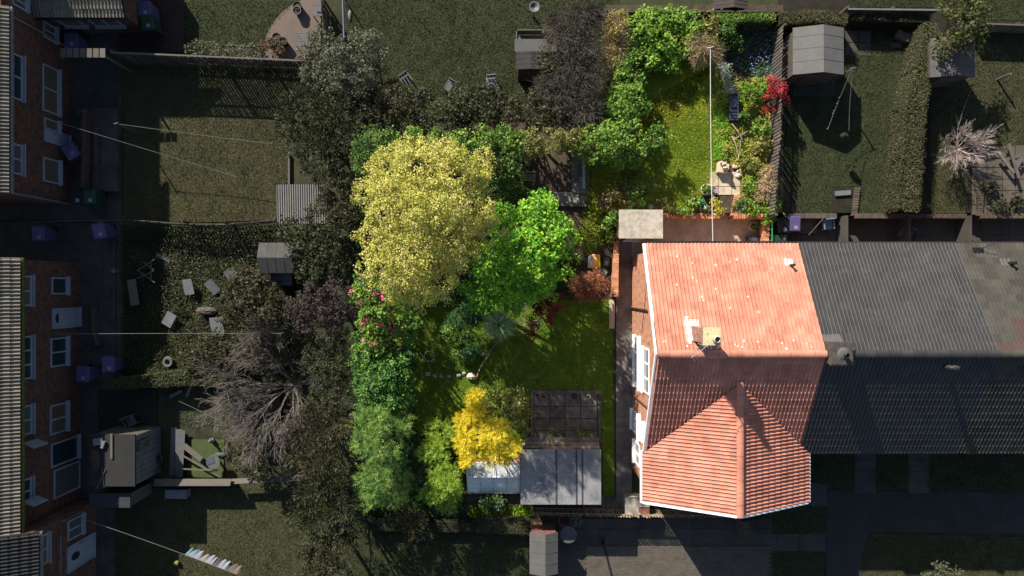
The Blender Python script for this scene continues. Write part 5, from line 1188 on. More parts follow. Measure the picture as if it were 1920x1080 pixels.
for a, b, r, m_, l in ((1077, 743, .13, BLACK, "round black pot at the top of the sunken patio"), (1019, 744, .12, TERRA, "faded clay pot in the top left of the sunken patio"), (1103, 744, .10, PALE, "pale pot near the top right corner of the sunken patio"), (1008, 741, .1, MATS["grey_pot"], "grey pot in the very corner of the sunken patio")):
    pot("flower_pot", l, a, b, .02, r, .2, m_, group="pots on the sunken patio")
# garage with felt roof
gx0, gy1 = P(976, 843, 2.15); gx1, gy0 = P(1127, 946, 2.15)
gr = root("garage", ((gx0+gx1)/2, (gy0+gy1)/2, 0), "flat grey felt roofed garage beside the golden conifer", "garage")
part(gr, "wall", MB().box(gx0+.08, gy0+.08, 0, gx1-.08, gy1-.05, 2.05), mat("grey_render", [(.2, .19, .18), (.3, .29, .27)], 3, .9, .3))
FELT = mat("grey_roof_felt", [(.13, .135, .145), (.20, .20, .205), (.25, .245, .24)], 1.1, .85, .4, fine=30, stain=((.10, .11, .12), 1.7, .55, .5), speck=((.36, .34, .31), 18, .68, .6))
sx_ = [gx0, P(1043, 0, 2.15)[0], P(1081, 0, 2.15)[0], P(1092, 0, 2.15)[0], gx1]
for i in range(4): part(gr, "roof_sheet", MB().box(sx_[i]+(.012 if i else 0), gy0, 2.055, sx_[i+1]-(.012 if i < 3 else 0), gy1, 2.15+.004*i), FELT)
for i in range(1, 4): part(gr, "roof_seam", MB().box(sx_[i]-.035, gy0+.01, 2.12, sx_[i]+.035, gy1-.02, 2.175), mat("bitumen", [(.03, .035, .045), (.06, .065, .08)], 9, .6, .5))
rr_ = random.Random(8)
for i, (a, b, c, d) in enumerate(((985, 829, 1060, 834), (1050, 830, 1123, 835), (985, 835, 1020, 840), (1018, 836, 1075, 842), (1072, 835, 1124, 841))):
    p = P(a, d, 1.9); q = P(c, b, 1.9); part(gr, "loose_board", MB().box(p[0], p[1], 1.8+.01*i, q[0], q[1], 1.86+.01*i+rr_.uniform(0, .03)), WOOD)
part(gr, "wall_plate", MB().box(gx0+.2, gy1, 1.6, gx1-.05, gy1+.42, 1.79), OLDSLAB)
# cold frame / small greenhouse: white frame and panes
fx0, fy1 = P(876, 868, .9); fx1, fy0 = P(974, 926, .6)
cf = root("greenhouse", ((fx0+fx1)/2, (fy0+fy1)/2, 0), "low white framed greenhouse with cluttered contents below the golden conifer", "greenhouse")
ym = P(0, 894, 1.0)[1]
mb = MB()
for k in range(5): x = fx0+(fx1-fx0)*k/4; mb.box(x-.022, ym, .96, x+.022, fy1, 1.0)
mb.box(fx0, ym-.03, .95, fx1, ym+.03, 1.012); mb.box(fx0, fy1, .94, fx1, fy1+.05, 1.0)
part(cf, "frame", mb, WHITE)
mb = MB(); 
for k in range(5): x = fx0+(fx1-fx0)*k/4; mb.slab([(x-.02, fy0, .42), (x+.02, fy0, .42), (x+.02, ym-.03, .97), (x-.02, ym-.03, .97)], .03)
mb.box(fx0, fy0-.03, .38, fx1, fy0, .43); part(cf, "frame", mb, STEEL)
for k in range(4):
    a = fx0+(fx1-fx0)*k/4+.03; b = fx0+(fx1-fx0)*(k+1)/4-.03
    part(cf, "pane", MB().slab([(a, fy0+.01, .405), (b, fy0+.01, .405), (b, ym-.04, .95), (a, ym-.04, .95)], .005), CG)
    part(cf, "pane", MB().box(a, ym+.04, .965, b, fy1-.01, .975), CG)
part(cf, "base_wall", MB().box(fx0, fy1+.02, 0, fx1, fy1+.05, .93).box(fx0, fy0-.03, 0, fx1, fy0, .38).box(fx0-.03, fy0, 0, fx0, fy1, .4).box(fx1, fy0, 0, fx1+.03, fy1, .4), REDBR)
part(cf, "shelf", MB().box(fx0+.03, fy0+.05, .22, fx1-.03, fy1-.05, .25), WOOD)
cc_ = [mat("tan_card", [(.45, .26, .08), (.55, .35, .14)], 6, .8, .1), WHITE, mat("grey_sheet", [(.35, .36, .38), (.5, .5, .52)], 6, .6, .1), MATS["yellow_film"], BLACK, TERRA]
names_ = ["cardboard_box", "crumpled_sheet", "plastic_tray", "yellow_tub", "black_tub", "clay_tub"]
GHI = [("cardboard_box", "tan cardboard box at the left end inside the low greenhouse", "box", 0), ("crumpled_sheet", "crumpled white sheet inside the left part of the low greenhouse", "sheet", 1), ("plastic_tray", "grey plastic tray inside the low greenhouse", "tray", 2), ("plastic_tub", "yellow tub inside the low greenhouse", "tub", 3), ("crumpled_sheet", "white sheet in the middle of the low greenhouse", "sheet", 1), ("plastic_tub", "black tub inside the right part of the low greenhouse", "tub", 4), ("cardboard_box", "tan cardboard box at the right end inside the low greenhouse", "box", 0)]
for k, (nm_, lb_, ct_, c) in enumerate(GHI):
    x = fx0+.2+(fx1-fx0-.4)*k/6; y = rr_.uniform(fy0+.25, ym-.08); hx = rr_.uniform(.10, .17)
    single(nm_, MB().rock((x, y, .33), hx*1.1, hx*1.2, .08, k) if c == 1 else MB().obox((x, y, .32), hx, hx, .06, rr_.uniform(0, 3)), cc_[c], lb_, ct_, "things stored inside the greenhouse")

# concrete coal bunker
x0, y1 = P(1172, 935, 1.0); x1, y0 = P(1218, 965, 1.0)
bk = root("coal_bunker", ((x0+x1)/2, (y0+y1)/2, 0), "old concrete coal bunker at the bottom left corner of the red roof", "coal bunker")
BK_ = mat("worn_concrete", [(.2, .17, .14), (.36, .31, .26), (.46, .4, .34)], 3.5, .95, .6)
part(bk, "body", MB().box(x0+.04, y0+.04, 0, x1-.04, y1-.04, .93), BK_); part(bk, "lid", MB().box(x0, y0+.34, .932, x1, y1, 1.0), BK_); part(bk, "lid", MB().box(x0, y0, .932, x0+.62, y0+.33, .99), BK_); part(bk, "hatch", MB().box(x0+.64, y0, .932, x1, y0+.33, .97), mat("rusty_hatch", [(.12, .05, .03), (.28, .14, .09)], 8, .9, .5))
for i, (a, l) in enumerate(((1140, "leftmost rubble stone below the garage path"), (1150, "second rubble stone from the left below the garage path"), (1160, "third rubble stone, left of the coal bunker"), (1168, "rubble stone touching the coal bunker"))):
    x, y = P(a, 951, .1); single("rubble_stone", MB().rock((x, y, .07), .14, .11, .09, i+60), MATS["rusty_hatch"] if i % 2 else OLDSLAB, l, "stone", "rubble stones by the coal bunker")

# ------------------------------------------------------------------ fences
def fence(name, label, pts, z0, h, bw, gap, m, lean=0.0, group=None, th=.018, rails=2, rail_side=1, top=False):
    Q = [Vector((a, b, 0)) for a, b in pts]; c = Q[0]; rt = root(name, (c.x, c.y, z0), label, "fence", group)
    me = mesh_from("fence_board", MB().box(-bw/2, -th/2, 0, bw/2, th/2, h)); me.materials.append(m)
    for i in range(len(Q)-1):
        a, b = Q[i], Q[i+1]; d = b-a; L = d.length; ang = math.atan2(d.y, d.x); n = max(1, int(L/(bw+gap))); nrm = Vector((-d.y, d.x, 0)).normalized()
        for k in range(n):
            q = a+d*((k+.5)/n)-c
            inst("fence_board", me, rt, Matrix.Translation((q.x, q.y, random.uniform(-.015, .015))) @ Matrix.Rotation(ang+random.uniform(-.03, .03), 4, 'Z') @ Matrix.Rotation(lean+random.uniform(-.02, .02), 4, 'X') )
        mid = (a+b)/2
        for r in range(rails):
            zz = z0+h*(.2+.6*r/max(1, rails-1)); o = mid+nrm*rail_side*(th/2+.022); part(rt, "rail", MB().obox((o.x, o.y, zz), L/2, .02, .035, ang), m)
        if top: part(rt, "top_rail", MB().obox((mid.x, mid.y, z0+h+.015), L/2, .035, .014, ang), top)
        n = max(1, int(L/1.9))
        for k in range(n+1):
            q = a+d*(k/n)+nrm*rail_side*(th/2+.085); part(rt, "post", MB().box(q.x-.04, q.y-.04, z0-.05, q.x+.04, q.y+.04, z0+h+.04), m)
    return rt
fence("board_fence", "weathered board fence right of the red maple down to the yards", [P(1468, 46, ZU+1.4), P(1464, 250, ZU+1.4), P(1452, 402, ZU+1.4)], ZU, 1.4, .10, .05, mat("n_fence_board", [(.06, .052, .045), (.11, .096, .084), (.14, .12, .105)], 4, .9, .5, objvar=.3))
fence("slatted_fence", "slatted wooden fence with a pale top rail across the upper left gardens", [P(205, 97, 1.7), P(300, 101, 1.7), P(580, 113, 1.7)], 0, 1.6, .09, .05, N_WOOD, top=N_WOODL)
fence("picket_fence", "dark boundary fence between the two upper left gardens, with narrow slats", [P(232, 412, 1.2), P(345, 420, 1.2), P(420, 421, 1.2), P(515, 412, 1.2)], 0, 1.15, .07, .07, N_WOOD)
single("boundary_rail", MB().tube([(*P(0, 419, 1.0), 1.0), (*P(120, 414, 1.0), 1.0), (*P(232, 413, 1.0), 1.0)], .03).cyl((*P(120, 414, 0), 0), (*P(120, 414, 1.0), 1.05), .04), N_WOOD, "thin dark rail along the boundary between the first two left houses", "rail")
fence("lower_fence", "dark slatted fence along the bottom boundary under the coal bunker and red roof", [P(1000, 966, 1.2), P(1200, 970, 1.2), P(1400, 972, 1.2)], 0, 1.2, .08, .05, WOOD)
fence("top_fence", "low board fence across the top of the right hand gardens", [P(1590, 17, ZU+1), P(1760, 19, ZU+1)], ZU, 1.0, .12, .01, N_WOOD, top=N_GREYW)
fence("top_fence", "board fence on the top boundary between the bright garden and the far sheds", [P(1140, 22, ZU+1), P(1460, 21, ZU+1)], ZU, 1.0, .12, .01, N_WOOD, top=N_WOOD)
fence("top_fence", "low pale fence in the top right corner behind the feathery tree", [P(1830, 44, ZU+.9), P(1990, 50, ZU+.9)], ZU, .9, .12, .01, N_WOOD, top=N_WOODL)
fence("dark_fence", "short dark fence strip beside the curved pink patio", [P(603, 0, 1.4), P(606, 62, 1.4)], 0, 1.4, .1, .03, N_WOOD)
single("garden_kerb", MB().obox((*P(542, 325, .1), .06), .04, .95, .08), N_WOODL, "pale kerb beside the sunlit upper left lawn above the corrugated shed", "kerb")
# green trellis at the yard corner
x, y = P(1449, 430, 1.3); tl = root("green_trellis", (x, y, 0), "green metal trellis panel at the end of the rear yard", "trellis")
for k in range(7): part(tl, "bar", MB().box(x-.012, y-.75+.25*k, 0, x+.012, y-.73+.25*k, 1.3), GRN)
for k in range(3): part(tl, "rail", MB().box(x-.02, y-.75, .3+.45*k, x+.02, y+.77, .33+.45*k), GRN)
N_PALE = mat('neighbour_pale_plastic', [(.07, .07, .072), (.105, .105, .108)], 5, .7, .1)  # white plastic, dimmed in its colour like the rest outside the plot
# ------------------------------------------------------------------ neighbours' plants (greens darkened to paint in the dimmed surroundings)
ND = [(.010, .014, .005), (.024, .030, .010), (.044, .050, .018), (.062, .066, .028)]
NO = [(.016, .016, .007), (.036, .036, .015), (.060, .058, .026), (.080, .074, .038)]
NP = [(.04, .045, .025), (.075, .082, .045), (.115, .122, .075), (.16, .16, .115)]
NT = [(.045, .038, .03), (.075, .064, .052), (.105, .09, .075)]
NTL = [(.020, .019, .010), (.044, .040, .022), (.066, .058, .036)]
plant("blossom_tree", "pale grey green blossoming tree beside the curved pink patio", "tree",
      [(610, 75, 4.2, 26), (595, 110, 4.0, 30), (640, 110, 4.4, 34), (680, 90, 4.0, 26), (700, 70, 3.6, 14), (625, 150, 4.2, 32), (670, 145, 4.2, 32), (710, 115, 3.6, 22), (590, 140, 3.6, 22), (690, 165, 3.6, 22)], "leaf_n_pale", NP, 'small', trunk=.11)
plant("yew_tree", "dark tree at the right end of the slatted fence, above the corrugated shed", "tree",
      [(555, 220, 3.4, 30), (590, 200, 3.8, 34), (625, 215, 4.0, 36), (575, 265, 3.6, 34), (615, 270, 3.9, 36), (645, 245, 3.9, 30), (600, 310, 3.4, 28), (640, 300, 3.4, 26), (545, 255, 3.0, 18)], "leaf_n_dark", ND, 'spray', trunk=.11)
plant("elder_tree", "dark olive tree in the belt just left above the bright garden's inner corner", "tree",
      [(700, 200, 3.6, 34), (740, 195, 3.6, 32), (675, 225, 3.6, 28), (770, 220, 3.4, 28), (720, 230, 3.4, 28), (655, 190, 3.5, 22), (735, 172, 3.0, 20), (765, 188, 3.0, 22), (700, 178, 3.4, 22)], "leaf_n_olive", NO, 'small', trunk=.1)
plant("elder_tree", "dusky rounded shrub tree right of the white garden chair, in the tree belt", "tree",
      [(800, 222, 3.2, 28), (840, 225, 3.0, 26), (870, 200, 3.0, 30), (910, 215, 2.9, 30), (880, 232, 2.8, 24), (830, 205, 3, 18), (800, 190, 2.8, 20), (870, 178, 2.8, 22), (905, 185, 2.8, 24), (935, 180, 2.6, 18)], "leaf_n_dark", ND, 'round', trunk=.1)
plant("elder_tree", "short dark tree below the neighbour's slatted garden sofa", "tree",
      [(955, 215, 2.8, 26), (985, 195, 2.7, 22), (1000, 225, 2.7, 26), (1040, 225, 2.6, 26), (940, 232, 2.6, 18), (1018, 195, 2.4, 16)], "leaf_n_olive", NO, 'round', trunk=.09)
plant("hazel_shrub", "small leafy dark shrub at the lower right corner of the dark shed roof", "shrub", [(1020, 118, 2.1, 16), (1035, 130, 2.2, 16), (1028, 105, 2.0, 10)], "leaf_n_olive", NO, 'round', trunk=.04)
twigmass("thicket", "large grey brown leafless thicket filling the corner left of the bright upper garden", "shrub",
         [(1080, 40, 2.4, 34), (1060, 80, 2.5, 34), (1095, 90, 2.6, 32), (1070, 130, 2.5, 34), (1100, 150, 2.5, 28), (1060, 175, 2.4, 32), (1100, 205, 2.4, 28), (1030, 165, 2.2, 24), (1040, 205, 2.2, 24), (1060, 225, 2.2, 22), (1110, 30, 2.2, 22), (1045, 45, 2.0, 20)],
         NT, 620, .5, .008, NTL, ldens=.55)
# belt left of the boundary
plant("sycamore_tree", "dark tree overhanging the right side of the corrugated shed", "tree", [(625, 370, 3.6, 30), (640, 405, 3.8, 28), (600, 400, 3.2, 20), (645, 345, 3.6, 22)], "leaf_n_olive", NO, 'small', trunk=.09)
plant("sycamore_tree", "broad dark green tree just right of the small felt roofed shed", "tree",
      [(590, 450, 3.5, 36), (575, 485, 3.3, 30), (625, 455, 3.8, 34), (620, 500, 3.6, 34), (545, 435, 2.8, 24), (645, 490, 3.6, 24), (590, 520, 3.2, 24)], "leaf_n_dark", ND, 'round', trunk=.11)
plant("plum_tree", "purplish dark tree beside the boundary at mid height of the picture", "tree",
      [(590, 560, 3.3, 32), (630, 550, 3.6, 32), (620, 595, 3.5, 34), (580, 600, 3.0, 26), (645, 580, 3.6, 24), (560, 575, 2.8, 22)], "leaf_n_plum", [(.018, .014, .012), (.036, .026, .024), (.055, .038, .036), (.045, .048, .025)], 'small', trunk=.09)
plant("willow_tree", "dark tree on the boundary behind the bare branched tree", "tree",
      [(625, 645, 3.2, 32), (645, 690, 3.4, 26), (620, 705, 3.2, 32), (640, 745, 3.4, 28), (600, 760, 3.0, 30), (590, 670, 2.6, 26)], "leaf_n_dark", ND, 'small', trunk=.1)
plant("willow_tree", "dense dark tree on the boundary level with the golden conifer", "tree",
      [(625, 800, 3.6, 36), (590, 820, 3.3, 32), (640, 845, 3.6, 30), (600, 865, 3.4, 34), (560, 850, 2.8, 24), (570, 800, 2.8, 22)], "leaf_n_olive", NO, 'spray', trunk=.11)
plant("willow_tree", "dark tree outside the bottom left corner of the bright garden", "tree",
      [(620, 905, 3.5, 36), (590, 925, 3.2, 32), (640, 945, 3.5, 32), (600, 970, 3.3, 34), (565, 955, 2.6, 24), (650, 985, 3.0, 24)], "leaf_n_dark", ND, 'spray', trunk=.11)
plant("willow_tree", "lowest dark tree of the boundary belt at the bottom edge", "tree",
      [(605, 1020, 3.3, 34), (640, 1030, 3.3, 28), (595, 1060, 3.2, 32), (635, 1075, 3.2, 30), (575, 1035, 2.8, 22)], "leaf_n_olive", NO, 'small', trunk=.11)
bare("bare_tree", "large leafless grey tree spreading its branches over the lower left gardens", "tree", 545, 725, 3.2, 3.3, [(.066, .058, .050), (.10, .09, .078)], 13, 6, .12, .35, spread=.62, seed=6, thick=1.9)
bare("bare_shrub", "pale leafless bush with radiating twigs right of the curved hedge", "shrub", 1782, 283, 1.4, 1.3, [(.052, .050, .046), (.085, .081, .075)], 15, 5, .05, .8, spread=.6, seed=12, thick=1.2)
# bramble garden
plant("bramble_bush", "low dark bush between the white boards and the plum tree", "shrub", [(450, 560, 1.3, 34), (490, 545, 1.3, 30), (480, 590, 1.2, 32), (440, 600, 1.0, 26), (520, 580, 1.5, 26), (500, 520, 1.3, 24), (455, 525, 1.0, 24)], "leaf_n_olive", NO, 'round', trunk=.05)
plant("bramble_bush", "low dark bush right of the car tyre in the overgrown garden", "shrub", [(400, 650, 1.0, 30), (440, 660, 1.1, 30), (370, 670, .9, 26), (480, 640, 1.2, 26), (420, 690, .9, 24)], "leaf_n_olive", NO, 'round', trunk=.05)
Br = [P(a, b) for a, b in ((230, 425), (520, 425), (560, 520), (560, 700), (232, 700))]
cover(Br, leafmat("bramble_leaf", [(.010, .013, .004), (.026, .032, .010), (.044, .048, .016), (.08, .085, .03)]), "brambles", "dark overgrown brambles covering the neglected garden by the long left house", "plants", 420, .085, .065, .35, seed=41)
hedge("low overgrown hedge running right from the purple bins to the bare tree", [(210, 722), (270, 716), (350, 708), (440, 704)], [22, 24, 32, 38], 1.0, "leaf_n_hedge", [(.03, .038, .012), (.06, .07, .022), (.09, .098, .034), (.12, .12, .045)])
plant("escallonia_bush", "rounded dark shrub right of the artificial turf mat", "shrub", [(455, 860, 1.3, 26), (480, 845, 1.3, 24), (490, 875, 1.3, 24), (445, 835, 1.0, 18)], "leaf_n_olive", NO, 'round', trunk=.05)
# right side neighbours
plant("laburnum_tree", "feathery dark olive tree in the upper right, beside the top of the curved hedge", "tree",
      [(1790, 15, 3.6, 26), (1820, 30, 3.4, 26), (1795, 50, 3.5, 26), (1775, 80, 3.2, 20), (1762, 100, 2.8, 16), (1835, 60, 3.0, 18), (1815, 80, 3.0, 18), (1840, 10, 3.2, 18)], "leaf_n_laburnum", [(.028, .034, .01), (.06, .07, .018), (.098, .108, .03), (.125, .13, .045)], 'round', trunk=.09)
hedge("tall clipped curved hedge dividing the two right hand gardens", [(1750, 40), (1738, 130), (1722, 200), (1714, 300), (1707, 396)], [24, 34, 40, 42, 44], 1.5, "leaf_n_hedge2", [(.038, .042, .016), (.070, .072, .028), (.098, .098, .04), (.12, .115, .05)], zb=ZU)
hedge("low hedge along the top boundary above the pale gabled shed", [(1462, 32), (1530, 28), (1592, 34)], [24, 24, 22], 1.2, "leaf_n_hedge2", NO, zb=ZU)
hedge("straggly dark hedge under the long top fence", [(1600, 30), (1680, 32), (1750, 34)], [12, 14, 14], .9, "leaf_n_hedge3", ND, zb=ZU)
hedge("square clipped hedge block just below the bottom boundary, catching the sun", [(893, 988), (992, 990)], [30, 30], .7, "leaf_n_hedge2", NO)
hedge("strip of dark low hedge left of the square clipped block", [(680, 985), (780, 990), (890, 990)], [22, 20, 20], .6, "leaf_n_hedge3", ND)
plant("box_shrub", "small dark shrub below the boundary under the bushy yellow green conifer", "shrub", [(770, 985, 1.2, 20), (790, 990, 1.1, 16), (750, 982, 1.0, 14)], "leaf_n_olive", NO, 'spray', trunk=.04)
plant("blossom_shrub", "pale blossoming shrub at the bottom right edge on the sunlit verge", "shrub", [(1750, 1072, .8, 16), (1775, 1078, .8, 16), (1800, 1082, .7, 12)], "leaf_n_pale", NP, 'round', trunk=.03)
for i, (a, b, l) in enumerate(((375, 93, "left cluster of pale garden plants on the slatted fence's far side"), (420, 98, "middle cluster of pale garden plants beyond the slatted fence"), (470, 102, "right cluster of pale garden plants beyond the slatted fence"), (505, 88, "orange brown foliage clump by the dark pots on the pink patio"))):
    plant("border_plants", l, "plants", [(a, b, .4, 14), (a+18, b+2, .35, 12), (a-14, b-2, .35, 10)], "leaf_n_pale" if i < 3 else "leaf_n_rust", NP if i < 3 else [(.06, .035, .015), (.11, .06, .025)], 'small', trunk=.02)

# ------------------------------------------------------------------ neighbours' objects
PURP = mat("purple_bin", [(.065, .056, .13), (.08, .068, .155)], 5, .5, .05)
GBIN = mat("dark_green_bin", [(.015, .035, .02), (.022, .05, .03)], 5, .5, .05)
BBIN = mat("black_bin", [(.010, .010, .011), (.016, .016, .017)], 5, .5, .05)
LABEL = mat("bin_label", [(.16, .16, .2), (.22, .22, .26)], 9, .6, 0)
def binmesh():
    r_ = {}
    b = MB(); b.add([(-.22, -.26, .06), (.22, -.26, .06), (.22, .24, .06), (-.22, .24, .06), (-.28, -.32, .98), (.28, -.32, .98), (.28, .33, .98), (-.28, .33, .98)], [(0, 3, 2, 1), (4, 5, 6, 7), (0, 1, 5, 4), (1, 2, 6, 5), (2, 3, 7, 6), (3, 0, 4, 7)])
    r_['body'] = b
    l = MB(); l.add([(-.29, -.35, .985), (.29, -.35, .985), (.29, .36, .985), (-.29, .36, .985), (-.25, -.30, 1.05), (.25, -.30, 1.05), (.26, .30, 1.07), (-.26, .30, 1.07)], [(0, 3, 2, 1), (4, 5, 6, 7), (0, 1, 5, 4), (1, 2, 6, 5), (2, 3, 7, 6), (3, 0, 4, 7)])
    r_['lid'] = l; r_['handle'] = MB().cyl((-.2, .39, 1.0), (.2, .39, 1.0), .018, n=8).box(-.2, .34, .97, -.16, .40, 1.0).box(.16, .34, .97, .2, .40, 1.0)
    r_['label'] = MB().box(-.02, -.24, 1.05, .14, -.08, 1.058)
    return r_
BM = {}
for k, m_ in (('purple', PURP), ('green', GBIN), ('black', BBIN)):
    d = {}
    for n_, b in binmesh().items():
        me = mesh_from(n_, b); me.materials.append(LABEL if n_ == 'label' else m_); d[n_] = me
    wm = mesh_from("wheel", MB().cyl((-.03, 0, 0), (.03, 0, 0), .1, n=12)); wm.materials.append(BLACK); d['wheel'] = wm; BM[k] = d
def wbin(px, py, col, rz, label, z0=0.0, sc=1.0):
    x, y = P(px, py, 1.0+z0); rt = root("wheelie_bin", (x, y, z0), label, "wheelie bin", "wheelie bins beside the houses"); rt.rotation_euler.z = rz; rt.scale = (sc, sc, 1)
    for n_, me in BM[col].items():
        if n_ == 'wheel':
            for s in (-.24, .24): inst("wheel", me, rt, Matrix.Translation((s, .27, .1)))
        else: inst({"label": "sticker"}.get(n_, n_), me, rt, Matrix.Identity(4))
for a in ((271, 17, 'purple', 0, "purple wheelie bin at the top, above the green one"), (276, 42, 'green', .1, "dark green wheelie bin just below the top purple bin"), (133, 76, 'purple', 0, "purple bin between the top left house and its extension"),
          (131, 283, 'purple', .6, "tilted purple bin against the upper left house wall"), (144, 369, 'black', 0, "black bin at the lower corner of the upper left house"), (168, 369, 'green', 0, "green lidded bin next to the black bin by the house corner"),
          (72, 438, 'purple', 0, "purple bin standing alone in the passage between the two left houses"), (186, 433, 'purple', .2, "purple bin near the right end of the passage between the left houses"),
          (203, 684, 'purple', .05, "purple bin with a white label at the end of the overgrown yard"), (155, 702, 'purple', -.1, "purple bin touching the long house wall near the hedge"),
          (1469, 424, 'black', 0, "black bin at the left end of the neighbours' yard behind the charcoal roof"), (1489, 420, 'purple', 0, "purple bin right of the black bin behind the charcoal roof"), (1462, 452, 'green', 1.57, "green bin below the black bin at the corner of the red roof")): wbin(*a)
# sheds
def gableshed(label, px0, py0, px1, py1, z0, he, hr, ridge, rm, wm, name="shed", seams=0, front=None):
    """roof outline given by photo pixels at eaves; ridge 'x' or 'y' direction"""
    x0, y1 = P(px0, py0, z0+he); x1, y0 = P(px1, py1, z0+he); rt = root(name, ((x0+x1)/2, (y0+y1)/2, z0), label, "shed", "garden sheds")
    w_ = MB().box(x0+.08, y0+.08, z0, x1-.08, y1-.08, z0+he)
    d1 = MB(); d2 = MB()
    if ridge == 'y':
        xm = (x0+x1)/2+.06
        d1.slab([(x0, y0, z0+he), (xm, y0, z0+hr), (xm, y1, z0+hr), (x0, y1, z0+he)], .04); d2.slab([(xm, y0, z0+hr), (x1, y0, z0+he), (x1, y1, z0+he), (xm, y1, z0+hr)], .04)
        for yy in (y0+.09, y1-.09): w_.add([(x0+.08, yy, z0+he-.01), (x1-.08, yy, z0+he-.01), (xm, yy, z0+hr-.05)], [(0, 1, 2)])
    else:
        ym = (y0+y1)/2
        d1.slab([(x0, ym, z0+hr), (x1, ym, z0+hr), (x1, y1, z0+he), (x0, y1, z0+he)], .04); d2.slab([(x0, y0, z0+he), (x1, y0, z0+he), (x1, ym, z0+hr), (x0, ym, z0+hr)], .04)
        for xx in (x0+.09, x1-.09): w_.add([(xx, y0+.08, z0+he-.01), (xx, y1-.08, z0+he-.01), (xx, ym, z0+hr-.05)], [(0, 1, 2)])
    part(rt, "wall", w_, wm); part(rt, "roof_panel", d1, rm); part(rt, "roof_panel", d2, rm)
    for k in (1, 2, 3):
        fs_ = MB()
        if ridge == 'y':
            yy = y0+(y1-y0)*k/4+.03*k; fs_.slab([(x0-.01, yy, z0+he+.008), (xm, yy, z0+hr+.008), (xm, yy+.035, z0+hr+.008), (x0-.01, yy+.035, z0+he+.008)], .012); fs_.slab([(xm, yy, z0+hr+.008), (x1+.01, yy, z0+he+.008), (x1+.01, yy+.035, z0+he+.008), (xm, yy+.035, z0+hr+.008)], .012)
        else:
            xx = x0+(x1-x0)*k/4; fs_.slab([(xx, ym, z0+hr+.008), (xx+.035, ym, z0+hr+.008), (xx+.035, y1+.01, z0+he+.008), (xx, y1+.01, z0+he+.008)], .012); fs_.slab([(xx, y0-.01, z0+he+.008), (xx+.035, y0-.01, z0+he+.008), (xx+.035, ym, z0+hr+.008), (xx, ym, z0+hr+.008)], .012)
        part(rt, "felt_lap", fs_, rm)
    # cladding boards on the visible front, door
    n = max(3, int((x1-x0-.16)/.14)); fy = y0+.08
    bm_ = mesh_from("cladding_board", MB().box(0, -.02, 0, (x1-x0-.16)/n-.012, -.002, he-.04)); bm_.materials.append(wm)
    for k in range(n): inst("cladding_board", bm_, rt, Matrix.Translation((x0+.08+(x1-x0-.16)*k/n-rt.location.x, fy-rt.location.y, .02)))
    dd = part(rt, "door", MB().box((x0+x1)/2-.38, fy-.05, z0+.05, (x0+x1)/2+.38, fy-.022, z0+he-.12), wm); part(dd, "handle", MB().box((x0+x1)/2+.28, fy-.075, z0+.8, (x0+x1)/2+.31, fy-.052, z0+.95), N_METAL)
    return rt
gableshed("pale grey gable roofed shed beside the board fence in the upper right garden", 1487, 52, 1582, 140, ZU, 1.75, 2.15, 'y', mat("n_pale_felt", [(.10, .098, .094), (.125, .122, .115)], 2, .9, .25), N_WOOD)
gableshed("dark shed mostly under the feathery tree, in the far right garden", 1745, 72, 1828, 145, ZU, 1.7, 2.0, 'y', mat("n_pinkgrey_felt", [(.075, .068, .066), (.1, .09, .088)], 2, .9, .25), N_WOOD)
gableshed("small grey felt roofed shed left of the broad dark green tree", 486, 455, 550, 512, 0, 1.7, 2.0, 'x', mat("n_lined_felt", [(.05, .05, .048), (.072, .07, .066)], 2, .95, .5), N_WOOD)
gableshed("grey ridged roof shed at the bottom, left of the glass table", 993, 998, 1046, 1076, 0, 1.6, 1.9, 'y', N_FELT, brickmat("n_redfront", (.16, .06, .045), (.13, .05, .04), (.1, .07, .06)))
gableshed("pair of small brown shed roofs on the top edge right of the lush tree", 1340, -6, 1402, 17, 0, 1.6, 1.85, 'y', mat("n_brownfelt", [(.045, .036, .032), (.065, .052, .046)], 2, .95, .4), N_WOOD)
gableshed("dark flat looking shed roof below the slatted garden sofa", 968, 97, 1018, 130, 0, 1.9, 2.0, 'y', mat("n_darkfelt2", [(.03, .03, .03), (.042, .042, .041)], 2, .95, .4), N_BRICK2)
# corrugated shed: real corrugations
x0, y1 = P(519, 346, 1.9); x1, y0 = P(612, 419, 1.9); rt = root("corrugated_shed", ((x0+x1)/2, (y0+y1)/2, 0), "shed with a pale corrugated roof partly under dark branches", "shed", "garden sheds")
part(rt, "wall", MB().box(x0+.1, y0+.1, 0, x1-.1, y1-.1, 1.82), N_WOOD)
mb = MB(); n = 132; v = []; 
for yy, dz in ((y0, 0), (y1, .08)):
    for i in range(n+1): v.append((x0+(x1-x0)*i/n, yy, 1.86+dz+.022*math.sin(i*math.pi/3)))
mb.add(v, [(i, i+1, n+2+i, n+1+i) for i in range(n)]); part(rt, "corrugated_roof", mb, mat("n_corrugated", [(.13, .125, .12), (.17, .165, .155)], 2, .7, .2))
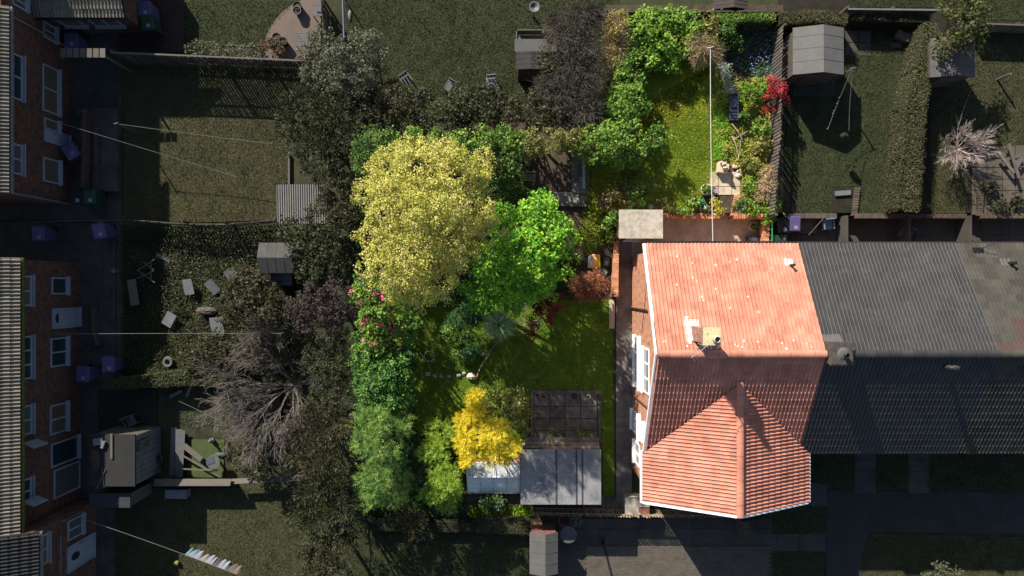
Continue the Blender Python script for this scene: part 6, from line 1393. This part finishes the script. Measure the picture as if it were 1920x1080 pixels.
# long dark workshop in the lower left garden
x0, y1 = P(167, 815, 2.3); x1, y0 = P(253, 912, 2.3)
ws = root("workshop", ((x0+x1)/2, (y0+y1)/2, 0), "black felt roofed workshop with pale boarded side beside the long left house", "shed", "garden sheds")
part(ws, "roof", MB().box(x0, y0, 2.2, x1, y1, 2.3), DARKROOF)
part(ws, "wall", MB().box(x0+.05, y0+.05, 0, x1-.03, y1-.05, 2.19), N_WOOD)
for k in range(9): part(ws, "side_board", MB().box(x1-.028, y0+.05+(y1-y0-.1)*k/9, .02, x1+.0, y0+.05+(y1-y0-.1)*(k+1)/9-.015, 2.18 if k not in (6, 7) else 1.1), N_GREYW)
window(ws, '+x', x1, y0+.05+(y1-y0-.1)*6/9, y1-.35, 1.15, 1.95, N_WOODL, sill=False, bars=1)
lx, ly = P(188, 850, 2.6); 
single("plank", MB().obox((x0+1.0, y1-.5, 2.34), .05, .55, .02), N_WOODL, "pale plank lying on the black workshop roof near its left side", "plank")
for (a, b, c, d, l) in ((181, 917, 198, 880, "stick of the crossed pair leaning left on the workshop roof"), (195, 915, 191, 874, "stick of the crossed pair lying upright on the workshop roof")):
    p = P(a, b, 2.34); q = P(c, d, 2.34); single("stick", MB().cyl((*p, 2.32), (*q, 2.34), .018, n=6), N_WOODL, l, "stick", "crossed sticks on the workshop roof")
x, y = P(182, 829, 2.45); single("papers_box", MB().obox((x, y, 2.36), .2, .14, .06, .1).obox((x+.22, y-.12, 2.38), .06, .16, .05, -.35), N_GREYW, "pile of pale boxes at the upper left of the workshop roof", "box")
x, y = P(178, 862, 2.45); single("brown_sack", MB().rock((x, y, 2.4), .24, .5, .1, 5), mat("n_sack", [(.03, .022, .018), (.05, .038, .03)], 9, .95, .8), "brown crumpled sacking on the left edge of the workshop roof", "sack")
x0, y1 = P(167, 925, 1.9); x1, y0 = P(244, 952, 1.9)
lt = root("lean_to", ((x0+x1)/2, (y0+y1)/2, 0), "dark lean-to roof just below the black workshop", "shed", "garden sheds"); part(lt, "roof", MB().box(x0, y0, 1.83, x1, y1, 1.9), mat("n_slate_lean", [(.022, .025, .030), (.035, .038, .044)], 2, .9, .4)); part(lt, "wall", MB().box(x0+.05, y0+.05, 0, x1-.05, y1-.05, 1.82), N_WOOD)
part(lt, "side_panel", MB().box(x1-.048, y0+.06, .02, x1-.015, y1-.02, 1.8), N_WOODL)
# chairs & furniture
def chair(label, px, py, rz, m, z0=0.0, w=.44, back=.85, name="garden_chair", group="loose garden chairs"):
    x, y = P(px, py, .5+z0); rt = root(name, (x, y, z0), label, "chair", group); rt.rotation_euler.z = 0
    R_ = Matrix.Rotation(rz, 4, 'Z')
    def q(pts): return [tuple((R_ @ Vector(p))+Vector((x, y, z0))) for p in pts]
    def bx(a0, b0, c0, a1, b1, c1):
        m2 = MB().box(a0, b0, c0, a1, b1, c1); m2.v = q(m2.v); return m2
    part(rt, "seat", bx(-w/2, -w/2, .42, w/2, w/2, .45), m)
    for k in range(3): part(rt, "back_slat", bx(-w/2+.02+k*w/3, w/2+.0, .5, -w/2+w/3-.02+k*w/3, w/2+.03, back), m)
    part(rt, "back_rail", bx(-w/2, w/2-.005, back, w/2, w/2+.035, back+.05), m)
    for sx in (-1, 1):
        for sy in (-1, 1): part(rt, "leg", bx(sx*w/2-.02, sy*w/2-.02, 0, sx*w/2+.02, sy*w/2+.02, .418), m)
        part(rt, "armrest", bx(sx*w/2-.025, -w/2, .63, sx*w/2+.025, w/2, .66), m)
    return rt
chair("white chair on its side by the dark workshop's upper edge", 244, 790, .5, N_PALE, .06)
chair("white plastic chair at the right end of the neighbour's yard behind the charcoal roof", 1697, 437, -.5, N_PALE)
chair("light blue chair in the neighbour's yard behind the charcoal roof", 1552, 421, .1, mat("n_blue", [(.10, .17, .22), (.14, .22, .28)], 4, .6, .1))
chair("white chair at the upper side of the curved pink patio", 596, 20, -1.57, N_PALE)
chair("pale chair hidden among branches below the large dark lawn", 762, 150, .6, N_PALE)
chair("pale seat on the grass under the wide dark lawn's lower edge", 846, 163, -.5, N_PALE)
chair("small grey chair standing alone left of the garden sofa", 922, 154, .1, N_GREYW)
# slatted bench (white) on pink patio
x, y = P(565, 72, .5); wb = root("slatted_bench", (x, y, 0), "white slatted bench on the pink patio above the blossoming tree", "bench")
for k in range(6): part(wb, "slat", MB().box(x-.32, y-.35+.12*k, .42, x+.32, y-.26+.12*k, .45), N_PALE)
for sx in (-.28, .28):
    for sy in (-.3, .3): part(wb, "leg", MB().box(x+sx-.02, y+sy-.02, 0, x+sx+.02, y+sy+.02, .418), N_PALE)
# garden sofa & pallet
x, y = P(1000, 70, .6); sf = root("garden_sofa", (x, y, 0), "pale wooden slatted garden sofa above the dark shed roof in the wide garden", "sofa")
part(sf, "seat", MB().box(x-.75, y-.4, .3, x+.4, y+.15, .38), N_WOODL); part(sf, "backrest", MB().box(x-.75, y+.25, .3, x+.4, y+.3, .8), N_WOODL); part(sf, "armrest", MB().box(x-.8, y-.42, .0, x-.752, y+.3, .6), N_WOODL)
for k in range(4): part(sf, "slat", MB().box(x+.42+k*.16, y-.4, .35, x+.53+k*.16, y+.45, .42), N_WOODL)
part(sf, "cushion", MB().rock((x-.55, y-.05, .45), .3, .2, .12, 2), mat("n_teal_cushion", [(.04, .065, .06), (.06, .09, .082)], 5, .9, .3))
single("low_roof", MB().box(*P(965, 97, 1.2), 1.1, *P(1045, 73, 1.2), 1.2).box(*P(968, 96, 1.2), 0, *P(1042, 75, 1.2), 1.098), N_FELT, "flat pale grey roofed store between the garden sofa and the dark shed roof", "store")
x, y = P(1002, 12, 1.2); bp2 = root("bird_feeder", (x, y, 0), "round bird bath on a post on the wide dark lawn near the top edge", "bird bath"); part(bp2, "post", MB().cyl((x, y, -.02), (x, y, 1.0), .05, .04, 8), N_METAL); part(bp2, "bowl", MB().lathe((x, y, 1.0), [(.05, 0), (.22, .1), (.25, .16), (.2, .16), (.05, .06), (0, .05)], 18), N_METAL)
# dark pots on the pink patio
for i, (a, b, l) in enumerate(((557, 10, "upper pot of the pair at the tip of the pink patio"), (556, 19, "lower pot of the pair at the tip of the pink patio"), (518, 69, "topmost dark pot of the cluster on the pink patio"), (510, 78, "leftmost dark pot of the cluster on the pink patio"), (530, 77, "rightmost dark pot of the cluster on the pink patio"), (521, 85, "lowest dark pot of the cluster on the pink patio"))):
    pot("flower_pot", l, a, b, .02, .2, .35, N_METAL if i % 2 else BBIN, group="dark pots on the pink patio")
# blue pole / pipe
single("clothes_prop", MB().cyl((*P(642, -10, 1.4), 1.4), (*P(645, 72, 1.6), 1.6), .035, n=8).cyl((*P(642, -10, 1.4), -.02), (*P(642, -10, 1.4), 1.42), .03, n=8), mat("n_bluepole", [(.09, .09, .17), (.12, .12, .21)], 5, .5, 0), "long pale blue rail in the dark strip right of the pink patio", "rail")
single("pale_stone_slab", MB().rock((*P(656, 29, 0), .05), .08, .26, .05, 7), N_GREYW, "pale oval stone right of the blue rail", "stone")
# loose boards in the overgrown garden
def board(label, px, py, hx, hy, rz, m, z=.35, tilt=.15, name="loose_board", cat="board", group="boards dumped in the overgrown garden"):
    x, y = P(px, py, z); rt = root(name, (x, y, 0), label, cat, group)
    part(rt, "panel", MB().obox((x, y, z), hx, hy, .02, rz, tilt), m)
    part(rt, "prop", MB().obox((x, y, z/2-.02), .05, .05, z/2, rz), N_WOOD)
    return rt
board("pale divided board leaning among brambles straight below the folded frame", 317, 599, .24, .33, -.55, N_GREYW)
board("curved pale board left of the others in the sunlit brambles", 353, 538, .22, .36, .15, N_GREYW)
board("pale board in the middle of the three in the sunlit brambles", 398, 538, .2, .34, .7, N_PALE)
board("small white slatted board nearest the felt roofed shed", 433, 514, .26, .24, .45, N_PALE)
board("grey weathered bench board by the yard edge of the overgrown garden", 250, 548, .2, .6, .15, N_WOODL, .45, .0)
board("grey triangular pleated panel near the white line in the overgrown garden", 407, 611, .3, .4, .1, N_GREYW)
board("long grey tapered board above the folded frame", 309, 484, .42, .09, -.4, N_GREYW, .2)
single("wicker_hull", MB().rock((*P(388, 583, .3), .25), .55, .22, .22, 9), N_WOOD, "dark upturned wicker tub between the curved board and the pleated panel", "tub")
fr = MB()
for (a, b, c, d) in ((256, 508, 290, 486), (258, 522, 288, 508), (258, 506, 290, 530), (268, 490, 288, 506), (283, 492, 283, 524)): fr.cyl((*P(a, b, .5), .5), (*P(c, d, .55), .55), .016, n=6)
fr.cyl((*P(283, 524, .0), 0), (*P(283, 524, .5), .5), .016, n=6); fr.cyl((*P(283, 492, .0), 0), (*P(283, 492, .5), .5), .016, n=6)
single("folded_frame", fr, N_METAL, "crossed metal clothes airer standing in the dark brambles", "clothes airer")
x, y = P(313, 679, .3); single("tyre", MB().lathe((x, y, .1), [(.12, 0), (.22, .02), (.26, .1), (.22, .18), (.13, .17), (.12, .0)], 20), N_METAL, "old tyre ring lying above the low hedge", "tyre")
single("white_table", MB().box(*P(507, 535, 1.0), .96, *P(547, 512, 1.0), 1.0).box(*P(510, 533, 1.0), 0, *P(513, 531, 1.0), .958).box(*P(541, 517, 1.0), 0, *P(544, 514, 1.0), .958), N_PALE, "white topped table below the small felt roofed shed", "table")
# planks stacked
r_ = random.Random(4)
for i, (a, b, c, d, w_, l) in enumerate(((322, 803, 318, 895, .12, "leftmost long white board of the stack on the turf's left"), (333, 806, 331, 896, .14, "central long white board of the stack left of the turf"), (342, 808, 337, 897, .10, "rightmost long white board of the stack left of the turf"),
                                        (344, 835, 378, 862, .13, "short broad board slanting onto the artificial turf"), (342, 853, 413, 893, .035, "long thin batten slanting across the artificial turf"), (340, 878, 410, 881, .03, "horizontal thin batten over the artificial turf"))):
    p = Vector((*P(a, b, .3), .3)); q = Vector((*P(c, d, .3), .3)); dd = q-p; cc = (p+q)/2
    single("white_board", MB().obox((cc.x, cc.y, .10+.06*i), dd.length/2, w_, .02, math.atan2(dd.y, dd.x)), N_PALE if i < 3 else N_WOODL, l, "board", "boards stacked by the artificial turf")
single("boundary_board", MB().box(*P(290, 912, .9), 0, *P(428, 910, .9), .9).obox((*P(360, 905, .9), .86), 1.75, .16, .02, 0, -.5), N_WOODL, "long pale sunlit board along the bottom of the turf garden", "board")
single("boundary_board", MB().obox((*P(500, 900, .7), .66), 1.7, .12, .02, .05, -.5), N_WOODL, "pale grey board continuing right from the sunlit one towards the trees", "board")
x, y = P(316, 896, .3); pot("plant_pot", "orange pot at the foot of the white board stack", 316, 896, .02, .17, .3, mat("n_orangepot", [(.13, .05, .025), (.17, .07, .035)], 5, .8, .1))
x, y = P(295, 862, .5); pot("wicker_basket", "round wreath like basket between workshop and white boards", 294, 862, .02, .26, .3, N_WOOD, ("leaf_n_olive", NO))
x, y = P(401, 865, .5); tb_ = root("garden_table", (x, y, .03), "white round topped table with a grey cloth on the artificial turf", "table")
part(tb_, "top", MB().cyl((x, y, .55), (x, y, .59), .32, n=18), N_PALE); part(tb_, "pedestal", MB().cyl((x, y, .03), (x, y, .548), .06, n=8), N_PALE); part(tb_, "cloth", MB().obox((x-.12, y+.05, .6), .18, .15, .006, .3), mat("n_slatecloth", [(.05, .055, .07), (.07, .075, .09)], 5, .9, .2))
x, y = P(393, 828, .4); single("stone_statue", MB().rock((x, y, .15), .14, .12, .15, 3).rock((x+.02, y, .38), .09, .09, .12, 8), N_METAL, "small grey statue on the artificial turf", "statue")
single("white_sheet", MB().rock((*P(416, 853, .2), .1), .4, .12, .1, 12), N_PALE, "crumpled white sheet right of the round table on the turf", "sheet")
x, y = P(329, 928, .5); single("storage_box", MB().box(x-.48, y-.17, 0, x+.48, y+.2, .42).box(x-.5, y-.19, .422, x+.5, y+.22, .47), N_GREYW, "grey lidded storage box below the long sunlit board", "box")
for (a, b, rz, l) in ((325, 740, .5, "slanting white offcut in the dark yard below the hedge"), (350, 733, 1.2, "small pale offcut near the hedge's right end")):
    x, y = P(a, b, .3); single("offcut", MB().obox((x, y, .04), .32, .07, .03, rz), N_GREYW, l, "offcut")
x0, y1 = P(430, 728, 1.2); x1, y0 = P(510, 812, 1.2); fr_ = root("flat_store", ((x0+x1)/2, (y0+y1)/2, 0), "flat dark grey roof under the bare tree", "store"); part(fr_, "roof", MB().box(x0, y0, 1.16, x1, y1, 1.2), mat("n_storeroof", [(.036, .033, .03), (.05, .046, .042)], 2, .95, .4)); part(fr_, "wall", MB().box(x0+.05, y0+.05, 0, x1-.05, y1-.05, 1.158), N_WOOD)
# yard walls on the left
brickwall("yard_wall", "low dark brick wall stepping down from the upper left house to the yard edge", [P(155, 352, .8), P(158, 205, .8)], .2, 0, .8, N_BRICK2, None)
brickwall("yard_wall", "low wall edging the raised terrace of the upper left house", [P(180, 362, .5), P(180, 240, .5)], .2, 0, .5, N_BRICK2, None)
single("yard_kerb", MB().box(*P(211, 730, .1), 0, *P(215, 425, .1), .1), N_CONC, "long concrete kerb along the yard of the long left house", "kerb")
x, y = P(218, 508, .5); single("drain_post", MB().cyl((x, y, 0), (x, y, .7), .06, n=10).cyl((x, y, .7), (x, y, .74), .1, n=10), N_METAL, "short post with round cap on the yard kerb", "post")
brickwall("stone_edge", "curved rubble wall by the white fanlight door", [P(174, 575, .4), P(175, 620, .4), P(182, 648, .4)], .15, 0, .4, N_CONC, None)
# timber canopy roof above yard on L1
x0, y1 = P(108, 88, 2.4); x1, y0 = P(200, 108, 2.2); sc_ = root("porch_roof", ((x0+x1)/2, (y0+y1)/2, 0), "narrow slatted canopy between the top left house and the fence", "canopy")
for k in range(7): part(sc_, "slat", MB().box(x0+(x1-x0)*k/7, y0, 2.2, x0+(x1-x0)*(k+1)/7-.05, y1, 2.23), N_WOODL)
part(sc_, "post", MB().box(x1-.1, y0, 0, x1-.02, y0+.08, 2.198), N_WOODL)
# washing lines on the left
line("washing_line", "thin line running down right across the upper left lawn to the corrugated shed", (*P(85, 222, 3.0), 3.0), (*P(445, 332, 1.6), 1.6), N_WIRE, .011)
line("washing_line", "short straight line from the terrace to the dark yew, above the longer line", (*P(218, 232, 1.9), 1.9), (*P(512, 270, 1.9), 1.9), N_WIRE, .012, 0.0, N_METAL)
line("washing_line", "straight horizontal line over the overgrown garden from the long house", (*P(105, 626, 2.6), 2.6), (*P(530, 625, 2.2), 2.2), N_WIRE, .012)
line("washing_line", "line slanting over the store yard to the flat roof", (*P(335, 752, 2.0), 2.0), (*P(440, 805, 1.8), 1.8), N_WIRE, .012)
L0 = line("washing_line", "line crossing the bottom left garden carrying the washing", (*P(152, 972, 2.4), 2.4), (*P(440, 1076, 1.9), 1.9), N_WIRE, .012)
LC = [N_WHITE, mat("n_paleblue_cloth", [(.12, .2, .24), (.17, .26, .3)], 6, .9, .2), mat("n_cream_cloth", [(.2, .19, .16), (.27, .26, .22)], 6, .9, .2), N_WHITE, N_METAL, mat("n_tan_cloth", [(.13, .10, .08), (.17, .14, .11)], 6, .9, .2)]
nm = ["pale blue towel leftmost on the line", "white shirt second on the line", "cream shirt third along the washing line", "white top in the middle of the washing", "striped grey top on the washing line", "white cloth near the right of the washing", "grey garment just before the last one on the line", "tan trousers rightmost on the washing line"]
for i in range(8):
    t = (350+i*12.5-152)/(440-152); p = Vector((*P(152, 972, 2.4), 2.4)).lerp(Vector((*P(440, 1076, 1.9), 1.9)), t); p.z -= .1*4*t*(1-t)
    d = (Vector(P(440, 1076, 1.9))-Vector(P(152, 972, 2.4))).normalized(); nn = Vector((-d.y, d.x)); mb = MB(); v = []; K = 6; H = 5
    for j in range(H+1):
        for k in range(K+1):
            u = (k/K-.5)*.34; s = .05*math.sin(k*1.7+i)*j/H+.10*j/H*(1 if i % 2 else .4); v.append((p.x+d.x*u+nn.x*s, p.y+d.y*u+nn.y*s, p.z-.02-.62*j/H))
    mb.add(v, [(j*(K+1)+k, j*(K+1)+k+1, (j+1)*(K+1)+k+1, (j+1)*(K+1)+k) for j in range(H) for k in range(K)])
    single("laundry_garment", mb, LC[[1, 0, 2, 3, 4, 0, 4, 5][i]], nm[i], "washing", "washing on the bottom left line", smooth=True)
x, y = P(332, 1055, .1); single("ball", MB().rock((x, y, .12), .12, .12, .12, 50), mat("n_yellowball", [(.16, .13, .03), (.2, .17, .04)], 5, .5, 0), "small yellow ball on the dark bottom left lawn", "ball")
# right side lines, pegs, pole
line("washing_line", "neighbour's line from the pale gabled shed's pole down to the peg bag", (*P(1600, 128, 2.8), 2.8), (*P(1592, 245, 2.0), 2.0), N_WIRE, .010, ZU, N_WIRE)
line("washing_line", "second line fanning left from the same pole with round pegs on it", (*P(1598, 130, 2.8), 2.8), (*P(1552, 243, 2.0), 2.0), N_WIRE, .010)
for i, (a, b, l) in enumerate(((1574, 183, "highest of the white pegs on the left line"), (1570, 194, "second highest white peg on the left line"), (1564, 208, "upper peg of the close pair on the left line"), (1562, 213, "lower peg of the close pair on the left line"), (1552, 241, "white peg at the very bottom end of the left line"))):
    x, y = P(a, b, 2.4); single("peg", MB().rock((x, y, 2.38), .035, .035, .035, i), N_PALE, l, "peg", "round pegs on the neighbour's line")
x, y = P(1585, 254, 2.0); single("peg_bag", MB().rock((x, y, 1.85), .2, .16, .22, 4).cyl((x+.1, y+.1, 1.95), (x+.14, y+.2, 2.05), .012, n=5), BBIN, "black peg bag hanging at the bottom of the neighbour's line", "peg bag")
line("washing_line", "thin line in the far right garden below the dark shed", (*P(1825, 160, 2.0), 2.0), (*P(1795, 245, 2.0), 2.0), N_WIRE, .010, ZU, N_WOOD)
x, y = P(1872, 155, .9); single("post", MB().cyl((*P(1872, 148, .8), ZU), (*P(1872, 148, .8), ZU+.9), .05, n=8), N_PALE, "short white post standing on the far right lawn", "post")
single("tool_pole", MB().cyl((*P(1836, 262, 1.3), 1.3), (*P(1882, 232, 1.6), 1.6), .018, n=6).cyl((*P(1882, 232, 1.6), .68), (*P(1882, 232, 1.6), 1.6), .018, n=6), N_WIRE, "thin horizontal rail above the pale leafless bush", "rail")
x, y = P(1694, 67, 1.0); single("pallet", MB().obox((x, y, ZU+.2), .32, .18, .12, -.4), N_WOOD, "tilted wooden crate at the top of the dark lawn by the curved hedge", "crate")
x, y = P(1681, 84, .8); single("stone_slab", MB().obox((x, y, ZU+.04), .25, .12, .035, 0), N_CONC, "flat slab just left below the tilted crate", "slab")
# yard retaining walls and steps
ywn = P(0, 405, .72)[1]
def xr(p): return P(p, 0, .7)[0]
brickwall("retaining_wall", "neighbour's brick retaining wall left of their first steps", [(xr(1468), ywn), (xr(1567), ywn)], .2, 0, .76, N_BRICK2, N_COPE)
brickwall("retaining_wall", "neighbour's brick retaining wall between their first steps and the curved hedge", [(xr(1606), P(0, 352, .7)[1]), (xr(1600), ywn), (xr(1700), ywn)], .2, 0, .76, N_BRICK2, N_COPE)
brickwall("retaining_wall", "long dark retaining wall below the far right garden", [(xr(1700), ywn), (xr(1812), ywn)], .2, 0, .74, N_BRICK2, None)
brickwall("retaining_wall", "pale topped wall beside the far right steps", [(xr(1838), P(0, 345, .7)[1]), (xr(1834), ywn), (xr(1980), ywn)], .2, 0, .78, N_BRICK2, N_COPE)
steps("garden_steps", "neighbour's steps with a white slab at their head behind the charcoal roof", 1584, 372, .62, 3, .7, .24, N_CONC, N_BRICK2)
steps("garden_steps", "steps at the far right beside the pale patio", 1824, 352, .6, 4, .7, .26, N_CONC, N_BRICK2)
single("step_slab", MB().obox((*P(1580, 362, .75), .76), .36, .11, .03, .08), N_GREYW, "pale slab with a round grille at the head of the neighbour's steps", "slab")
for i, a in enumerate((1588, 1706, 1820)):
    x = P(a, 0, 1.0)[0]; brickwall("yard_divider", ["dividing wall nearest the light blue chair", "dividing wall beside the white plastic chair", "dividing wall below the far right steps"][i], [(x, 3.3), (x, 1.6)], .12, 0, 1.0, N_CONC, None)
x, y = P(1517, 423, .5); single("wooden_crate", MB().box(x-.38, y-.3, 0, x+.38, y-.27, .4).box(x-.38, y+.27, 0, x+.38, y+.3, .4).box(x-.38, y-.27, 0, x-.35, y+.27, .4).box(x+.35, y-.27, 0, x+.38, y+.27, .4).box(x-.34, y-.26, .02, x+.34, y+.26, .3), N_WOODL, "open wooden crate of timber between the purple bin and the light blue chair", "crate")
single("leaning_pole", MB().cyl((*P(1520, 440, .6), .4), (*P(1548, 405, 1.1), 1.1), .02, n=6), N_WOODL, "stick leaning between the crate and the light blue chair", "stick")
# far right patio furniture
for i, (a, b, c, d, l) in enumerate(((1890, 275, 1915, 310, "upper dark plank of the collapsed timber heap at the right edge"), (1880, 300, 1918, 290, "horizontal plank of the collapsed timber heap at the right edge"), (1898, 325, 1918, 296, "lower slanting plank of the collapsed timber heap at the right edge"), (1870, 285, 1900, 325, "left plank of the collapsed timber heap at the right edge"), (1888, 270, 1908, 335, "steepest plank of the collapsed timber heap at the right edge"))):
    p = Vector((*P(a, b, 1.0), .9+.05*i)); q = Vector((*P(c, d, 1.0), .9+.05*i)); dd = q-p; cc = (p+q)/2; single("timber_plank", MB().obox(cc, dd.length/2, .07, .02, math.atan2(dd.y, dd.x)), N_WOODL, l, "plank", "planks heaped at the right edge")
for i, (a, b, l) in enumerate(((1872, 385, "weed tuft at the lower left of the far right patio"), (1900, 375, "weed tuft in the middle of the far right patio"), (1853, 350, "weed tuft beside the far right steps"))): plant("weed_tuft", l, "plant", [(a, b, .9, 9), (a+8, b+6, .85, 7)], "leaf_n_olive", NO, 'round', trunk=.02)
# top edge clutter
x0, y1 = P(1482, -8, .6); x1, y0 = P(1594, 14, .6)
dk_ = root("timber_decking", ((x0+x1)/2, (y0+y1)/2, 0), "grey timber decking on the top edge right of the bright garden", "decking")
for k in range(24): part(dk_, "deck_board", MB().box(x0+(x1-x0)*k/24, y0, .5, x0+(x1-x0)*(k+1)/24-.015, y1, .55), N_WOODL)
part(dk_, "frame", MB().box(x0+.05, y0+.05, 0, x1-.05, y1-.05, .498), N_WOOD)
# bottom neighbour
x, y = P(1066, 1003, .75); gt_ = root("glass_table", (x, y, 0), "round glass topped garden table right of the ridged shed", "table")
part(gt_, "rim", MB().lathe((x, y, .7), [(.36, 0), (.385, 0), (.385, .03), (.36, .03), (.36, 0)], 24), N_METAL); part(gt_, "glass_top", MB().cyl((x, y, .71), (x, y, .72), .36, n=24), mat("n_tableglass", [(.06, .065, .07), (.09, .095, .1)], 3, .15, 0))
for k in range(3): a = 2.09*k+.4; part(gt_, "leg", MB().cyl((x+.3*math.cos(a), y+.3*math.sin(a), 0), (x+.05*math.cos(a), y+.05*math.sin(a), .7), .018, n=6), N_METAL)
for a, l, c_ in ((1059, "round planter of dark red flowers left of its white partner below the fence", [(.08, .02, .02), (.14, .04, .04)]), (1081, "round planter of white flowers right of the red one below the fence", [(.13, .13, .13), (.2, .2, .2)])):
    pot("round_planter", l, a, 976, .02, .28, .35, N_METAL, ("n_flower_"+str(a), c_), "planters under the boundary fence")
brickwall("gate_pier", "short dark brick pier wall below the peak of the red roof", [P(1398, 978, 1.2), P(1404, 1020, 1.2)], .3, 0, 1.2, N_BRICK2, None)
x, y = P(1130, 1016, .2); single("drain_cover", MB().box(x-.1, y-.14, .01, x+.1, y+.14, .06), BBIN, "small black drain cover on the shaded driveway", "drain cover")
single("driveway_channel", MB().obox((*P(1140, 1052, .05), .04), .05, 1.0, .02, .25), BBIN, "dark drainage channel running down the block driveway", "drain")

# ------------------------------------------------------------------ litter, daisies, debris
LIT = leafmat("dead_leaf", [(.05, .035, .02), (.12, .085, .05), (.22, .16, .10), (.3, .27, .2)], .1, .9)
NLIT = leafmat("dead_leaf_dull", [(.02, .018, .014), (.05, .046, .038), (.10, .095, .085), (.15, .145, .135)], .1, .9)
def litter(px, m, label, z, dens, L=.05): cover([P(a, b, z) for a, b in px], m, "leaf_litter", label, "leaf litter", dens, L, L*.6, .02, flat=z, seed=61, patch=.9, thin=.42)
litter([(1158, 460), (1188, 460), (1188, 930), (1158, 930)], LIT, "fallen leaves and grit on the side path of the red roofed house", .015, 60, .035)
litter([(1165, 408), (1430, 408), (1430, 456), (1165, 456)], LIT, "bits of leaf and grit on the rear yard of the red roofed house", .008, 60, .035)
litter([(980, 850), (1122, 850), (1122, 940), (980, 940)], LIT, "leaves and twigs blown onto the garage roof", 2.15, 45, .04)
litter([(1000, 737), (1120, 737), (1120, 830), (1000, 830)], LIT, "leaf litter lying on the sunken patio", .008, 90, .035)
litter([(160, 425), (232, 425), (232, 720), (160, 720)], NLIT, "pale debris scattered over the yard of the long left house", .0, 120, .06)
litter([(185, 735), (300, 735), (300, 800), (185, 800)], NLIT, "debris scattered over the dark timber deck", .06, 80, .06)
litter([(300, 740), (430, 740), (430, 800), (300, 800)], NLIT, "pale rubble scattered between the hedge and the artificial turf", .0, 220, .07)
litter([(1460, 408), (1900, 408), (1900, 455), (1460, 455)], NLIT, "grit and leaves on the neighbours' shaded back yards", .005, 60, .045)
litter([(1500, 915), (1918, 915), (1918, 1000), (1500, 1000)], NLIT, "specks of litter along the dark access road", .006, 26, .04)
litter([(1046, 975), (1440, 975), (1440, 1078), (1046, 1078)], NLIT, "leaf specks on the bottom neighbour's driveway", .02, 30, .04)
DAI = leafmat("daisy", [(.5, .5, .42), (.7, .7, .62)], .1, .8)
def daisies(px, m, label, z, dens): cover([P(a, b, z) for a, b in px], m, "daisies", label, "daisies", dens, .035, .035, .03, flat=z+.03, seed=71, patch=1.2, thin=.4)
daisies([(1180, 170), (1335, 170), (1335, 360), (1180, 360)], DAI, "tiny white daisies dotted over the bright upper lawn", ZU, 9)
daisies([(900, 600), (1148, 600), (1148, 725), (900, 725)], DAI, "tiny white daisies dotted over the lower lawn", .0, 5)
NDA = leafmat("daisy_dull", [(.10, .10, .09), (.16, .16, .14)], .1, .8)
daisies([(690, 10), (960, 10), (960, 140), (690, 140)], NDA, "pale daisies scattered on the wide lawn above the tree belt", .0, 7)
daisies([(1500, 190), (1690, 150), (1690, 390), (1500, 390)], NDA, "pale daisies on the lawn beside the curved hedge", ZU, 6)
daisies([(1645, 850), (1900, 850), (1900, 915), (1645, 915)], NDA, "pale daisies on the shaded front grass plots", .0, 6)
